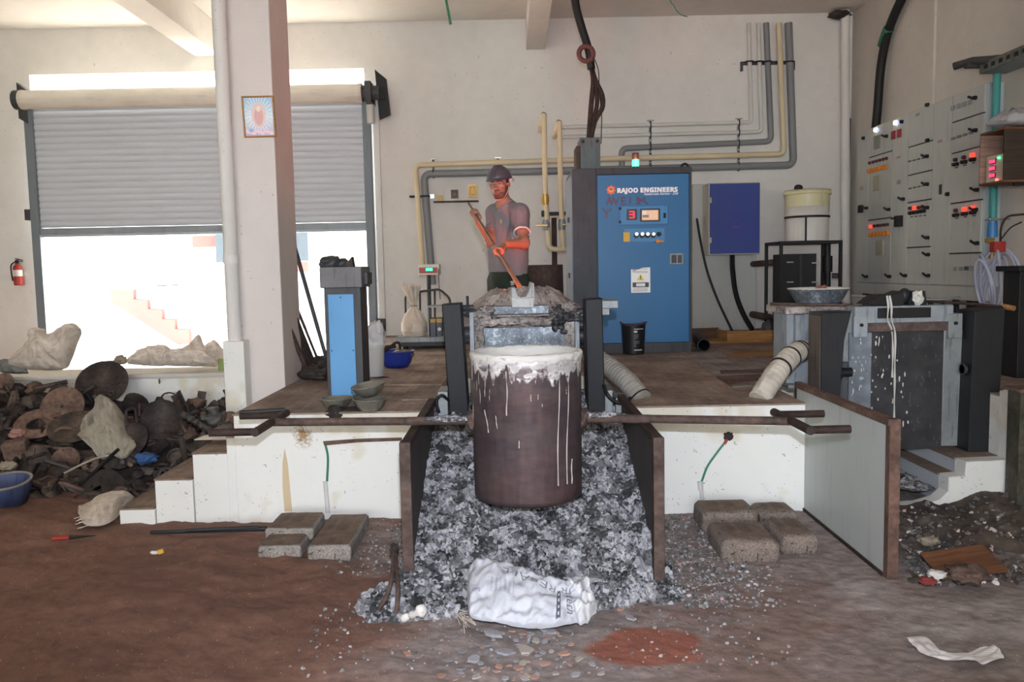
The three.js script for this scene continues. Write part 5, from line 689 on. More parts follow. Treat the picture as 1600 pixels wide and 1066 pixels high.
// ------------------------------------------------------------ steel plates round the pits
{
  const zb = -5.05, zf = -3.83, h = 0.735;
  const plate = (x0, x1, label, tilt) => { const t = thing('pit_plate', label, 'steel plate', [(x0 + x1) / 2, 0, zf]);
    part('sheet', [box(x0 - 0.004, 0, zb - 0.1, x0 + 0.008, h - 0.01, zf, 0.002)], mat(0x4a4644, { t: 'grime', r: 0.7 }), t); part('front_post', [box(x0 - 0.03, -0.02, zf - 0.02, x0 + 0.022, h, zf + 0.008, 0.004), box(x0 - 0.03, -0.02, zf - 0.05, x0 - 0.02, h, zf, 0.003)], M.rust, t); part('top_rail', [box(x0 - 0.025, h - 0.035, zb - 0.12, x0 + 0.02, h, zf - 0.02, 0.004)], M.rustDark, t); };
  plate(Z(637, 800, 3.83).x, 0, 'rusty edged dark steel plate standing left of the slag heap'); plate(Z(1031, 800, 3.83).x, 0, 'rusty edged dark steel plate standing right of the slag heap');
  const x = 1.79, t = thing('screen_panel', 'pale grey green sheet metal panel with rust brown edges beside the stacked blocks', 'panel', [x, 0, -3.9]); const H = 0.785, z0 = -3.9, z1 = -5.2;
  part('sheet', [box(x, 0.0, z1, x + 0.006, H - 0.02, z0, 0.002)], M.plateGreen, t); part('top_rail', [box(x - 0.01, H - 0.035, z1, x + 0.035, H, z0, 0.004)], M.rustRed, t); part('front_post', [box(x - 0.004, -0.02, z0 - 0.045, x + 0.05, H, z0 + 0.004, 0.004)], M.rustRed, t); part('rear_post', [box(x - 0.004, 0, z1 - 0.03, x + 0.04, H, z1, 0.004)], M.rustDark, t); part('bottom_rail', [box(x - 0.008, 0, z1, x + 0.03, 0.02, z0 - 0.05, 0.003)], M.rustDark, t);
  const y2 = thing('screen_panel', 'second sheet panel edge with dark green rusty face at the far right of the pit', 'panel', [3.1, 0, -4.95]), q0 = Z(1592, 700, 4.9).x;
  part('front_post', [box(q0, 0, -5.03, q0 + 0.05, 0.74, -4.9, 0.004)], mat(0x59584a, { t: 'rust', r: 0.8 }), y2); part('sheet', [box(q0 + 0.05, 0, -5.02, q0 + 0.7, 0.72, -5.0, 0.002)], M.rustDark, y2); part('cap', [box(q0 - 0.02, 0.74, -5.05, q0 + 0.72, 0.76, -4.88, 0.004)], M.rustRed, y2);
  const bp = thing('black_column', 'black steel post at the right edge of the frame behind the furnace', 'post', [Z(1600, 500, 5.9).x, DECK, -5.95]), e = rectZ(1591, 424, 1640, 600, 5.9); part('shaft', [box(e.x0, DECK, -6.1, e.x1, e.y1, -5.9, 0.006)], M.black, bp); part('cap', [box(e.x0 - 0.03, e.y1, -6.15, e.x1 + 0.02, e.y1 + 0.04, -5.86, 0.006)], M.black, bp);
}
// ------------------------------------------------------------ second furnace in the right pit
{
  const d = 5.45, R = (a, b, c, e, dd = d) => rectZ(a, b, c, e, dd), Yb = 0.3;
  const t = thing('second_furnace', 'second furnace with dark splashed front plate and pale grey frame behind the green panel', 'furnace', [Z(1415, 600, d).x, 0.2, -d - 0.4]);
  const b = R(1330, 500, 1510, 700); part('body', [box(b.x0, Yb, -6.35, b.x1, b.y1 - 0.04, -d - 0.03, 0.01)], M.paleBlue, t);
  const pl = (n, a, y0, c, y1, m, z = 0, dep = 0.03) => { const s = R(a, y0, c, y1, d - z); return part(n, [box(s.x0, s.y0, -d + z - dep, s.x1, s.y1, -d + z, 0.004)], m, t); };
  pl('top_beam', 1336, 478, 1490, 504, M.paleBlue, 0.03, 0.12); pl('black_box', 1373, 481, 1455, 497, M.black, 0.05, 0.04); pl('lintel', 1355, 503, 1483, 518, mat(0x6e5f58, { t: 'rust', r: 0.8 }), 0.02, 0.04); pl('front_plate', 1360, 518, 1474, 702, M.splashDark, 0.005);
  pl('frame_strip', 1326, 520, 1361, 706, mat(0xaab4be, { t: 'splash', r: 0.55 }), 0.01); pl('frame_strip', 1473, 516, 1515, 697, M.steelGrey, 0.01); pl('corner_bracket', 1334, 494, 1356, 527, M.paleBlue, 0.037); pl('corner_bracket', 1482, 490, 1504, 529, M.steelGrey, 0.037);
  part('bolt', [[1345, 508], [1492, 505]].map(([x, y]) => { const q = Z(x, y, d - 0.03); return cyl(V(q.x, q.y, -d + 0.036), V(q.x, q.y, -d + 0.048), 0.012, 0.012, 8); }), M.black, t);
  part('side_arm', [prism(pz([[1322, 497], [1337, 480], [1337, 515], [1330, 566], [1315, 566]], d), -d - 0.15, 0.14, 0.005)], M.steelGrey, t); part('side_arm', [prism(pz([[1503, 490], [1521, 492], [1520, 510], [1510, 560], [1505, 560]], d), -d - 0.15, 0.14, 0.005)], mat(0x9ab0b4, { t: 'grime', r: 0.5 }), t);
  const pin = (x, y, x2) => { const q = Z(x, y, 5.38), p = Z(x2, y, 5.38); return [cyl(V(q.x, q.y, -5.38), V(p.x, q.y, -5.38), 0.03, 0.03, 14), cyl(V(q.x, q.y, -5.38), V(q.x + 0.015, q.y, -5.38), 0.04, 0.04, 14)]; }; part('pivot_pin', pin(1311, 582, 1330), M.black, t); part('pivot_pin', pin(1503, 577, 1527), M.darkGrey, t);
  part('post', [prism(pz([[1283, 489], [1331, 487], [1320, 530], [1314, 600], [1312, 700], [1282, 700]], 5.3), -5.52, 0.22, 0.006)], mat(0x232529, { t: 'grime', r: 0.6 }), t); part('post', [prism(pz([[1524, 486], [1571, 479], [1568, 540], [1556, 713], [1513, 713], [1516, 640]], 5.3), -5.52, 0.22, 0.006)], mat(0x1e2024, { t: 'grime', r: 0.6 }), t);
  { const q = Z(1283, 560, 5.3).x; part('post_side', [box(q - 0.006, Yb - 0.1, -5.515, q + 0.001, Z(1290, 492, 5.3).y - 0.01, -5.31, 0.001)], mat(0x6a615a, { t: 'grime', r: 0.8 }), t, 'dusty brown side of the post'); }
  // pouring tray on top, dross runs
  const tr = R(1366, 462, 1448, 482, 5.5); part('pour_tray', [prism(pz([[1354, 476], [1374, 461], [1398, 460], [1412, 455], [1413, 478], [1404, 484], [1392, 478]], 5.45), -5.62, 0.17, 0.004), prism(pz([[1420, 472], [1427, 456], [1446, 455], [1449, 476], [1420, 478]], 5.5), -5.7, 0.2, 0.004), box(tr.x0, tr.y0 - 0.01, -5.75, tr.x1, tr.y0 + 0.015, -5.45)], M.black, t);
  part('white_lump', [lump(Z(1434, 466, 5.42), 0.035, 0.045, 0.03, 0.5, 2, 2, 3, 3)], M.dross, t); part('sealing_ring', [lump(Z(1413, 462, 5.55), 0.04, 0.05, 0.04, 0.1, 2, 6, 3, 3)], M.blackSoft, t);
  const run = (a) => part('dribble', [sweep(curve(a.map(([x, y], i) => Z(x, y, i < 2 ? d - 0.1 : i === 2 ? d - 0.06 : d - 0.015)), 24), (f) => 0.006 + 0.002 * Math.sin(f * 20), 6)], M.dross, t); run([[1386, 462], [1388, 478], [1387, 500], [1393, 515], [1395, 540], [1394, 590]]); run([[1390, 462], [1393, 480], [1393, 500], [1398, 517], [1398, 580], [1397, 655]]);
  seed(31); const sx = []; for (let i = 0; i < 46; i++) { const q = Z(mix(1330, 1420, Math.pow(rnd(), 0.8)), mix(524, 690, rnd()), d - 0.012); sx.push(lump(V(q.x, q.y, -d + 0.012), 0.003 + 0.003 * rnd(), 0.006 + 0.02 * rnd() * rnd(), 0.003, 0.3, 2, i, 1, 3)); } part('splash_spots', sx, M.dross, t).userData.kind = 'stuff';
  // table at its left
  const k = thing('furnace_table', 'pale blue steel table frame left of the second furnace with the dish on it', 'table', [Z(1280, 480, 5.9).x, DECK, -5.9]), top = R(1228, 479, 1336, 490, 5.75);
  part('top', [box(top.x0, top.y0, -6.2, top.x1, top.y1, -5.75, 0.004)], M.refractory, k); const L = R(1229, 490, 1275, 612, 5.85); part('leg_box', [box(L.x0, DECK, -6.15, L.x1, top.y0, -5.85, 0.006)], M.paleBlue, k); const c2 = R(1243, 492, 1256, 560, 5.8); part('channel', [box(c2.x0, c2.y0, -5.86, c2.x1, c2.y1, -5.8, 0.004)], M.paleBlue, k); const ft = R(1229, 600, 1262, 606, 5.8); part('foot', [box(ft.x0, ft.y0, -6.1, ft.x1 + 0.04, ft.y1, -5.76, 0.003)], M.steelGrey, k);
  const yT = top.y1, dc = Z(1280, 470, 5.95), dr = 0.212, di = thing('enamel_dish', 'grey spattered metal dish with white inside on the furnace table', 'dish', V(dc.x, yT + 0.012, -5.97));
  mesh('bowl', [lathe([[0, 0], [dr * 0.66, 0], [dr * 0.74, 0.012], [dr * 0.93, 0.085], [dr, 0.1], [dr, 0.106], [dr * 0.9, 0.1], [dr * 0.72, 0.03], [0, 0.02]], 48)], M.zinc, di); mesh('rim', [lathe([[dr * 0.93, 0.1], [dr * 1.0, 0.103], [dr * 1.005, 0.11], [dr * 0.94, 0.112], [dr * 0.88, 0.1], [dr * 0.84, 0.09]], 48)], M.dross, di, 'white rim'); mesh('chunk', [lump(V(0.01, 0.1, 0.02), 0.05, 0.03, 0.04, 0.5, 2, 5, 2, 3)], mat(0xc07f74, { t: 'rust', r: 0.9 }), di, 'pink lump'); mesh('fill', [lathe([[0, 0.085], [dr * 0.88, 0.08]], 32)], M.dross, di);
  const rod = (pts, r, m, label, wood) => { const g = [sweep(curve(pts, 20), r, 8)]; const o = thing('stirring_rod', label, 'rod', pts[0]); part('rod', g, m, o); if (wood) part('wooden_grip', [cyl(wood[0], wood[1], r * 2.2, r * 1.9, 10)], M.card, o); };
  rod([Z(1204, 475, 5.72), Z(1265, 476, 5.72), Z(1332, 477, 5.7)], 0.01, M.rust, 'rusty rod lying along the front edge of the furnace table'); rod([Z(1445, 471, 5.7), Z(1520, 475, 5.5), Z(1572, 480, 5.3)], 0.009, M.rustDark, 'long thin rod with a pale wooden grip over the right black post', [Z(1568, 479, 5.32), Z(1585, 482, 5.26)]); rod([Z(1330, 462, 6.3), Z(1400, 466, 6.3), Z(1470, 468, 6.2), Z(1500, 465, 6.2)], 0.01, M.steelGrey, 'bright rod lying behind the pouring tray of the second furnace');
}
// flexible ducts
{
  const duct = (pts, r, m, label, straps) => { const t = thing('flexible_duct', label, 'duct', pts[pts.length - 1].clone().setY(DECK)), cv = curve(pts, 120), g = sweep(cv, (f) => r * (1 + 0.045 * Math.abs(Math.sin(f * 62)) + 0.05 * noise(f * 9, r * 90, 2)), 22); part('tube', [g], m, t); for (const f of straps) { const i = Math.round(f * 120), a = cv[i - 1], b = cv[i + 1]; part('strap', [cyl(a, b, r * 1.09, r * 1.09, 22)], f === straps[straps.length - 1] ? M.rustDark : M.black, t); } };
  duct([Z(1262, 548, 5.75), Z(1242, 552, 5.55), Z(1222, 572, 5.42), Z(1200, 602, 5.3), Z(1186, 626, 5.25).setY(DECK - 0.01)], 0.068, M.tape, 'white taped flexible duct with black straps bending from the second furnace to the deck', [0.2, 0.27, 0.42, 0.6]);
  duct([Z(935, 562, 5.75), Z(957, 577, 5.6), Z(982, 599, 5.45), Z(1003, 622, 5.35).setY(DECK - 0.01)], 0.066, M.hose, 'grey flexible duct running from the middle furnace down to the deck', [0.95]);
}
// ------------------------------------------------------------ control pedestal and what stands on the deck
{
  const d = 5.73, s = rectZ(509, 448, 566, 620, d), t = thing('control_pedestal', 'tall narrow dark grey control pedestal with a bright blue front panel', 'pedestal', [(s.x0 + s.x1) / 2, DECK, -d - 0.13]);
  part('column', [box(s.x0, DECK, -d - 0.26, s.x1, s.y1 + 0.02, -d, 0.005)], M.darkGrey, t); const p = rectZ(515, 460, 555, 619, d - 0.01); part('front_panel', [box(p.x0, p.y0, -d, p.x1, p.y1, -d + 0.012, 0.003)], M.blueTower, t, 'bright blue panel'); part('screw', [[0.5, 0.97], [0.08, 0.45], [0.92, 0.45]].map(([a, b]) => { const x = mix(p.x0, p.x1, a), y = mix(p.y0, p.y1, b); return cyl(V(x, y, -d + 0.011), V(x, y, -d + 0.016), 0.005, 0.005, 8); }), M.blackSoft, t);
  const h = rectZ(499, 417, 565, 450, d - 0.05); part('head', [box(h.x0, h.y0, -d - 0.3, h.x1, h.y1, -d + 0.05, 0.008)], mat(0x77777a, { t: 'grime', r: 0.55 }), t); part('side_bracket', [box(h.x1, h.y0 + 0.02, -d - 0.2, h.x1 + 0.03, h.y1 - 0.04, -d - 0.02)], M.blackSoft, t);
  const gl = thing('work_glove', 'dark crumpled work glove lying on the head of the pedestal', 'glove', Z(520, 415, d - 0.02).setY(h.y1)); part('palm', [lump(V(Z(515, 412, d).x, h.y1 + 0.025, -d - 0.05), 0.075, 0.05, 0.07, 0.3, 2, 3, 4, -0.55), lump(V(Z(532, 411, d).x, h.y1 + 0.02, -d - 0.06), 0.05, 0.04, 0.06, 0.35, 2, 8, 4, -0.6)], M.darkGrey, gl); part('finger', [[503, 415, 0.03], [523, 406, 0.026], [511, 406, 0.024], [540, 412, 0.03]].map(([x, y, r], i) => lump(V(Z(x, y, d).x, Math.max(h.y1 + r * 0.6, Z(x, y, d).y), -d - 0.02 - 0.01 * i), r * 0.8, r * 0.7, r * 1.5, 0.2, 2, i, 3, 3)), M.darkGrey, gl);
  const sc = thing('slag_scoop', 'small pointed dark scoop lying on the pedestal beside the glove', 'scoop', Z(545, 412, d).setY(h.y1)); part('blade', [prism(pz([[536, 416], [549, 401], [552, 417]], d - 0.01), -d - 0.08, 0.08, 0.004)], M.soot, sc);
  // steel bars leaning on the column
  const bar = (a, b, r, m, label) => solo('leaning_bar', [sweep([a, b], r, 8)], m, label, 'bar', 'steel bars leaning by the column');
  const lab = ['longest steel bar leaning by the column, its top well above the pedestal', 'flat bar leaning on the right side of the column, nearest to it', 'thin rod leaning just right of the flat bars by the column', 'wide flat bar leaning in the sheaf by the column', 'rusty angle bar leaning lowest in the sheaf by the column'];
  bar(Y(517, 585, DECK + 0.02), Z(455, 367, 6.75), 0.017, M.darkGrey, lab[0]); bar(Y(487, 580, DECK + 0.02), Z(450, 480, 6.6), 0.022, M.rustDark, lab[1]); bar(Y(503, 578, DECK + 0.02), Z(456, 462, 6.7), 0.012, M.rust, lab[2]); bar(Y(494, 582, DECK + 0.02), Z(455, 486, 6.65), 0.03, M.soot, lab[3]); bar(Y(483, 587, DECK + 0.02), Z(453, 515, 6.5), 0.02, M.rust, lab[4]);
  seed(5); const junk = []; for (let i = 0; i < 26; i++) { const q = Y(mix(474, 520, rnd()), mix(576, 600, rnd()), DECK); junk.push(lump(V(q.x, DECK + 0.03 + 0.05 * rnd(), q.z), 0.04 + 0.06 * rnd(), 0.03 + 0.03 * rnd(), 0.04 + 0.05 * rnd(), 0.5, 1.6, i, 2, 3)); } const j = solo('scrap_litter', junk, M.soot, 'low dark litter of scrap at the foot of the leaning bars', 'scrap'); j.userData.kind = 'stuff';
  // three bowls
  const bowl = (x, y, w, h, label, tilt, lift = 0) => { const p = Y(x, y, DECK), R = w / 2 / FOCAL * -p.z, H = h / FOCAL * -p.z, b = thing('metal_bowl', label, 'bowl', V(p.x, DECK + lift, p.z), 'metal bowls by the pedestal'); b.rotation.z = tilt; b.rotation.x = tilt * 0.6; mesh('bowl', [lathe([[0, 0], [R * 0.5, 0], [R * 0.8, H * 0.4], [R, H], [R * 0.97, H + 0.003], [R * 0.76, H * 0.45], [R * 0.48, 0.012], [0, 0.01]], 36)], M.alu, b); mesh('rim', [clean(new THREE.TorusGeometry(R, 0.005, 6, 36).rotateX(Math.PI / 2).translate(0, H, 0))], M.alu, b); return b; };
  bowl(526, 639, 50, 17, 'dull metal bowl at the foot of the blue pedestal front, leftmost of three', 0); bowl(579, 642, 54, 19, 'grey metal bowl under the tilted one right of the blue pedestal', 0); bowl(579, 640, 53, 17, 'tilted metal bowl stacked on top of another beside the pedestal', 0.14, 0.088);
  solo('ash_spill', [lump(V(Y(517, 648, DECK).x, DECK - 0.02, -5.06), 0.05, 0.055, 0.03, 0.5, 2.2, 2, 3, 3), lump(V(Y(545, 645, DECK).x, DECK, -5.1), 0.1, 0.02, 0.05, 0.5, 3, 4, 3, -0.1)], M.soot, 'dark spill of ash over the platform edge under the bowls', 'spill').userData.kind = 'stuff';
  solo('loose_pipe', [cyl(Z(374, 652, 5.02).setY(DECK + 0.012), Z(446, 648, 5.1).setY(DECK + 0.012), 0.014, 0.014, 10)], M.blackSoft, 'short black pipe lying on the platform edge at the top of the steps', 'pipe');
  // deck boards and cover plates
  const board = (px, label, m, h = 0.012) => { const q = px.map(([x, y]) => Y(x, y, DECK + h)); const g = prism(q.map((p) => [p.x, -p.z]), 0, h, 0.002); g.rotateX(-Math.PI / 2); g.translate(0, DECK, 0); muv(g); solo('cover_plate', [g], m, label, 'plate'); };
  board([[570, 588], [688, 587], [690, 600], [560, 601]], 'brown cover plate on the deck behind the left black post, further of two', M.deck); board([[640, 603], [700, 602], [702, 622], [628, 624]], 'brown cover plate on the deck beside the bowls, nearer of two', M.deck);
  board([[1068, 553], [1185, 548], [1228, 600], [1145, 604]], 'pale dusty sheet covering the deck in front of the carton', M.deckGrey, 0.008); board([[1125, 579], [1200, 576], [1202, 580], [1128, 583]], 'narrow brown batten lying on the pale dusty sheet', M.rust, 0.02); board([[1120, 588], [1188, 584], [1195, 592], [1140, 600]], 'torn reddish card on the pale sheet beside the white duct', M.rustRed, 0.016);
  board([[1128, 553], [1220, 545], [1225, 552], [1150, 558]], 'thin plank edge lying behind the pale dusty sheet', M.card, 0.014);
}
// items by the far wall: bucket, basin, scale
{
  const p = Y(586, 590, DECK), R = 0.085, H = 0.27, t = thing('white_bucket', 'white plastic bucket holding a crumpled plastic bag right of the pedestal', 'bucket', p); mesh('shell', [lathe([[0, 0], [R * 0.85, 0], [R, H], [R * 1.05, H], [R * 1.05, H - 0.02], [R, H - 0.03]], 30)], M.plasticWhite, t); mesh('liner_bag', [lump(V(0.01, H + 0.05, 0), R * 0.95, 0.13, R * 0.9, 0.4, 2.4, 5, 4, -0.4), lump(V(0.05, H + 0.12, 0.02), 0.03, 0.07, 0.03, 0.4, 2, 9, 3, 3)], mat(0xd9d9d6, { r: 0.4 }), t, 'crumpled plastic bag');
  const q = Y(620, 574, DECK), b = thing('blue_basin', 'round royal blue plastic basin on the deck right of the white bucket', 'basin', q), r = 27 / FOCAL * -q.z, h = 26 / FOCAL * -q.z; mesh('bowl', [lathe([[0, 0], [r * 0.62, 0], [r * 0.85, h * 0.3], [r * 0.95, h * 0.8], [r, h], [r * 1.06, h * 0.99], [r * 1.05, h * 0.93], [r * 0.97, h * 0.9], [r * 0.9, h * 0.75], [r * 0.6, 0.015], [0, 0.012]], 40)], M.blueBasin, b); const ribs = []; for (let i = 0; i < 14; i++) { const a = i / 14 * 6.283; ribs.push(cyl(V(r * 0.66 * Math.cos(a), 0.01, r * 0.66 * Math.sin(a)), V(r * 0.95 * Math.cos(a), h * 0.82, r * 0.95 * Math.sin(a)), 0.006, 0.006, 6)); } mesh('rib', ribs, M.blueBasin, b);
  const k = thing('pan_scoop', 'dark handled scoop resting in the blue basin', 'scoop', V(q.x, DECK + h * 0.9, q.z)); mesh('handle', [sweep(curve([V(-0.12, 0.0, 0.02), V(-0.05, 0.05, 0.04), V(0.0, 0.09, 0.03), V(0.03, 0.08, 0), V(0.03, 0, -0.02)], 16), 0.012, 8), cyl(V(-0.16, 0.04, 0.05), V(0.0, 0.06, 0.02), 0.018, 0.018, 8)], M.rustDark, k); mesh('pan', [lump(V(0.06, -0.02, 0), 0.1, 0.045, 0.08, 0.3, 2, 2, 3, -0.5)], M.alu, k);
  solo('deck_strip', [box(Y(575, 592, DECK).x, DECK, Y(575, 592, DECK).z - 0.02, Y(611, 590, DECK).x, DECK + 0.012, Y(575, 592, DECK).z + 0.06)], M.soot, 'short dark strip lying on the deck in front of the white bucket', 'strip');
  // platform scale
  const d = 9.0, s = rectZ(617, 527, 720, 535, d), a = thing('platform_scale', 'grey platform weighing scale with a green lit readout on a pole', 'scale', [(s.x0 + s.x1) / 2, DECK, -d - 0.35]); part('platform', [box(s.x0, s.y0, -d - 0.65, s.x1, s.y1, -d, 0.006)], M.steelGrey, a); part('base_frame', [box(s.x0 + 0.06, DECK + 0.03, -d - 0.6, s.x1 - 0.05, s.y0, -d - 0.06, 0.004)], M.darkGrey, a); for (const x of [s.x0 + 0.08, s.x1 - 0.12]) for (const z of [-d - 0.1, -d - 0.55]) part('foot', [cyl(V(x + 0.02, DECK, z), V(x + 0.02, DECK + 0.035, z), 0.03, 0.03, 12)], M.black, a);
  const P = (x, y) => Z(x, y, d + 0.55); part('pole', [cyl(V(P(669, 470).x, DECK + 0.05, -d - 0.66), P(668, 428).setZ(-d - 0.66), 0.024, 0.024, 12)], M.darkGrey, a);
  part('rail', [sweep(bent([P(634, 500).setY(s.y1), P(633, 462), P(655, 456), P(687, 452), P(703, 466), P(704, 480).setY(s.y1)], 0.05), 0.013, 8), sweep([P(656, 456), P(656, 500).setY(s.y1)], 0.012, 8), sweep([P(679, 453), P(679, 500).setY(s.y1)], 0.012, 8)], M.darkGrey, a);
  const i = rectZ(653, 413, 686, 430, d + 0.5); part('indicator', [box(i.x0, i.y0, -d - 0.72, i.x1, i.y1, -d - 0.56, 0.008)], mat(0xe0dccf, { r: 0.5, t: 'enamel' }), a); const o = rectZ(654, 418, 683, 427, d + 0.5); part('keypad', [box(o.x0, o.y0, -d - 0.56, o.x1, o.y1, -d - 0.553, 0.002)], mat(0xb04a40, { r: 0.5 }), a); const g = rectZ(663, 418, 677, 424.5, d + 0.5); part('readout', [box(g.x0, g.y0, -d - 0.555, g.x1, g.y1, -d - 0.548, 0.002)], mat(0x124a30, { r: 0.3 }), a); const w = (g.x1 - g.x0) / 5; for (let n = 0; n < 4; n++) part('digit', [box(g.x0 + w * (n + 0.6), g.y0 + 0.008, -d - 0.55, g.x0 + w * (n + 1.25), g.y1 - 0.008, -d - 0.544, 0)], glow(0x40ff9a, 2.5), a);
  part('readout_lead', [sweep(curve([P(685, 420), P(686, 445), P(688, 468)], 12), 0.004, 6)], M.black, a);
  // sack tied at the neck
  const sp = Z(648, 526, d + 0.25), k2 = thing('tied_sack', 'beige cloth sack tied at the neck standing on the weighing scale', 'sack', V(sp.x, s.y1, sp.z)), u = 1 / FOCAL * (d + 0.25);
  const sg = lathe([[0, 0], [17 * u, 0], [20.5 * u, 8 * u], [20 * u, 20 * u], [14 * u, 33 * u], [5 * u, 44 * u], [3.5 * u, 48 * u], [7 * u, 56 * u], [10 * u, 66 * u], [14 * u, 77 * u], [12 * u, 80 * u], [5 * u, 70 * u]], 64), pp = sg.attributes.position; for (let n = 0; n < pp.count; n++) { const x = pp.getX(n), y = pp.getY(n), z = pp.getZ(n), an = Math.atan2(z, x), f = smooth(12 * u, 40 * u, y), k = 1 + 0.12 * f * Math.sin(an * 9 + 2 * Math.sin(an * 2)) + 0.10 * noise(Math.cos(an) * 2, y * 8, Math.sin(an) * 2) * (y > 0.001 ? 1 : 0); pp.setXYZ(n, x * k - (y > 48 * u ? 4 * u * smooth(48 * u, 80 * u, y) : 0), y + (y > 70 * u ? 0.05 * noise(an * 1.3, 2, 3) : 0), z * k); } sg.computeVertexNormals(); mesh('cloth', [sg], M.sack, k2); mesh('tie', [clean(new THREE.TorusGeometry(4.4 * u, 1.2 * u, 8, 20).rotateX(Math.PI / 2).translate(0, 47 * u, 0))], M.sackDirty, k2);
  // battery box rack
  const e = rectZ(668, 478, 694, 524, d - 0.1), bx = thing('battery_rack', 'small open metal rack with dark batteries beside the tied sack', 'rack', [(e.x0 + e.x1) / 2, s.y1, -d - 0.05]); part('frame', [box(e.x0, s.y1, -d - 0.2, e.x0 + 0.015, e.y1, -d + 0.1), box(e.x1 - 0.015, s.y1, -d - 0.2, e.x1, e.y1, -d + 0.1), box(e.x0, e.y1 - 0.02, -d - 0.2, e.x1, e.y1, -d + 0.1), box(e.x0, s.y1, -d - 0.2, e.x1, s.y1 + 0.012, -d + 0.1)], M.steelGrey, bx);
  for (let n = 0; n < 2; n++) { const x0 = mix(e.x0 + 0.02, e.x1 - 0.02, n / 2) + 0.003, x1 = mix(e.x0 + 0.02, e.x1 - 0.02, (n + 1) / 2) - 0.003, bt = thing('battery', n ? 'dark battery with a white round mark, right one in the small rack' : 'dark battery, left one in the small rack', 'battery', [(x0 + x1) / 2, s.y1 + 0.012, -d - 0.02]); part('case', [box(x0, s.y1 + 0.012, -d - 0.15, x1, s.y1 + 0.16, -d + 0.08)], mat(0x4f5360, { r: 0.5 }), bt); part('cover', [box(x0, s.y1 + 0.16, -d - 0.15, x1, s.y1 + 0.205, -d + 0.08)], mat(0xb99a60, { r: 0.6 }), bt); if (n) part('mark', [cyl(V((x0 + x1) / 2, s.y1 + 0.09, -d + 0.079), V((x0 + x1) / 2, s.y1 + 0.09, -d + 0.083), 0.02, 0.02, 14)], M.paper, bt); }
}
// ------------------------------------------------------------ slag heap in the middle pit
const instanced = (name, geos, n, place, material, parent) => { for (let k = 0; k < geos.length; k++) { const m = new THREE.InstancedMesh(geos[k], material, Math.floor(n / geos.length)); m.name = name; m.castShadow = m.receiveShadow = true; const o = new THREE.Object3D(), c = new THREE.Color(); for (let i = 0; i < m.count; i++) { place(o, c, i); o.updateMatrix(); m.setMatrixAt(i, o.matrix); m.setColorAt(i, c); } parent.add(m); } };
const chunkGeos = [0, 1, 2, 3].map((k) => { let g = new THREE.IcosahedronGeometry(1, 1); g.deleteAttribute('uv'); g.deleteAttribute('normal'); g = mergeVertices(g, 1e-4); const p = g.attributes.position; seed(50 + k); for (let i = 0; i < p.count; i++) { const s = 0.55 + 0.75 * rnd(); p.setXYZ(i, p.getX(i) * s, p.getY(i) * s * 0.8, p.getZ(i) * s); } g = g.toNonIndexed(); g.computeVertexNormals(); return muv(g); });
function heapH(x, z) {
  const zz = -z, l = mix(3.50, 3.62, smooth(-0.5, 0.6, x)), inn = smooth(-0.62, -0.42, x) * smooth(0.82, 0.62, x);
  let h = 0.60 * clamp((zz - l) / (5.2 - l), 0, 1.15); if (zz < 3.85) h *= smooth(-0.78, -0.45, x) * smooth(0.85, 0.45, x); else h *= smooth(-0.6, -0.5, x) * smooth(0.78, 0.68, x);
  if (h < 0.004) return -0.02; return h + 0.045 * fbm3(x * 6, 4, z * 6, 3) * inn + 0.02 * fbm3(x * 22, 8, z * 22, 3);
}
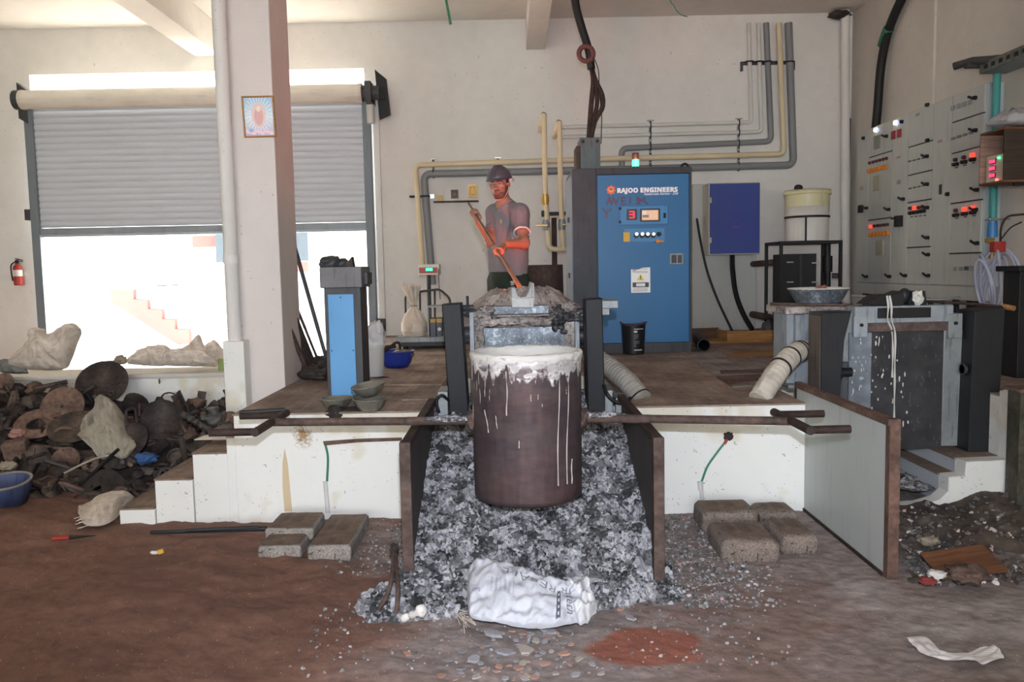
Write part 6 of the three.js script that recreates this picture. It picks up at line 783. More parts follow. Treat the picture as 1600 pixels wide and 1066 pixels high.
{
  const t = thing('slag_heap', 'grey and black heap of aluminium slag sloping out of the furnace pit', 'slag', [0.1, 0, -4.3]); t.userData.kind = 'stuff';
  part('slope', [grid(170, 240, (u, v) => { const x = mix(-0.85, 0.9, u), z = mix(-5.6, -3.35, v); return V(x, heapH(x, z), z); })], M.ash, t);
  seed(77); const holder = t; const mt = mat(0xffffff, { r: 0.95 });
  instanced('slag_lump', chunkGeos, 18000, (o, c) => {
    let x, z, h; do { x = rnd(-0.8, 0.86); z = -mix(3.4, 5.3, Math.sqrt(rnd())); if (rnd() < 0.3) z = rnd(-4.1, -3.42); h = heapH(x, z); } while (h < 0.006);
    const s = 0.003 + 0.0095 * rnd() * rnd() + (rnd() < 0.015 ? 0.014 : 0); o.position.set(x - 0.1, h + s * 0.3, z + 4.3); o.rotation.set(rnd(6), rnd(6), rnd(6)); o.scale.set(s * rnd(0.8, 1.6), s * rnd(0.7, 1.2), s * rnd(0.8, 1.5));
    const n = noise(x * 9, 1, z * 9) + 0.6 * noise(x * 23, 5, z * 23) + 0.7 * (rnd() - 0.5); const k = n < -0.22 ? 0.02 + 0.05 * rnd() : n < 0.16 ? 0.10 + 0.12 * rnd() : 0.24 + 0.28 * rnd(); if (n > 0.3) o.scale.multiplyScalar(1.35); c.setRGB(k, k * 1.0, k * 1.02);
  }, mt, t);
  const strip = (pts, r, label) => solo('dross_splash', [sweep(curve(pts, 26), (f) => r * (0.6 + 0.4 * Math.abs(Math.sin(f * 9))) * (f < 0.25 ? 1.6 : 1), 8)], M.dross, label, 'dross');
  const hp = (x, y) => { let q = Y(x, y, 0.1); for (let i = 0; i < 8; i++) q = Y(x, y, Math.max(0, heapH(q.x, q.z)) + 0.02); return q; };
  strip([hp(828, 818), hp(815, 822), hp(803, 832), hp(795, 842), hp(790, 852)], 0.011, 'bright white curl of frozen metal on the slag under the ladle');
  strip([hp(665, 950), hp(652, 958), hp(640, 962), hp(628, 968)], 0.018, 'white splash of frozen metal at the left foot of the slag heap');
  // shards at the foot
  const shardGeo = [0, 1, 2, 3, 4].map((k) => { seed(90 + k); const n = 6 + k % 3, pts = []; for (let i = 0; i < n; i++) { const a = i / n * 6.283 + rnd(0.5), r = 0.6 + 0.55 * rnd(); pts.push([r * Math.cos(a), r * Math.sin(a) * 0.7]); } const g = prism(pts, 0, 0.35, 0.06); g.rotateX(-Math.PI / 2); return g; });
  const sm = [mat(0xc4c4ce, { t: 'concrete', r: 0.95 }), mat(0xe0b4a2, { t: 'concrete', r: 0.95 }), mat(0xd8d0c8, { t: 'concrete', r: 0.95 }), mat(0xa6aab2, { t: 'concrete', r: 0.95 })];
  const sh = [[770, 990, 20, 0], [742, 1028, 17, 0], [790, 1018, 16, 0], [820, 1015, 18, 2], [802, 984, 9, 1], [838, 1000, 12, 2], [880, 1020, 14, 1], [862, 986, 10, 0], [905, 1028, 9, 2], [925, 1036, 8, 0], [940, 1050, 9, 2], [780, 1040, 10, 1], [810, 1042, 11, 1], [850, 1035, 10, 1], [720, 1045, 11, 3], [700, 1030, 8, 3], [868, 1050, 10, 2], [900, 1052, 9, 0], [637, 1020, 9, 1], [970, 950, 8, 1], [985, 964, 12, 0], [760, 1008, 10, 3], [835, 1056, 9, 1], [690, 1055, 10, 1], [880, 1002, 8, 3], [745, 1056, 12, 2], [790, 1058, 10, 0], [960, 1040, 7, 3], [722, 1016, 9, 3], [848, 1018, 8, 0]];
  seed(44); for (let i = 0; i < 92; i++) sh.push([mix(690, 945, (rnd() + rnd()) / 2), mix(982, 1062, rnd()), 3.5 + 7 * rnd() * rnd(), Math.floor(rnd(4))]);
  sh.forEach(([x, y, w, c], i) => { const p = Y(x, y, 0.01), s = w / FOCAL * -p.z, m = mesh(numbered('shard'), shardGeo[i % 5], sm[c], scene); m.position.set(p.x, Math.max(0, sandH(p.x, p.z)) + 0.002, p.z); m.scale.set(s, s * 0.7, s * 1.1); m.rotation.set(0.08 * Math.sin(i * 3), i * 1.7, 0.12 * Math.sin(i)); tag(m, ['blue grey flat shard of slate lying on the floor before the printed sack', 'pinkish flat shard of brick lying on the floor before the printed sack', 'pale beige flat shard of plaster lying on the floor before the printed sack', 'dark grey flat shard of slag lying on the floor before the printed sack'][c], 'shard', ['blue grey shards before the sack', 'pinkish brick shards before the sack', 'pale beige shards before the sack', 'dark grey shards before the sack'][c]); });
  // fine ash beside the plates and trash at the right
  const lit = solo('ash_litter', Array.from({ length: 40 }, (_, i) => lump(V(0.8 + 0.35 * Math.abs(Math.sin(i * 2.3)), 0.004, -3.75 - 1.2 * ((i * 0.618) % 1)), 0.012, 0.008, 0.012, 0.5, 2, i, 1)), M.ash, 'scatter of grey ash and crumbs on the floor around the pit plates', 'ash'); lit.userData.kind = 'stuff';
  seed(99); instanced('crumb', [chunkGeos[0], chunkGeos[2]], 2200, (o, c, i) => { let x, z; const q = i % 5 === 0 ? 2 : i % 5 < 3 ? 0 : i % 5 === 3 ? 0 : 1; if (q === 0) { x = 0.76 + 0.62 * Math.abs(rnd() + rnd() - 1); z = rnd(-5.03, -3.6); } else if (q === 1) { x = -0.58 - 0.45 * rnd() * rnd(); z = rnd(-5.02, -4.1); } else { x = rnd(-0.9, 1.1); z = rnd(-3.75, -3.05); } const s = 0.0025 + 0.007 * rnd() * rnd(); o.position.set(x - lit.position.x, Math.max(0, sandH(x, z)) + s * 0.2 - lit.position.y, z - lit.position.z); o.rotation.set(rnd(6), rnd(6), rnd(6)); o.scale.set(s * 1.3, s, s * 1.2); const k = rnd() < 0.35 ? 0.06 + 0.12 * rnd() : 0.18 + 0.24 * rnd(); c.setRGB(k * (i % 7 === 0 ? 1.5 : 1), k, k * 0.97); }, mt, lit);
  // sack on the slag
  const W = (x, y, h) => Y(x, y, h), top = [W(732, 890, 0.15), W(748, 876, 0.19), W(785, 880, 0.19), W(822, 893, 0.17), W(862, 906, 0.15), W(884, 912, 0.14), W(912, 908, 0.12), W(928, 930, 0.1)], bot = [W(730, 938, 0.07), W(738, 965, 0.06), W(775, 973, 0.05), W(815, 980, 0.04), W(850, 981, 0.04), W(890, 975, 0.04), W(914, 970, 0.03), W(932, 958, 0.04)];
  const st = canvasTex(1024, 512, (g, w, h) => {
    g.fillStyle = '#c6c8cd'; g.fillRect(0, 0, w, h); seed(8); for (let i = 0; i < 300; i++) { g.fillStyle = `rgba(150,150,150,${0.12 * rnd()})`; g.fillRect(rnd(w), rnd(h), 1 + rnd(60), 1 + rnd(2)); } for (let i = 0; i < 26; i++) { g.fillStyle = `rgba(190,170,150,${0.10 + 0.12 * rnd()})`; g.beginPath(); g.ellipse(rnd(w), rnd(h), 8 + rnd(26), 4 + rnd(12), rnd(3), 0, 7); g.fill(); }
    // print read upside down: NOT FOR RESALE along the upper edge, maker's word down the right end
    g.fillStyle = '#74757b'; g.save(); g.translate(w * 0.86, h * 0.30); g.rotate(Math.PI + 0.10); g.font = '82px sans-serif'; g.scale(1.3, 1); g.fillText('T', -62, 14); g.fillText('FOR', 6, 0); g.fillText('RESALE', 184, 8); g.restore();
    g.save(); g.translate(w * 0.70, h * 0.34); g.rotate(Math.PI / 2); g.font = 'bold italic 78px sans-serif'; g.fillStyle = '#74767c'; g.fillText('raitech', 0, 0); g.fillStyle = '#5c5f66'; g.fillRect(-10, 42, 330, 26); g.fillStyle = '#dfe0e2'; g.font = 'bold 20px sans-serif'; for (let i = 0; i < 4; i++) g.fillRect(20 + i * 78, 50, 40, 9); g.restore();
    g.fillStyle = '#a9abb2'; for (let i = 0; i < 6; i++) g.fillRect(w * 0.24 + i * 26, h * 0.40, 8, 110); for (let i = 0; i < 9; i++) g.fillRect(w * 0.22, h * (0.42 + i * 0.025), 190, 3); g.strokeStyle = '#8a86b4'; g.lineWidth = 4; g.strokeRect(w * 0.12, h * 0.6, 62, 22); g.strokeStyle = '#c0c2c8'; g.strokeRect(w * 0.12, h * 0.42, 62, 60); g.strokeRect(w * 0.25, h * 0.7, 40, 70); g.strokeRect(w * 0.33, h * 0.72, 60, 50);
  });
  const sk = thing('printed_sack', 'crumpled white woven sack with faint grey print lying at the foot of the slag', 'sack', W(830, 980, 0).setY(0.02)); part('cloth', [pillow(top, bot, V(0, 0.85, 0.5).normalize(), 0.05, 0.02, 11, 110, 60, 0.5)], new THREE.MeshStandardMaterial({ map: st, roughness: 0.8, side: THREE.DoubleSide }), sk);
  part('bunched_mouth', [pillow([W(882, 912, 0.13), W(900, 904, 0.13), W(916, 908, 0.12), W(924, 930, 0.1), W(933, 950, 0.06)], [W(886, 930, 0.1), W(893, 950, 0.08), W(900, 962, 0.06), W(905, 974, 0.04), W(918, 974, 0.03)], V(0, 0.85, 0.5).normalize(), 0.035, 0.05, 17, 60, 40, 0.5)], mat(0xd0d0cf, { r: 0.85 }), sk); seed(15); part('loose_thread', Array.from({ length: 9 }, (_, i) => { const a = W(736 - rnd(8), 955 + rnd(14), 0.03); return sweep(curve([a, a.clone().add(V(-0.02 - 0.03 * rnd(), 0.012, 0.05 * rnd())), a.clone().add(V(-0.03 + 0.1 * rnd(), -0.01, 0.06 + 0.08 * rnd()))], 8), 0.0012, 5); }), M.sack, sk);
}
// forked iron tool by the left plate
{ const p = (x, y, h) => Y(x, y, h), t = thing('iron_tongs', 'rusty forked iron tool leaning on the left pit plate', 'tongs', p(605, 950, 0.0)); const j = V(-0.585, 0.2, -3.9); part('fork', [lump(j, 0.022, 0.03, 0.02, 0.3, 2, 1, 3, 3)], M.soot, t); part('leg', [sweep(curve([j, p(607, 925, 0.12), p(592, 952, 0.03)], 12), 0.011, 8)], M.rust, t); part('leg', [sweep(curve([j, p(622, 930, 0.1), p(618, 968, 0.0)], 12), 0.011, 8)], M.rust, t); }
// ------------------------------------------------------------ concrete blocks
{
  const block = (px0, px1, yb, yt, yBack, y0, label, sh = 0, m = M.concrete, br = 0.018) => {                       // front face pixels, floor height
    const a = Y(px0, yb, y0), b = Y(px1, yb, y0), zf = (a.z + b.z) / 2, H = Z((px0 + px1) / 2, yt, -zf).y - y0, back = Y((px0 + px1) / 2 + sh, yBack, y0 + H).z;
    const t = thing('concrete_block', label, 'concrete block', [(a.x + b.x) / 2, y0, (zf + back) / 2], 'rough concrete blocks on the floor'); let g = new RoundedBoxGeometry(b.x - a.x, H, zf - back, 6, br); g = clean(g); const p = g.attributes.position; for (let i = 0; i < p.count; i++) { const x = p.getX(i), y = p.getY(i), z = p.getZ(i); p.setXYZ(i, x + 0.006 * noise(x * 20 + px0, y * 20, z * 20), y + 0.006 * noise(x * 12, y * 20 + px0, z * 12), z + 0.006 * noise(x * 20, y * 20, z * 20 + px0)); } g.computeVertexNormals(); muv(g); g.translate(0, H / 2, 0); mesh('block', g, m, t);
    const W = b.x - a.x, D = zf - back; mesh('dust_cover', [grid(14, 14, (u, v) => { const x = (u - 0.5) * (W - 0.008 - br), z = (v - 0.5) * (D - 0.008 - br); return V(x, H + 0.009 - 0.35 * br + 0.004 * noise(x * 12 + px0, 3, z * 12) + 0.35 * br * Math.sqrt(Math.sin(Math.PI * u) * Math.sin(Math.PI * v)), z); })], M.brownTop, t, 'brown dust on top'); return { H, zf, back };
  };
  block(403, 471, 874, 853, 812, -0.01, 'rough concrete block in front of the white wall, nearest of the left group'); block(415, 489, 846, 826, 801, 0.03, 'rough concrete block standing against the white wall, rear one of the left group'); block(481, 549, 879, 853, 804, -0.01, 'long dusty concrete block right of the two others by the white wall');
  block(1128, 1222, 885, 846, 812, -0.02, 'concrete block at the front left corner of the right group, crumbled at its foot', 0, M.concreteBrown, 0.04); block(1222, 1283, 871, 838, 806, -0.01, 'concrete block at the front right of the right group, beside the panel', 0, M.concreteBrown, 0.04); block(1098, 1188, 838, 800, 778, -0.01, 'concrete block at the rear left of the right group under the green wire', 0, M.concreteBrown, 0.04); block(1188, 1250, 828, 800, 782, -0.01, 'concrete block at the rear right of the right group against the white wall', 0, M.concreteBrown, 0.04);
}
// wires and strips on the platform face
{
  const f = (x, y) => Z(x, y, 5.045), t = thing('green_wire', 'green wire hanging from a brown batten to a white conduit on the left white face', 'wire', f(510, 800)); part('wire', [sweep(curve([f(508, 694), f(512, 712), f(511, 752)], 14), 0.007, 8)], M.green, t); part('conduit', [cyl(f(508, 752), f(513, 801).setZ(-5.035), 0.013, 0.013, 10)], M.pvcWhite, t);
  const b = thing('brown_batten', 'thin brown batten fixed across the white platform face left of the pit', 'batten', f(570, 690)); part('strip', [prism(pz([[505, 690], [560, 686], [560, 691], [507, 696]], 5.04), -5.05, 0.02, 0.003)], M.rustRed, b); part('strip', [prism(pz([[560, 686], [628, 684], [628, 688.5], [560, 691]], 5.04), -5.05, 0.02, 0.003)], M.rustRed, b);
  const g = thing('green_wire', 'green wire curving from a broken hole down to a conduit on the right white face', 'wire', f(1095, 790)); part('wire', [sweep(curve([f(1134, 690), f(1120, 708), f(1105, 730), f(1096, 754)], 20), 0.007, 8)], M.green, g); part('red_end', [cyl(f(1137, 684), f(1132, 694), 0.011, 0.009, 10)], M.red, g); part('conduit', [cyl(f(1095, 752), f(1098, 797), 0.012, 0.012, 10), cyl(f(1094, 752), f(1095, 766), 0.017, 0.017, 10)], M.pvcWhite, g); part('broken_hole', [lump(f(1138, 682), 0.03, 0.026, 0.014, 0.4, 2.5, 3, 3, 3)], M.soot, g);
  const c = solo('tan_streak_board', [prism(pz([[444, 702], [449, 726], [452, 760], [456, 800], [444, 800], [441, 760], [441, 724]], 5.04), -5.052, 0.006, 0.001)], mat(0xd9c4a0, { t: 'chipped', r: 0.85 }), 'pointed tan sliver of board against the white face behind the left blocks', 'board');
  { const q = f(473, 684), at = canvasTex(128, 160, (g, w, h) => { g.fillStyle = '#000'; g.fillRect(0, 0, w, h); seed(4); for (let i = 0; i < 420; i++) { const a = rnd(6.283), r = Math.pow(rnd(), 0.8); g.fillStyle = `rgba(255,255,255,${0.05 + 0.13 * rnd()})`; g.beginPath(); g.arc(w / 2 + 42 * r * Math.cos(a), h * 0.45 + 62 * r * Math.sin(a), 2 + 7 * rnd() * (1.1 - r), 0, 7); g.fill(); } }); at.colorSpace = THREE.NoColorSpace; const g = clean(new THREE.PlaneGeometry(0.2, 0.24)); g.translate(q.x, q.y, FR + 0.003); struct('stain', g, new THREE.MeshStandardMaterial({ color: 0xb08a52, alphaMap: at, transparent: true, roughness: 0.9 }), scene.getObjectByName('platform')); }
}
// small things on the sand
{
  const p = Y(118, 841, 0.03), t = thing('file_tool', 'red handled pointed tool lying on the sand before the scrap', 'tool', Y(100, 842, 0.02)); part('handle', [cyl(Y(82, 842, 0.035), Y(108, 840, 0.035), 0.012, 0.014, 12)], M.red, t, 'red handle'); part('blade', [cyl(Y(108, 840, 0.035), Y(150, 837, 0.03), 0.012, 0.002, 8)], M.black, t);
  const k = thing('wrapper', 'little yellow and white wrapper on the bare sand', 'wrapper', Y(247, 864, 0.01)); part('packet', [cbox(Y(251, 862, 0.02), 0.03, 0.022, 0.02, 0.003, [0.2, 0.4, 0.1])], M.yellow, k); part('torn_end', [lump(Y(241, 864, 0.015), 0.022, 0.01, 0.012, 0.5, 2, 2, 3, 3)], M.paper, k);
  solo('iron_rod', [cyl(Y(236, 832, 0.02), Y(416, 826, 0.03), 0.012, 0.016, 8)], M.blackSoft, 'long black rod lying along the foot of the white steps wall', 'rod'); solo('iron_rod', [cyl(Y(290, 829, 0.035), Y(404, 824, 0.04), 0.011, 0.011, 8)], M.blackSoft, 'thinner black rod lying behind the long one at the wall foot', 'rod');
  // paper sheet
  const q = (x, y) => Y(x, y, 0.012); const top = [q(1416, 997), q(1446, 996), q(1475, 1018), q(1508, 1020), q(1545, 1010), q(1560, 1012)], bot = [q(1425, 1007), q(1442, 1021), q(1468, 1029), q(1518, 1040), q(1540, 1037), q(1569, 1028)], A = new THREE.CatmullRomCurve3(top), B = new THREE.CatmullRomCurve3(bot);
  const pt = canvasTex(512, 128, (g, w, h) => { g.fillStyle = '#f0ece8'; g.fillRect(0, 0, w, h); g.fillStyle = '#c9b8ae'; for (let i = 0; i < 16; i++) g.fillRect(20 + (i % 2) * 8, 8 + i * 7.4, 150 - (i * 37) % 60, 2.5); for (let i = 0; i < 14; i++) g.fillRect(330, 10 + i * 8, 150 - (i * 23) % 50, 2.5); g.strokeStyle = '#b8a090'; g.strokeRect(14, 5, 176, 116); });
  const pg = grid(50, 12, (u, v) => { const w = A.getPoint(u).lerp(B.getPoint(u), v); w.y = Math.max(0, sandH(w.x, w.z)) + 0.01 + 0.018 * Math.abs(noise(u * 5, v * 2, 3)) + 0.022 * smooth(0.45, 0.6, u) * smooth(0.75, 0.6, u) * v; return w; }, (u, v) => [u, 1 - v]); const pp = solo('paper_sheet', [pg], new THREE.MeshStandardMaterial({ map: pt, roughness: 0.85, side: THREE.DoubleSide }), 'torn folded printed paper lying on the floor at lower right', 'paper');
  // trash bank at right below the white stringer
  const tb = thing('rubbish_bank', 'dark bank of soil and rubbish below the white wall right of the panel', 'rubbish', [2.6, 0, -4.7]); tb.userData.kind = 'stuff'; const bh = (x, z) => { const e = smooth(1.82, 2.0, x); return e * (0.045 * smooth(-4.0, -4.6, z) + 0.05 * smooth(2.6, 3.1, x) * smooth(-4.5, -5.05, z)) + 0.055 * e * fbm3(x * 4, 3, z * 4, 4) + 0.012 * fbm3(x * 22, 3, z * 22, 2) * e - 0.01; };
  part('soil', [grid(90, 60, (u, v) => { const x = mix(1.83, 4.4, u), z = mix(-5.06, -3.85, v); return V(x, bh(x, z), z); })], mat(0x74695f, { t: 'dust', r: 1, b: 0.003 }), tb); seed(21); instanced('crumb', [chunkGeos[1], chunkGeos[3]], 1500, (o, c) => { const x = 1.86 + 1.4 * rnd() * rnd() + 0.1, z = rnd(-5.0, -3.8), s = 0.004 + 0.018 * rnd() * rnd(); o.position.set(x - 2.6, Math.max(0, bh(x, z)) + s * 0.2, z + 4.7); o.rotation.set(rnd(6), rnd(6), rnd(6)); o.scale.set(s * 1.4, s * 0.7, s); const k = rnd() < 0.1 ? 0.45 + 0.3 * rnd() : 0.06 + 0.25 * rnd() * rnd(), w = rnd(); c.setRGB(k * (w < 0.2 ? 1.3 : 1.1), k, k * (w < 0.2 ? 0.78 : 0.94)); }, mat(0xffffff, { r: 0.95 }), tb);
  const bd = (x0, y0, x1, y1, label, m, h) => { const a = Y((x0 + x1) / 2, (y0 + y1) / 2, h), w = (x1 - x0) / FOCAL * -a.z, d = (y1 - y0) / FOCAL * -a.z; const t2 = solo('board_scrap', [cbox(a, w, 0.015, d * 2.2, 0.003, [0.35, 0.12, 0.03])], m, label, 'board'); }; bd(1450, 864, 1560, 893, 'flat brown board half buried in the rubbish right of the panel', mat(0x8a5f42, { t: 'wood', r: 0.9 }), 0.075);
  const pl = (x, y, r, m, s, label, cat, nm) => solo(nm, [lump(Y(x, y, 0.07), r, r * 0.5, r * 0.8, 0.55, 2.2, s, 4, 3)], m, label, cat); pl(1463, 898, 0.04, M.paper, 3, 'crumpled white scrap of plastic in the rubbish by the panel post', 'plastic scrap', 'plastic_scrap'); pl(1470, 868, 0.03, M.yellow, 4, 'small yellowish scrap in the rubbish beside the panel', 'plastic scrap', 'plastic_scrap'); pl(1450, 908, 0.035, mat(0x8c3a38, { r: 0.8 }), 6, 'dull red scrap at the front of the rubbish by the panel post', 'plastic scrap', 'plastic_scrap'); pl(1510, 898, 0.085, mat(0x7a655a, { t: 'concrete', r: 1 }), 7, 'brown clod of soil in front of the buried board', 'clod', 'soil_clod'); pl(1452, 845, 0.05, M.sackDirty, 9, 'grey rag in the rubbish under the white stringer wall', 'rag', 'rag');
  // slag on the floor of the right pit
  const rp = solo('pit_slag', [grid(30, 30, (u, v) => { const x = mix(1.9, 2.75, u), z = mix(-6.3, -5.17, v); return V(x, 0.09 + 0.05 * fbm3(x * 6, 2, z * 6, 3), z); })], M.ash, 'grey slag crumbs on the floor of the right furnace pit', 'slag'); rp.userData.kind = 'stuff';
}
// ------------------------------------------------------------ scrap heap at the left
function scrapH(x, z) {
  const zz = -z; let h = 0.60 * smooth(5.45, 6.95, zz) * (0.75 + 0.25 * smooth(-3.0, -3.6, x));
  for (const s of STEPS) if (x > s.x0 - 0.02 && zz > 5.5) h = Math.max(h, s.y + 0.28 * smooth(5.5, 6.9, zz) * smooth(-1.75, -2.1, x)); if (x > STEPS[1].x1) h = Math.max(h, zz > 5.5 ? DECK - 0.12 : 0);
  return h + 0.05 * fbm3(x * 4, 6, z * 4, 4) * smooth(5.4, 5.8, zz);
}
{
  const t = thing('scrap_heap', 'dark tangled heap of rusty scrap metal below the low white wall', 'scrap', [-3.4, 0, -6.2]); t.userData.kind = 'stuff';
  part('bed', [grid(160, 80, (u, v) => { const z = mix(-6.94, -5.4, v), x = mix(-6.4, z < -6.0 ? -2.22 : -1.9, u); return V(x, Math.max(-0.02, scrapH(x, z) - 0.03), z); })], M.soot, t);
  const mats = [M.soot, M.iron, M.ironBrown, mat(0x5a5654, { t: 'grime', r: 0.6, m: 0.4 })], lists = [[], [], [], []]; seed(61);
  for (let i = 0; i < 620; i++) {
    const x = rnd(-5.9, -1.95), z = rnd(-6.84, -5.55), y = scrapH(x, z) + 0.0; if (-z < 5.55 || (x > -2.3 && z < -5.85)) continue; const k = rnd(), c = V(x, y + 0.02 + 0.04 * rnd(), z), s = rnd(0.5, 1.2), ro = [rnd(6), rnd(6), rnd(6)]; let g;
    if (k < 0.2) g = cbox(c, 0.22 * s, 0.012, 0.07 * s, 0, ro); else if (k < 0.4) { const d = V(rnd(-1, 1), rnd(-0.35, 0.35), rnd(-1, 1)).setLength(0.2 * s); g = cyl(c.clone().sub(d), c.clone().add(d), 0.01 + 0.012 * rnd(), undefined, 7); }
    else if (k < 0.55) { g = clean(new THREE.TorusGeometry(0.07 * s, 0.012, 6, 16)); g.rotateX(ro[0]); g.rotateY(ro[1]); g.translate(c.x, c.y, c.z); } else if (k < 0.72) { g = lathe([[0.02, 0], [0.09 * s, 0], [0.09 * s, 0.02], [0.04, 0.03], [0.02, 0.03]], 16); g.rotateX(rnd(-1, 1)); g.rotateZ(rnd(-1, 1)); g.translate(c.x, c.y, c.z); } else if (k < 0.85) g = lump(c, 0.07 * s, 0.05 * s, 0.06 * s, 0.5, 1.8, i, 2, 3); else { g = prism([[-0.1 * s, -0.05], [0.1 * s, -0.04], [0.06 * s, 0.03], [0.02, 0.08 * s], [-0.08 * s, 0.04]], 0, 0.012, 0); g.rotateX(ro[0]); g.rotateY(ro[1]); g.translate(c.x, c.y, c.z); }
    lists[[0, 0, 1, 1, 2, 3][Math.floor(rnd(6))]].push(g);
  }
  lists.forEach((l, i) => part('fragments', l, mats[i], t));
}
{
  const hit = (x, y) => { let h = 0.3, q; for (let i = 0; i < 14; i++) { q = Y(x, y, h); h = mix(h, Math.max(0, scrapH(q.x, q.z)) + 0.07, 0.5); } return q; };
  // a round piece of scrap turned so that its axis points along n
  const aim = (o, n) => { o.quaternion.setFromUnitVectors(V(0, 1, 0), n.clone().normalize()); };
  const round = (name, label, cat, x, y, R, prof, n, m, extra, zFix) => { const p = zFix ? Z(x, y, zFix) : hit(x, y), t = thing(name, label, cat, p); aim(t, n); mesh('disc', [muv(lathe(prof(R), 40))], m, t); extra?.(t, R, p); return t; };
  const px = (r, d) => r / FOCAL * d;
  round('griddle_pan', 'big black round griddle leaning on the low white wall, topmost of the scrap', 'pan', 161, 601, px(39, 6.85), (R) => [[0, 0.01], [R * 0.93, 0.012], [R, 0.03], [R * 1.0, 0.036], [R * 0.92, 0.02], [0, 0.018]], V(0.15, 0.75, 1), M.soot, (t, R) => mesh('boss', [0, 1, 2].map((i) => clean(new THREE.TorusGeometry(0.02, 0.006, 6, 14).rotateX(Math.PI / 2).translate(R * (-0.1 + 0.28 * i), 0.024, R * 0.4))), M.iron, t), 6.78);
  round('pulley_disc', 'rusty brown disc with a small centre hole standing in the scrap', 'disc', 99, 637, px(33, 6.45), (R) => [[R * 0.09, 0], [R, 0], [R, 0.025], [R * 0.8, 0.03], [R * 0.78, 0.024], [R * 0.35, 0.024], [R * 0.33, 0.032], [R * 0.09, 0.032], [R * 0.09, 0]], V(0.1, 0.55, 1), M.ironBrown, (t, R) => mesh('hub_hole', [lathe([[0, 0.005], [R * 0.095, 0.006]], 16)], M.black, t), 6.4);
  round('frying_pan', 'dark round frying pan with a ring handle propped upright in the scrap', 'pan', 254, 656, px(31, 6.25), (R) => [[0, -0.03], [R * 0.7, -0.025], [R, 0.03], [R * 1.0, 0.036], [R * 0.96, 0.033], [R * 0.68, -0.015], [0, -0.02]], V(0.12, 0.3, 1), M.soot, (t, R) => mesh('ring_handle', [clean(new THREE.TorusGeometry(0.05, 0.007, 8, 24).rotateX(Math.PI / 2).scale(1.1, 1, 0.8).translate(R * 0.22, 0.03, -R * 1.1))], M.soot, t), 6.2);
  round('pot_lid', 'grey brown domed lid with a seam standing low in the scrap', 'lid', 55, 719, px(24, 5.95), (R) => [[0, 0.03], [R * 0.6, 0.024], [R, 0], [R * 1.02, -0.01], [R * 0.98, -0.012], [0, -0.012]], V(0.05, 0.3, 1), M.iron, (t, R) => mesh('seam', [cbox(V(0, 0.028, 0), 0.01, 0.012, R * 1.6)], M.iron, t), 5.95);
  round('rusty_bowl', 'rusty open bowl with a pale rim between lid and tool in the scrap', 'bowl', 101, 722, px(24, 5.95), (R) => [[0, -0.09], [R * 0.6, -0.08], [R, 0], [R * 1.03, 0.005], [R * 0.95, 0], [R * 0.55, -0.065], [0, -0.075]], V(0.0, 0.62, 1), M.ironBrown, null, 5.95);
  round('brake_disc', 'grey drilled brake disc half buried behind the white sack', 'disc', 158, 772, px(40, 5.65), (R) => [[R * 0.3, 0.03], [R * 0.55, 0.03], [R * 0.57, 0.005], [R, 0.005], [R, -0.02], [R * 0.3, -0.02], [R * 0.3, 0.03]], V(0.0, 0.62, 1), mat(0x4d4744, { t: 'grime', r: 0.65, m: 0.3 }), (t, R) => mesh('bolt_hole', [0, 1, 2, 3, 4].map((i) => cyl(V(R * 0.43 * Math.cos(i * 1.257), 0.028, R * 0.43 * Math.sin(i * 1.257)), V(R * 0.43 * Math.cos(i * 1.257), 0.033, R * 0.43 * Math.sin(i * 1.257)), R * 0.07, R * 0.07, 10)), M.black, t), 5.66);
  round('gear_ring', 'flat rusty ring lying in the scrap under the brown disc', 'ring', 60, 665, px(34, 6.3), (R) => [[R * 0.5, 0], [R, 0], [R, 0.03], [R * 0.5, 0.03], [R * 0.5, 0]], V(0.1, 1, 0.6), M.ironBrown, null, 6.25); round('plate_scrap', 'dark round plate lying flat right of the domed lid', 'plate', 118, 672, px(40, 6.15), (R) => [[0, 0.01], [R * 0.8, 0.01], [R, 0.03], [R, 0.036], [R * 0.8, 0.018], [0, 0.018]], V(0.1, 1, 0.55), M.iron, null, 6.2); round('plate_scrap', 'rust red round plate at the front of the scrap beside the blue tub', 'plate', 45, 795, px(36, 5.55), (R) => [[0, 0.01], [R * 0.8, 0.01], [R, 0.03], [R, 0.036], [R * 0.8, 0.018], [0, 0.018]], V(0.0, 1, 0.45), M.ironBrown, null, 5.6); round('plate_scrap', 'brown flat disc at the far left top of the scrap', 'plate', 6, 602, px(18, 6.8), (R) => [[0, 0.01], [R * 0.8, 0.01], [R, 0.03], [R, 0.036], [0, 0.018]], V(0.1, 0.6, 1), M.ironBrown, null, 6.75);
  round('disc_pile', 'dark disc standing edgewise under the ring handled pan', 'disc', 205, 690, px(30, 6.05), (R) => [[R * 0.2, 0], [R, 0], [R, 0.03], [R * 0.2, 0.04], [R * 0.2, 0]], V(-0.2, 0.7, 1), M.soot, null, 6.05);
  { const p = Y(8, 772, 0.16), t = thing('blue_tub', 'worn blue round tub with pale rim at the left edge before the scrap', 'tub', V(Z(4, 760, 5.35).x, 0.05, -5.4)); const R = 0.16, H = 0.16; mesh('bowl', [lathe([[0, 0], [R * 0.7, 0], [R * 0.95, H * 0.7], [R, H], [R * 0.93, H], [R * 0.66, 0.02], [0, 0.02]], 40)], mat(0x4b5a86, { t: 'grime', r: 0.5 }), t); mesh('rim', [clean(new THREE.TorusGeometry(R * 0.98, 0.009, 8, 40).rotateX(Math.PI / 2).translate(0, H, 0))], mat(0x9a9890, { t: 'grime', r: 0.5 }), t, 'pale worn rim'); t.rotation.x = 0.15; }
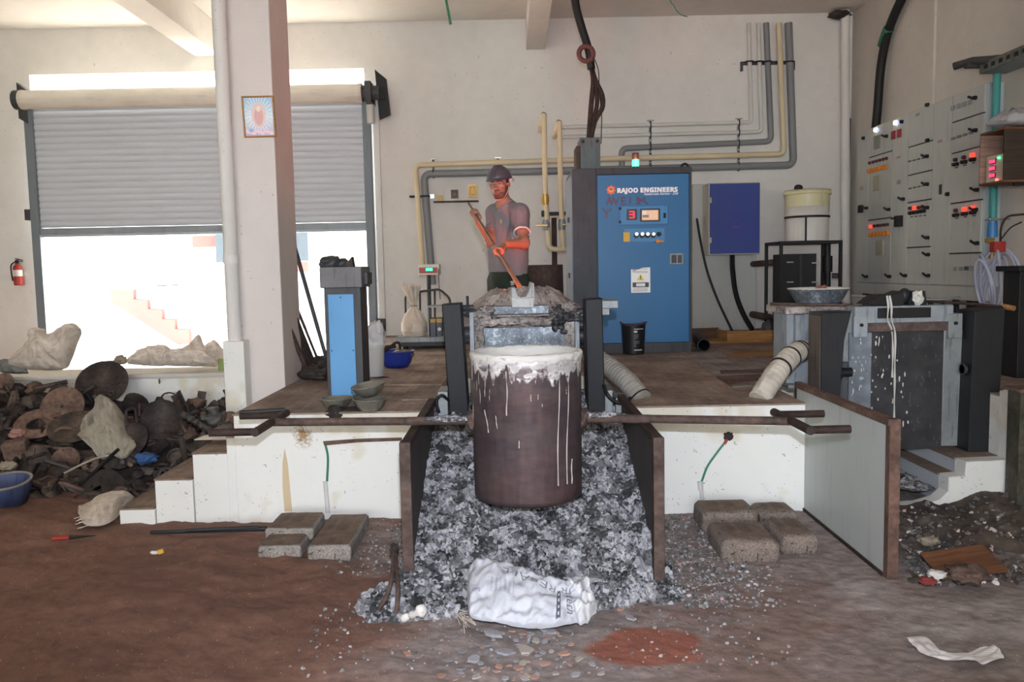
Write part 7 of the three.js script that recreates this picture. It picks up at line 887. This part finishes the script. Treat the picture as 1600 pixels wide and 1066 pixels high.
  { const t = thing('valve_casting', 'grey cast valve body with stub spouts on top of the scrap beside the steps', 'casting', Z(336, 668, 5.9)); const c = Z(338, 656, 5.9), C = (x, y) => Z(x, y, 5.9); part('body', [lump(c, 0.07, 0.05, 0.06, 0.3, 2, 3, 4, 3)], mats0(), t); part('spout', [cyl(c, C(332, 638), 0.03, 0.035, 12), cyl(C(332, 640), C(332, 637), 0.045, 0.045, 12), cyl(c, C(352, 644), 0.02, 0.016, 10), cyl(c, C(318, 653), 0.03, 0.02, 10), cyl(C(318, 656), C(317, 649), 0.022, 0.022, 10)], mats0(), t); function mats0() { return mat(0x5f5d5c, { t: 'grime', r: 0.6, m: 0.3 }); } }
  { const C = (x, y, d = 6.1) => Z(x, y, d); solo('iron_loop', [sweep(bent([C(197, 662), C(197, 640), C(212, 637), C(214, 660)], 0.03), 0.012, 8)], M.soot, 'dark loop handle sticking up left of the ring handled pan', 'handle'); solo('chain_link_bar', [cyl(C(285, 647, 6.0), C(335, 676, 5.75), 0.02, 0.02, 8), ...[0, 1, 2, 3, 4].map((i) => { const q = C(285, 647, 6.0).lerp(C(335, 676, 5.75), 0.1 + i * 0.18); return lump(q, 0.03, 0.024, 0.03, 0.2, 2, i, 2, 3); })], mat(0x55524f, { t: 'grime', r: 0.6, m: 0.3 }), 'knobbly grey bar slanting in the scrap right of the ring handled pan', 'bar'); solo('long_rod', [cyl(C(185, 702, 5.75), C(125, 758, 5.45), 0.012, 0.012, 8)], M.black, 'black rod slanting in the scrap in front of the hanging sack', 'rod'); solo('bent_strip', [sweep(curve([C(100, 740, 5.6), C(130, 725, 5.7), C(155, 715, 5.8), C(170, 712, 5.8)], 14), 0.008, 6)], M.sackGrey, 'pale bent strip in the scrap beside the rusty bowl', 'strip');
    solo('blue_rag', [lump(C(229, 716, 5.85), 0.075, 0.04, 0.05, 0.5, 2.2, 3, 4, 3)], mat(0x3b66a8, { t: 'weave', r: 0.7 }), 'bright blue plastic rag in the scrap below the ring handled pan', 'rag'); solo('pink_rag', [lump(C(27, 677, 6.1), 0.05, 0.035, 0.04, 0.5, 2.2, 5, 4, 3)], mat(0xc99a94, { t: 'weave', r: 0.8 }), 'pale pink rag in the scrap near the left edge', 'rag'); solo('rust_tin', [cbox(C(26, 702, 5.98), 0.16, 0.13, 0.12, 0.008, [0.15, 0.3, 0.1])], M.ironBrown, 'rusty square tin above the domed lid in the scrap', 'tin'); solo('white_rag', [lump(C(12, 728, 5.75), 0.06, 0.03, 0.04, 0.6, 2.4, 8, 4, 3)], M.sackDirty, 'whitish torn rag just above the blue tub', 'rag'); solo('yellow_leaf', [lump(C(249, 596, 6.96), 0.008, 0.022, 0.008, 0.4, 2, 1, 2, 3)], mat(0x6a6440, { r: 0.9 }), 'dry leaf stuck on the low white wall above the scrap', 'leaf');
    solo('card_piece', [prism([[-0.14, -0.03], [0.16, -0.03], [0.15, 0.05], [0.02, 0.09], [-0.1, 0.02]], 0, 0.006, 0.001).rotateX(-1.3).translate(C(338, 700, 5.3).x, STEPS[1].y + 0.035, -5.33)], M.sack, 'torn pale card lying on the upper step', 'card'); }
  // sacks
  const sackAt = (name, label, top, bot, N, bulge, wr, s, m, extra, fold = 0.01) => { const t = thing(name, label, 'sack', bot[Math.floor(bot.length / 2)].clone()); part('cloth', [pillow(top, bot, N, bulge, wr, s, 64, 36, 0.5, fold)], m, t); extra?.(t); };
  const q = (d) => (x, y) => Z(x, y, d), A = q(6.05), B = q(5.5), C = q(6.9), D = q(7.05);
  sackAt('draped_sack', 'dirty grey woven sack draped down the middle of the scrap', [[124, 676], [144, 640], [155, 618], [166, 620], [186, 638], [205, 668]].map(([x, y]) => Z(x, y, 6.22)), [[121, 681], [142, 699], [160, 718], [174, 711], [192, 718], [213, 698]].map(([x, y]) => Z(x, y, 5.92)), V(0, 0.4, 1).normalize(), 0.06, 0.03, 5, M.sackGrey, null, 0.028);
  sackAt('sand_sack', 'dirty white sack lying on the sand at the foot of the steps', [[122, 790], [135, 788], [158, 775], [180, 768], [198, 768], [209, 776]].map(([x, y]) => Z(x, y, 5.42)), [[124, 800], [138, 822], [158, 822], [178, 812], [190, 798], [208, 780]].map(([x, y]) => Y(x, y, 0.03)), V(0, 0.5, 1).normalize(), 0.07, 0.018, 9, M.sack, (t) => { seed(6); part('frayed_thread', Array.from({ length: 10 }, () => { const a = Y(128 + rnd(10), 806 + rnd(16), 0.05); return sweep([a, a.clone().add(V(-0.03 - 0.03 * rnd(), -0.01, 0.02 * rnd()))], 0.0025, 5); }), M.sack, t); });
  sackAt('gunny_sack', 'big beige sack slumped on the low white wall at the left', [[12, 566], [35, 548], [50, 530], [64, 518], [80, 523], [100, 512], [116, 506], [126, 514]].map(([x, y]) => C(x, y)), [[14, 572], [40, 577], [70, 579], [95, 578], [106, 573], [113, 556], [120, 536], [127, 522]].map(([x, y]) => C(x, y)), V(0, 0.3, 1).normalize(), 0.13, 0.03, 3, M.sack);
  solo('grey_sheet', [pillow([C(0, 562), C(14, 562), C(40, 575)], [C(0, 582), C(20, 584), C(45, 584)], V(0, 0.3, 1).normalize(), 0.05, 0.02, 8, 24, 18, 0.5)], mat(0x8f9594, { t: 'weave', r: 0.8 }), 'bluish grey sheet under the big beige sack at the left edge', 'sheet');
  sackAt('rolled_neck_sack', 'twisted beige sack mouth behind the big beige sack', [[45, 520], [55, 513], [70, 514]].map(([x, y]) => Z(x, y, 7.0)), [[48, 534], [58, 532], [72, 530]].map(([x, y]) => Z(x, y, 7.0)), V(0, 0.3, 1).normalize(), 0.06, 0.02, 13, M.sack);
  sackAt('white_sack', 'plump pale sack lying on the low wall, leftmost of the three by the column', [[200, 562], [215, 550], [238, 542], [258, 540], [270, 548]].map(([x, y]) => D(x, y)), [[200, 569], [220, 571], [245, 572], [262, 571], [275, 568]].map(([x, y]) => D(x, y)), V(0, 0.4, 1).normalize(), 0.09, 0.02, 21, M.sack); sackAt('white_sack', 'long pale sack lying on the low wall, middle of the three by the column', [[250, 560], [270, 548], [300, 546], [320, 550], [336, 562]].map(([x, y]) => Z(x, y, 7.0)), [[250, 571], [275, 572], [300, 572], [320, 571], [338, 568]].map(([x, y]) => Z(x, y, 7.0)), V(0, 0.4, 1).normalize(), 0.08, 0.02, 25, M.sack); sackAt('white_sack', 'pointed upright folds of a pale sack on the low wall behind the others', [[284, 545], [300, 535], [312, 524], [320, 540], [335, 532], [348, 545]].map(([x, y]) => Z(x, y, 7.3)), [[284, 571], [300, 573], [315, 573], [325, 573], [338, 573], [350, 571]].map(([x, y]) => Z(x, y, 7.3)), V(0, 0.4, 1).normalize(), 0.05, 0.025, 29, M.sack);
  { const p = Z(345, 556, 7.1); solo('green_packet', [cbox(V(p.x, DECK + 0.035 + 0.05, -7.1), 0.05, 0.1, 0.03, 0.008)], mat(0x8fa05a, { r: 0.6, t: 'enamel' }), 'small green packet on the low wall against the column', 'packet'); solo('dark_lump', [lump(Z(172, 569, 7.05), 0.04, 0.03, 0.04, 0.5, 2, 3, 3, 3), lump(Z(188, 562, 7.05), 0.05, 0.04, 0.04, 0.5, 2, 5, 3, 3)], M.sackDirty, 'small dirty lumps of cloth at the left end of the sacks on the low wall', 'rag'); }
}
// ------------------------------------------------------------ the furnace man
{
  const SD = 7.25, S = (x, y, d = SD) => Z(x, y, d);
  const smin = (a, b, k) => { const h = Math.max(k - Math.abs(a - b), 0) / k; return Math.min(a, b) - h * h * k * 0.25; };
  const cap = (a, b, ra, rb) => { const ab = b.clone().sub(a), L2 = ab.lengthSq(); return (x, y, z) => { const px = x - a.x, py = y - a.y, pz2 = z - a.z, t = clamp((px * ab.x + py * ab.y + pz2 * ab.z) / L2), dx = px - ab.x * t, dy = py - ab.y * t, dz = pz2 - ab.z * t; return Math.sqrt(dx * dx + dy * dy + dz * dz) - mix(ra, rb, t); }; };
  const ell = (c, rx, ry, rz) => (x, y, z) => { const a = (x - c.x) / rx, b = (y - c.y) / ry, e = (z - c.z) / rz, k = Math.sqrt(a * a + b * b + e * e); return (k - 1) * Math.min(rx, ry, rz); };
  // mesh of the zero level of f inside lo..hi, cells of the given size
  function field(f, lo, hi, cell) {
    const n = Math.ceil(Math.max(hi.x - lo.x, hi.y - lo.y, hi.z - lo.z) / cell) + 4, mc = new MarchingCubes(n, new THREE.MeshBasicMaterial(), false, false, 400000), half = n / 2, c = lo.clone().add(hi).multiplyScalar(0.5); mc.isolation = 0;
    for (let k = 0; k < n; k++) for (let j = 0; j < n; j++) for (let i = 0; i < n; i++) { const x = c.x + (i - half) * cell, y = c.y + (j - half) * cell, z = c.z + (k - half) * cell; mc.field[k * n * n + j * n + i] = (x < lo.x || x > hi.x || y < lo.y || y > hi.y || z < lo.z || z > hi.z) ? -1 : -f(x, y, z); }
    mc.update(); const cnt = mc.count, p = mc.positionArray, pos = new Float32Array(cnt * 3); for (let i = 0; i < cnt; i++) { pos[i * 3] = c.x + p[i * 3] * half * cell; pos[i * 3 + 1] = c.y + p[i * 3 + 1] * half * cell; pos[i * 3 + 2] = c.z + p[i * 3 + 2] * half * cell; }
    let g = new THREE.BufferGeometry(); g.setAttribute('position', new THREE.BufferAttribute(pos, 3)); g = mergeVertices(g, cell * 0.02); g.computeVertexNormals(); return muv(clean(g));
  }
  const all = (fs, k) => (x, y, z) => { let d = fs[0](x, y, z); for (let i = 1; i < fs.length; i++) d = smin(d, fs[i](x, y, z), k); return d; };
  const dim = (a, b, m) => a.clone().lerp(b, m);
  // joints
  const J = { neck: S(789, 315, 7.22), head: S(781, 287, 7.17), sR: S(774, 333, 7.36), sL: S(812, 334, 7.1), eR: S(767, 377, 7.22), eL: S(818, 380, 6.92), wR: S(747, 348, 7.08), wL: S(789, 381, 6.7), hipR: S(783, 440, 7.33), hipL: S(805, 440, 7.17), chest: S(793, 352, 7.24), belly: S(794, 405, 7.25), pel: S(794, 436, 7.25) };
  const kneeR = V(J.hipR.x - 0.03, DECK + 0.48, J.hipR.z + 0.06), kneeL = V(J.hipL.x + 0.03, DECK + 0.48, J.hipL.z + 0.06), anR = V(kneeR.x - 0.01, DECK + 0.09, kneeR.z - 0.03), anL = V(kneeL.x + 0.01, DECK + 0.09, kneeL.z - 0.03);
  const t = thing('person', 'man in a dark hard hat and grey T-shirt stirring the furnace with a long rod', 'person', V(J.pel.x, DECK, J.pel.z));
  const toe = V(-0.09, -0.04, 0.12);
  const torso = [cap(J.sR, J.hipR, 0.062, 0.085), cap(J.sL, J.hipL, 0.062, 0.085), cap(dim(J.sR, J.sL, 0.5), J.pel, 0.085, 0.10), cap(J.neck.clone().add(V(0, -0.035, 0)), J.sR, 0.05, 0.05), cap(J.neck.clone().add(V(0, -0.035, 0)), J.sL, 0.05, 0.052)];
  const bodyF = all([...torso, cap(J.neck.clone().add(V(0, -0.05, 0)), J.head.clone().add(V(0, -0.02, -0.015)), 0.056, 0.052), cap(J.sR, J.eR, 0.052, 0.04), cap(J.eR, J.wR, 0.042, 0.027), cap(J.sL, J.eL, 0.054, 0.042), cap(J.eL, J.wL, 0.044, 0.028), cap(J.hipR, kneeR, 0.085, 0.058), cap(kneeR, anR, 0.056, 0.04), cap(J.hipL, kneeL, 0.085, 0.058), cap(kneeL, anL, 0.056, 0.04), cap(anR, anR.clone().add(toe), 0.04, 0.032), cap(anL, anL.clone().add(toe), 0.04, 0.032)], 0.05);
  const body = field(bodyF, V(J.pel.x - 0.5, DECK - 0.02, J.pel.z - 0.35), V(J.pel.x + 0.45, J.head.y - 0.02, J.pel.z + 0.6), 0.013);
  // head in its own frame: x to his left, y up, z forward
  const hq = new THREE.Quaternion().setFromEuler(new THREE.Euler(0.14, -0.36, 0.05, 'YXZ')), hqi = hq.clone().invert(), e = (a, b, c) => V(a, b, c);
  const headParts = all([ell(e(0, 0.035, -0.012), 0.076, 0.092, 0.096), ell(e(0, -0.035, 0.022), 0.062, 0.085, 0.072), cap(e(-0.022, -0.1, 0.05), e(0.022, -0.1, 0.05), 0.026, 0.026), cap(e(0, -0.05, -0.02), e(0, -0.16, -0.03), 0.052, 0.054)], 0.035);
  const feat = [cap(e(0, 0.002, 0.088), e(0, -0.034, 0.108), 0.009, 0.0135), cap(e(-0.011, -0.037, 0.098), e(0.011, -0.037, 0.098), 0.0095, 0.0095), cap(e(-0.045, 0.021, 0.074), e(-0.014, 0.019, 0.089), 0.009, 0.0085), cap(e(0.014, 0.019, 0.089), e(0.045, 0.021, 0.074), 0.0085, 0.009), cap(e(-0.019, -0.066, 0.087), e(0.019, -0.066, 0.087), 0.0075, 0.0075), cap(e(-0.016, -0.077, 0.086), e(0.016, -0.077, 0.086), 0.008, 0.008), ell(e(-0.048, -0.02, 0.062), 0.022, 0.02, 0.02), ell(e(0.048, -0.02, 0.062), 0.022, 0.02, 0.02)];
  const ears = [ell(e(-0.077, -0.008, -0.004), 0.012, 0.031, 0.019), ell(e(0.077, -0.008, -0.004), 0.012, 0.031, 0.019)], eyes = [ell(e(-0.031, 0.001, 0.076), 0.013, 0.011, 0.012), ell(e(0.031, 0.001, 0.076), 0.013, 0.011, 0.012)];
  const headF = (x, y, z) => { let d = headParts(x, y, z); for (const f of feat) d = smin(d, f(x, y, z), 0.012); d = Math.max(d, -(Math.min(ell(e(-0.031, 0.001, 0.1), 0.018, 0.012, 0.02)(x, y, z), ell(e(0.031, 0.001, 0.1), 0.018, 0.012, 0.02)(x, y, z)) + 0.001)); for (const f of ears) d = smin(d, f(x, y, z), 0.01); for (const f of eyes) d = Math.min(d, f(x, y, z)); return d; };
  const head = field(headF, V(-0.11, -0.17, -0.12), V(0.11, 0.14, 0.13), 0.0036);
  { const p = head.attributes.position, c = new Float32Array(p.count * 3), skin = [0.36, 0.19, 0.125], beard = [0.03, 0.022, 0.02];
    for (let i = 0; i < p.count; i++) { const x = p.getX(i), y = p.getY(i), z = p.getZ(i), ax = Math.abs(x); let k = skin; const w = 0.5 + noise(x * 60, y * 60, z * 60) * 0.5;
      const jaw = y < -0.058 && y > -0.125 && z > 0.0 && !(ax < 0.022 && y > -0.084 && y < -0.058), mous = y > -0.06 && y < -0.049 && ax < 0.03 && z > 0.06, side = ax > 0.052 && y < -0.02 && y > -0.1 && z > -0.005 && z < 0.05, low = y < -0.086 && ax < 0.05 && z > 0.03;
      if ((jaw && (low || ax > 0.024) && y < -0.07) || side || mous) k = beard.map((b, j) => mix(b, skin[j], 0.18 + 0.25 * w)); if (ax < 0.022 && y > -0.084 && y < -0.06 && z > 0.08) k = [0.25, 0.11, 0.085]; if (y > 0.018 && y < 0.029 && ax > 0.012 && ax < 0.05 && z > 0.055) k = beard; if (z < 0.03 && y > 0.0 && ax > 0.05 || z < -0.02 && y > -0.06) k = beard;
      const ex = Math.hypot(ax - 0.031, y - 0.001); if (ex < 0.013 && z > 0.078 && z < 0.0895 && y < 0.0075) k = ex < 0.0058 ? [0.01, 0.008, 0.008] : [0.3, 0.27, 0.25];
      c.set(k, i * 3); } head.setAttribute('color', new THREE.BufferAttribute(c, 3)); head.applyMatrix4(new THREE.Matrix4().compose(J.head, hq, V(1, 1, 1))); }
  // hands round the rod
  const tip = S(817.5, 457, 5.93), grip = S(735, 322, 7.2), RD = tip.clone().sub(grip).normalize();
  const onRod = (x, y, z0) => { let b = null; for (let i = 0; i <= 300; i++) { const p = grip.clone().lerp(tip, i / 300), r = p.clone().sub(camera.position), q = S(x, y, -p.z); const dd = q.distanceTo(p); if (!b || dd < b[0]) b = [dd, p]; } return b[1]; };
  const gR = onRod(741, 335), gL = onRod(776, 388);
  function hand(c, wrist, thumbDir, out) {                          // fist closed round the rod at c
    const ax = RD.clone(), w = wrist.clone().sub(c); w.addScaledVector(ax, -w.dot(ax)).normalize(); const s = w.clone().cross(ax).normalize().multiplyScalar(out); const at = (a, r, l) => c.clone().addScaledVector(ax, l).addScaledVector(w, Math.cos(a) * r).addScaledVector(s, Math.sin(a) * r);
    const parts = [cap(at(0.15, 0.040, -0.03), at(0.15, 0.042, 0.03), 0.021, 0.019), cap(at(0.75, 0.038, -0.032), at(0.75, 0.038, 0.033), 0.019, 0.017), cap(at(0, 0.045, 0), wrist, 0.024, 0.027)], fs = [all(parts, 0.02)];
    const lens = [1, 1.1, 1.04, 0.86]; for (let i = 0; i < 4; i++) { const l = (-0.036 + 0.023 * i) * thumbDir * -1, r = 0.0095 - (i === 3 ? 0.0012 : 0), R = 0.027; const a0 = 0.9, pts = [at(a0, 0.034, l), at(a0 + 1.0 * lens[i], R, l), at(a0 + 2.0 * lens[i], R - 0.002, l), at(a0 + 2.9 * lens[i], R - 0.003, l * 0.97)]; fs.push(all([cap(pts[0], pts[1], r * 1.1, r), cap(pts[1], pts[2], r, r * 0.95), cap(pts[2], pts[3], r * 0.95, r * 0.8)], 0.006)); }
    { const l = 0.048 * thumbDir; fs.push(all([cap(at(0.1, 0.048, 0.02 * thumbDir), at(-0.5, 0.036, l * 0.9), 0.014, 0.012), cap(at(-0.5, 0.036, l * 0.9), at(-1.5, 0.028, l), 0.011, 0.010), cap(at(-1.5, 0.028, l), at(-2.3, 0.026, l * 0.9), 0.010, 0.0085)], 0.008)); }
    const f = (x, y, z) => { let d = fs[0](x, y, z); for (let i = 1; i < fs.length; i++) d = smin(d, fs[i](x, y, z), 0.005); return d; };
    return field(f, c.clone().addScalar(-0.12), c.clone().addScalar(0.12), 0.0034);
  }
  const hR = hand(gR, J.wR, -1, -1), hL = hand(gL, J.wL, 1, 1);
  for (const g of [body, hR, hL]) { const n = g.attributes.position.count, c = new Float32Array(n * 3); for (let i = 0; i < n; i++) c.set([0.36, 0.19, 0.125], i * 3); g.setAttribute('color', new THREE.BufferAttribute(c, 3)); }
  part('body', [body, head, hR, hL], new THREE.MeshStandardMaterial({ vertexColors: true, roughness: 0.55 }), t);
  // T-shirt: torso and half sleeves, folds
  const hem = S(794, 432).y, slR = dim(J.sR, J.eR, 0.62), slL = dim(J.sL, J.eL, 0.66);
  const shirtF0 = all([...torso.map((f) => (x, y, z) => f(x, y, z) - 0.02), cap(J.sR, slR, 0.066, 0.06), cap(J.sL, slL, 0.07, 0.066)], 0.035), cutPlane = (p, n) => (x, y, z) => (x - p.x) * n.x + (y - p.y) * n.y + (z - p.z) * n.z;
  const cR = cutPlane(slR, J.eR.clone().sub(J.sR).normalize()), cL = cutPlane(slL, J.eL.clone().sub(J.sL).normalize()), neckF = cap(J.neck.clone().add(V(-0.012, -0.01, 0.02)), J.head, 0.075, 0.06);
  const shirtF = (x, y, z) => { let d = shirtF0(x, y, z) + 0.012 * fbm3(x * 6 + y * 2, y * 4.5 - z * 2, z * 6, 3) + 0.004 * noise(x * 26, y * 9, z * 26); d = Math.max(d, hem - y + 0.004 * noise(x * 9, 1, z * 9)); d = Math.max(d, -neckF(x, y, z)); const nearL = cap(J.sL, J.eL, 0.1, 0.1)(x, y, z) < 0 && torso[1](x, y, z) > 0.03 && torso[2](x, y, z) > 0.03, nearR = cap(J.sR, J.eR, 0.1, 0.1)(x, y, z) < 0 && torso[0](x, y, z) > 0.03 && torso[2](x, y, z) > 0.03; if (nearL) d = Math.max(d, cL(x, y, z)); if (nearR) d = Math.max(d, cR(x, y, z)); return d; };
  part('shirt', [field(shirtF, V(J.pel.x - 0.4, hem - 0.02, J.pel.z - 0.35), V(J.pel.x + 0.35, J.neck.y + 0.07, J.pel.z + 0.4), 0.0075)], mat(0x807f87, { t: 'plaster', r: 0.95 }), t);
  { const nb = J.neck.clone().add(V(-0.012, -0.01, 0.02)), ax = J.head.clone().sub(nb).normalize(), u = V(1, 0, 0).addScaledVector(ax, -ax.x).normalize(), w = ax.clone().cross(u), ring = []; for (let i = 0; i < 44; i++) { const a = i / 44 * 6.2832, d = u.clone().multiplyScalar(Math.cos(a)).addScaledVector(w, Math.sin(a)); let h = 0.09; for (; h > -0.1; h -= 0.004) { const p = nb.clone().addScaledVector(ax, h).addScaledVector(d, 0.077); if (shirtF0(p.x, p.y, p.z) < -0.004) break; } ring.push(nb.clone().addScaledVector(ax, h).addScaledVector(d, 0.0745)); } const sm = ring.map((_, i) => { const q = V(0, 0, 0); for (let k = -2; k <= 2; k++) q.add(ring[(i + k + 44) % 44]); return q.multiplyScalar(0.2); }); part('collar', [sweep(sm, 0.0085, 8, true)], mat(0x8a868c, { r: 0.95 }), t); }
  { const ax = J.eL.clone().sub(J.sL).normalize(), pts = []; const u = V(0, 0, 1).addScaledVector(ax, -ax.z).normalize(), w = ax.clone().cross(u), c = slL.clone().addScaledVector(ax, -0.006); for (let i = 0; i < 40; i++) { const a = i / 40 * 6.2832, d = u.clone().multiplyScalar(Math.cos(a)).addScaledVector(w, Math.sin(a)); let r = 0.03; while (r < 0.14 && shirtF(c.x + d.x * r, c.y + d.y * r, c.z + d.z * r) < 0) r += 0.003; pts.push(c.clone().addScaledVector(d, Math.min(r, 0.075) + 0.002)); } part('sleeve_trim', [sweep(pts, 0.0065, 6, true)], mat(0xf0e6e2, { r: 0.8 }), t, 'white sleeve edge'); }
  { let b = S(783, 346, 7.0); for (let k = 7.0; k < 7.4; k += 0.003) { b = S(783, 346, k); if (shirtF(b.x, b.y, b.z) < 0.003) break; } part('chest_badge', [cbox(b, 0.022, 0.035, 0.006, 0.002, [0, -0.5, 0])], mat(0xb59a6a, { r: 0.7 }), t); let q = S(801, 440, 6.95); const trF = all([cap(J.pel.clone().add(V(0, 0.05, 0)), J.pel, 0.15, 0.155), cap(J.hipR, kneeR, 0.125, 0.085), cap(kneeR, anR, 0.076, 0.062), cap(J.hipL, kneeL, 0.125, 0.085), cap(kneeL, anL, 0.076, 0.062)], 0.04), tf = (x, y, z) => Math.max(trF(x, y, z) + 0.008 * fbm3(x * 9, y * 5, z * 9, 2), anR.y - 0.02 - y, y - hem - 0.04); part('trousers', [field(tf, V(J.pel.x - 0.3, DECK, J.pel.z - 0.3), V(J.pel.x + 0.3, hem + 0.06, J.pel.z + 0.35), 0.012)], mat(0x2c3a30, { t: 'weave', r: 0.9 }), t); for (let k = 6.9; k < 7.3; k += 0.003) { q = S(801, 441, k); if (tf(q.x, q.y, q.z) < 0.003) break; } part('trouser_logo', [lump(q, 0.02, 0.012, 0.005, 0.4, 2, 2, 2, 3), cbox(q.clone().add(V(0, -0.02, 0)), 0.035, 0.008, 0.008, 0.002)], M.paper, t); }
  for (const a of [anR, anL]) { const sf = all([cap(a, a.clone().add(toe), 0.052, 0.044), cap(a.clone().add(V(0.02, -0.04, -0.03)), a.clone().add(toe), 0.045, 0.042)], 0.03); part('shoe', [field((x, y, z) => Math.max(sf(x, y, z), DECK + 0.002 - y), V(a.x - 0.2, DECK - 0.02, a.z - 0.12), V(a.x + 0.15, a.y + 0.05, a.z + 0.25), 0.009)], M.black, t); }
  // hard hat
  { const hm = mat(0x55525e, { r: 0.4, t: 'enamel' }), m = new THREE.Matrix4().compose(J.head.clone(), hq, V(1, 1, 1)), put = (g) => { g.applyMatrix4(m); return g; };
    const dome = clean(new THREE.SphereGeometry(1, 40, 16, 0, 6.2832, 0, Math.PI / 2).scale(0.105, 0.105, 0.125)); dome.translate(0, 0.045, 0.0); const rg = []; for (const x of [-0.022, 0, 0.022]) rg.push(sweep(Array.from({ length: 17 }, (_, i) => { const a = mix(0.25, 2.9, i / 16); return V(x, 0.045 + Math.sin(a) * 0.106 * Math.sqrt(1 - (x / 0.105) ** 2), Math.cos(a) * 0.126 * Math.sqrt(1 - (x / 0.105) ** 2)); }), 0.006, 6)); part('hard_hat', [put(dome), put(join(rg))], hm, t);
    const brim = grid(48, 3, (u, v) => { const a = u * 6.2832, f = Math.max(0, Math.cos(a)), r = 1 + 0.09 * v + 0.3 * v * f * f; return V(Math.sin(a) * 0.105 * (1 + 0.08 * v), 0.048 - 0.012 * v - 0.01 * v * f, Math.cos(a) * 0.125 * r); }); part('hat_brim', [put(brim)], hm, t);
    part('chin_strap', [put(sweep(curve([e(-0.09, 0.03, 0.01), e(-0.082, -0.03, 0.02), e(-0.066, -0.085, 0.03), e(-0.03, -0.128, 0.055), e(0.03, -0.128, 0.055), e(0.066, -0.085, 0.03), e(0.084, -0.02, 0.0), e(0.09, 0.03, 0.0)], 40), 0.0035, 6))], mat(0xc9b4ae, { r: 0.7 }), t); part('hat_band', [put(cbox(e(0.088, 0.02, -0.06), 0.03, 0.03, 0.07, 0.008))], mat(0xd8ccc8, { r: 0.5 }), t); }
  // stirring rod in his hands, its lower half hot, with the melt's light painted in as emission
  const rodGlow = makeTex(4, 64, 0, (u, v) => 0.03 + 0.2 * v * v + 0.77 * Math.pow(v, 9)), fitV = (g) => { const p = g.attributes.position, uv = g.attributes.uv, L = tip.clone().sub(k); for (let i = 0; i < p.count; i++) uv.setXY(i, 0.5, clamp(V(p.getX(i), p.getY(i), p.getZ(i)).sub(k).dot(L) / L.lengthSq(), 0.01, 0.99)); return g; };
  const k = grip.clone().lerp(tip, 0.52), r = thing('stirring_rod', 'long iron rod held by the man, its hot lower end coloured with painted melt light at the spout', 'rod', tip), k0 = grip.clone().addScaledVector(RD, -0.06);
  part('shaft', [cyl(k0, k, 0.0095, 0.0105, 12)], mat(0x8a6a58, { t: 'rust', r: 0.5, m: 0.3 }), r); part('melt_lit_end', [fitV(cyl(k, tip, 0.0105, 0.018, 12))], new THREE.MeshStandardMaterial({ color: 0x9a6a50, emissive: 0xff5a18, emissiveMap: rodGlow, emissiveIntensity: 1.5, roughness: 0.6 }), r, 'hot orange end with melt light painted in');
  part('dross_tip', [lump(tip.clone().add(V(0, -0.01, 0)), 0.025, 0.018, 0.025, 0.5, 2, 3, 3, 3)], M.soot, r);
}
renderer.render(scene, camera);
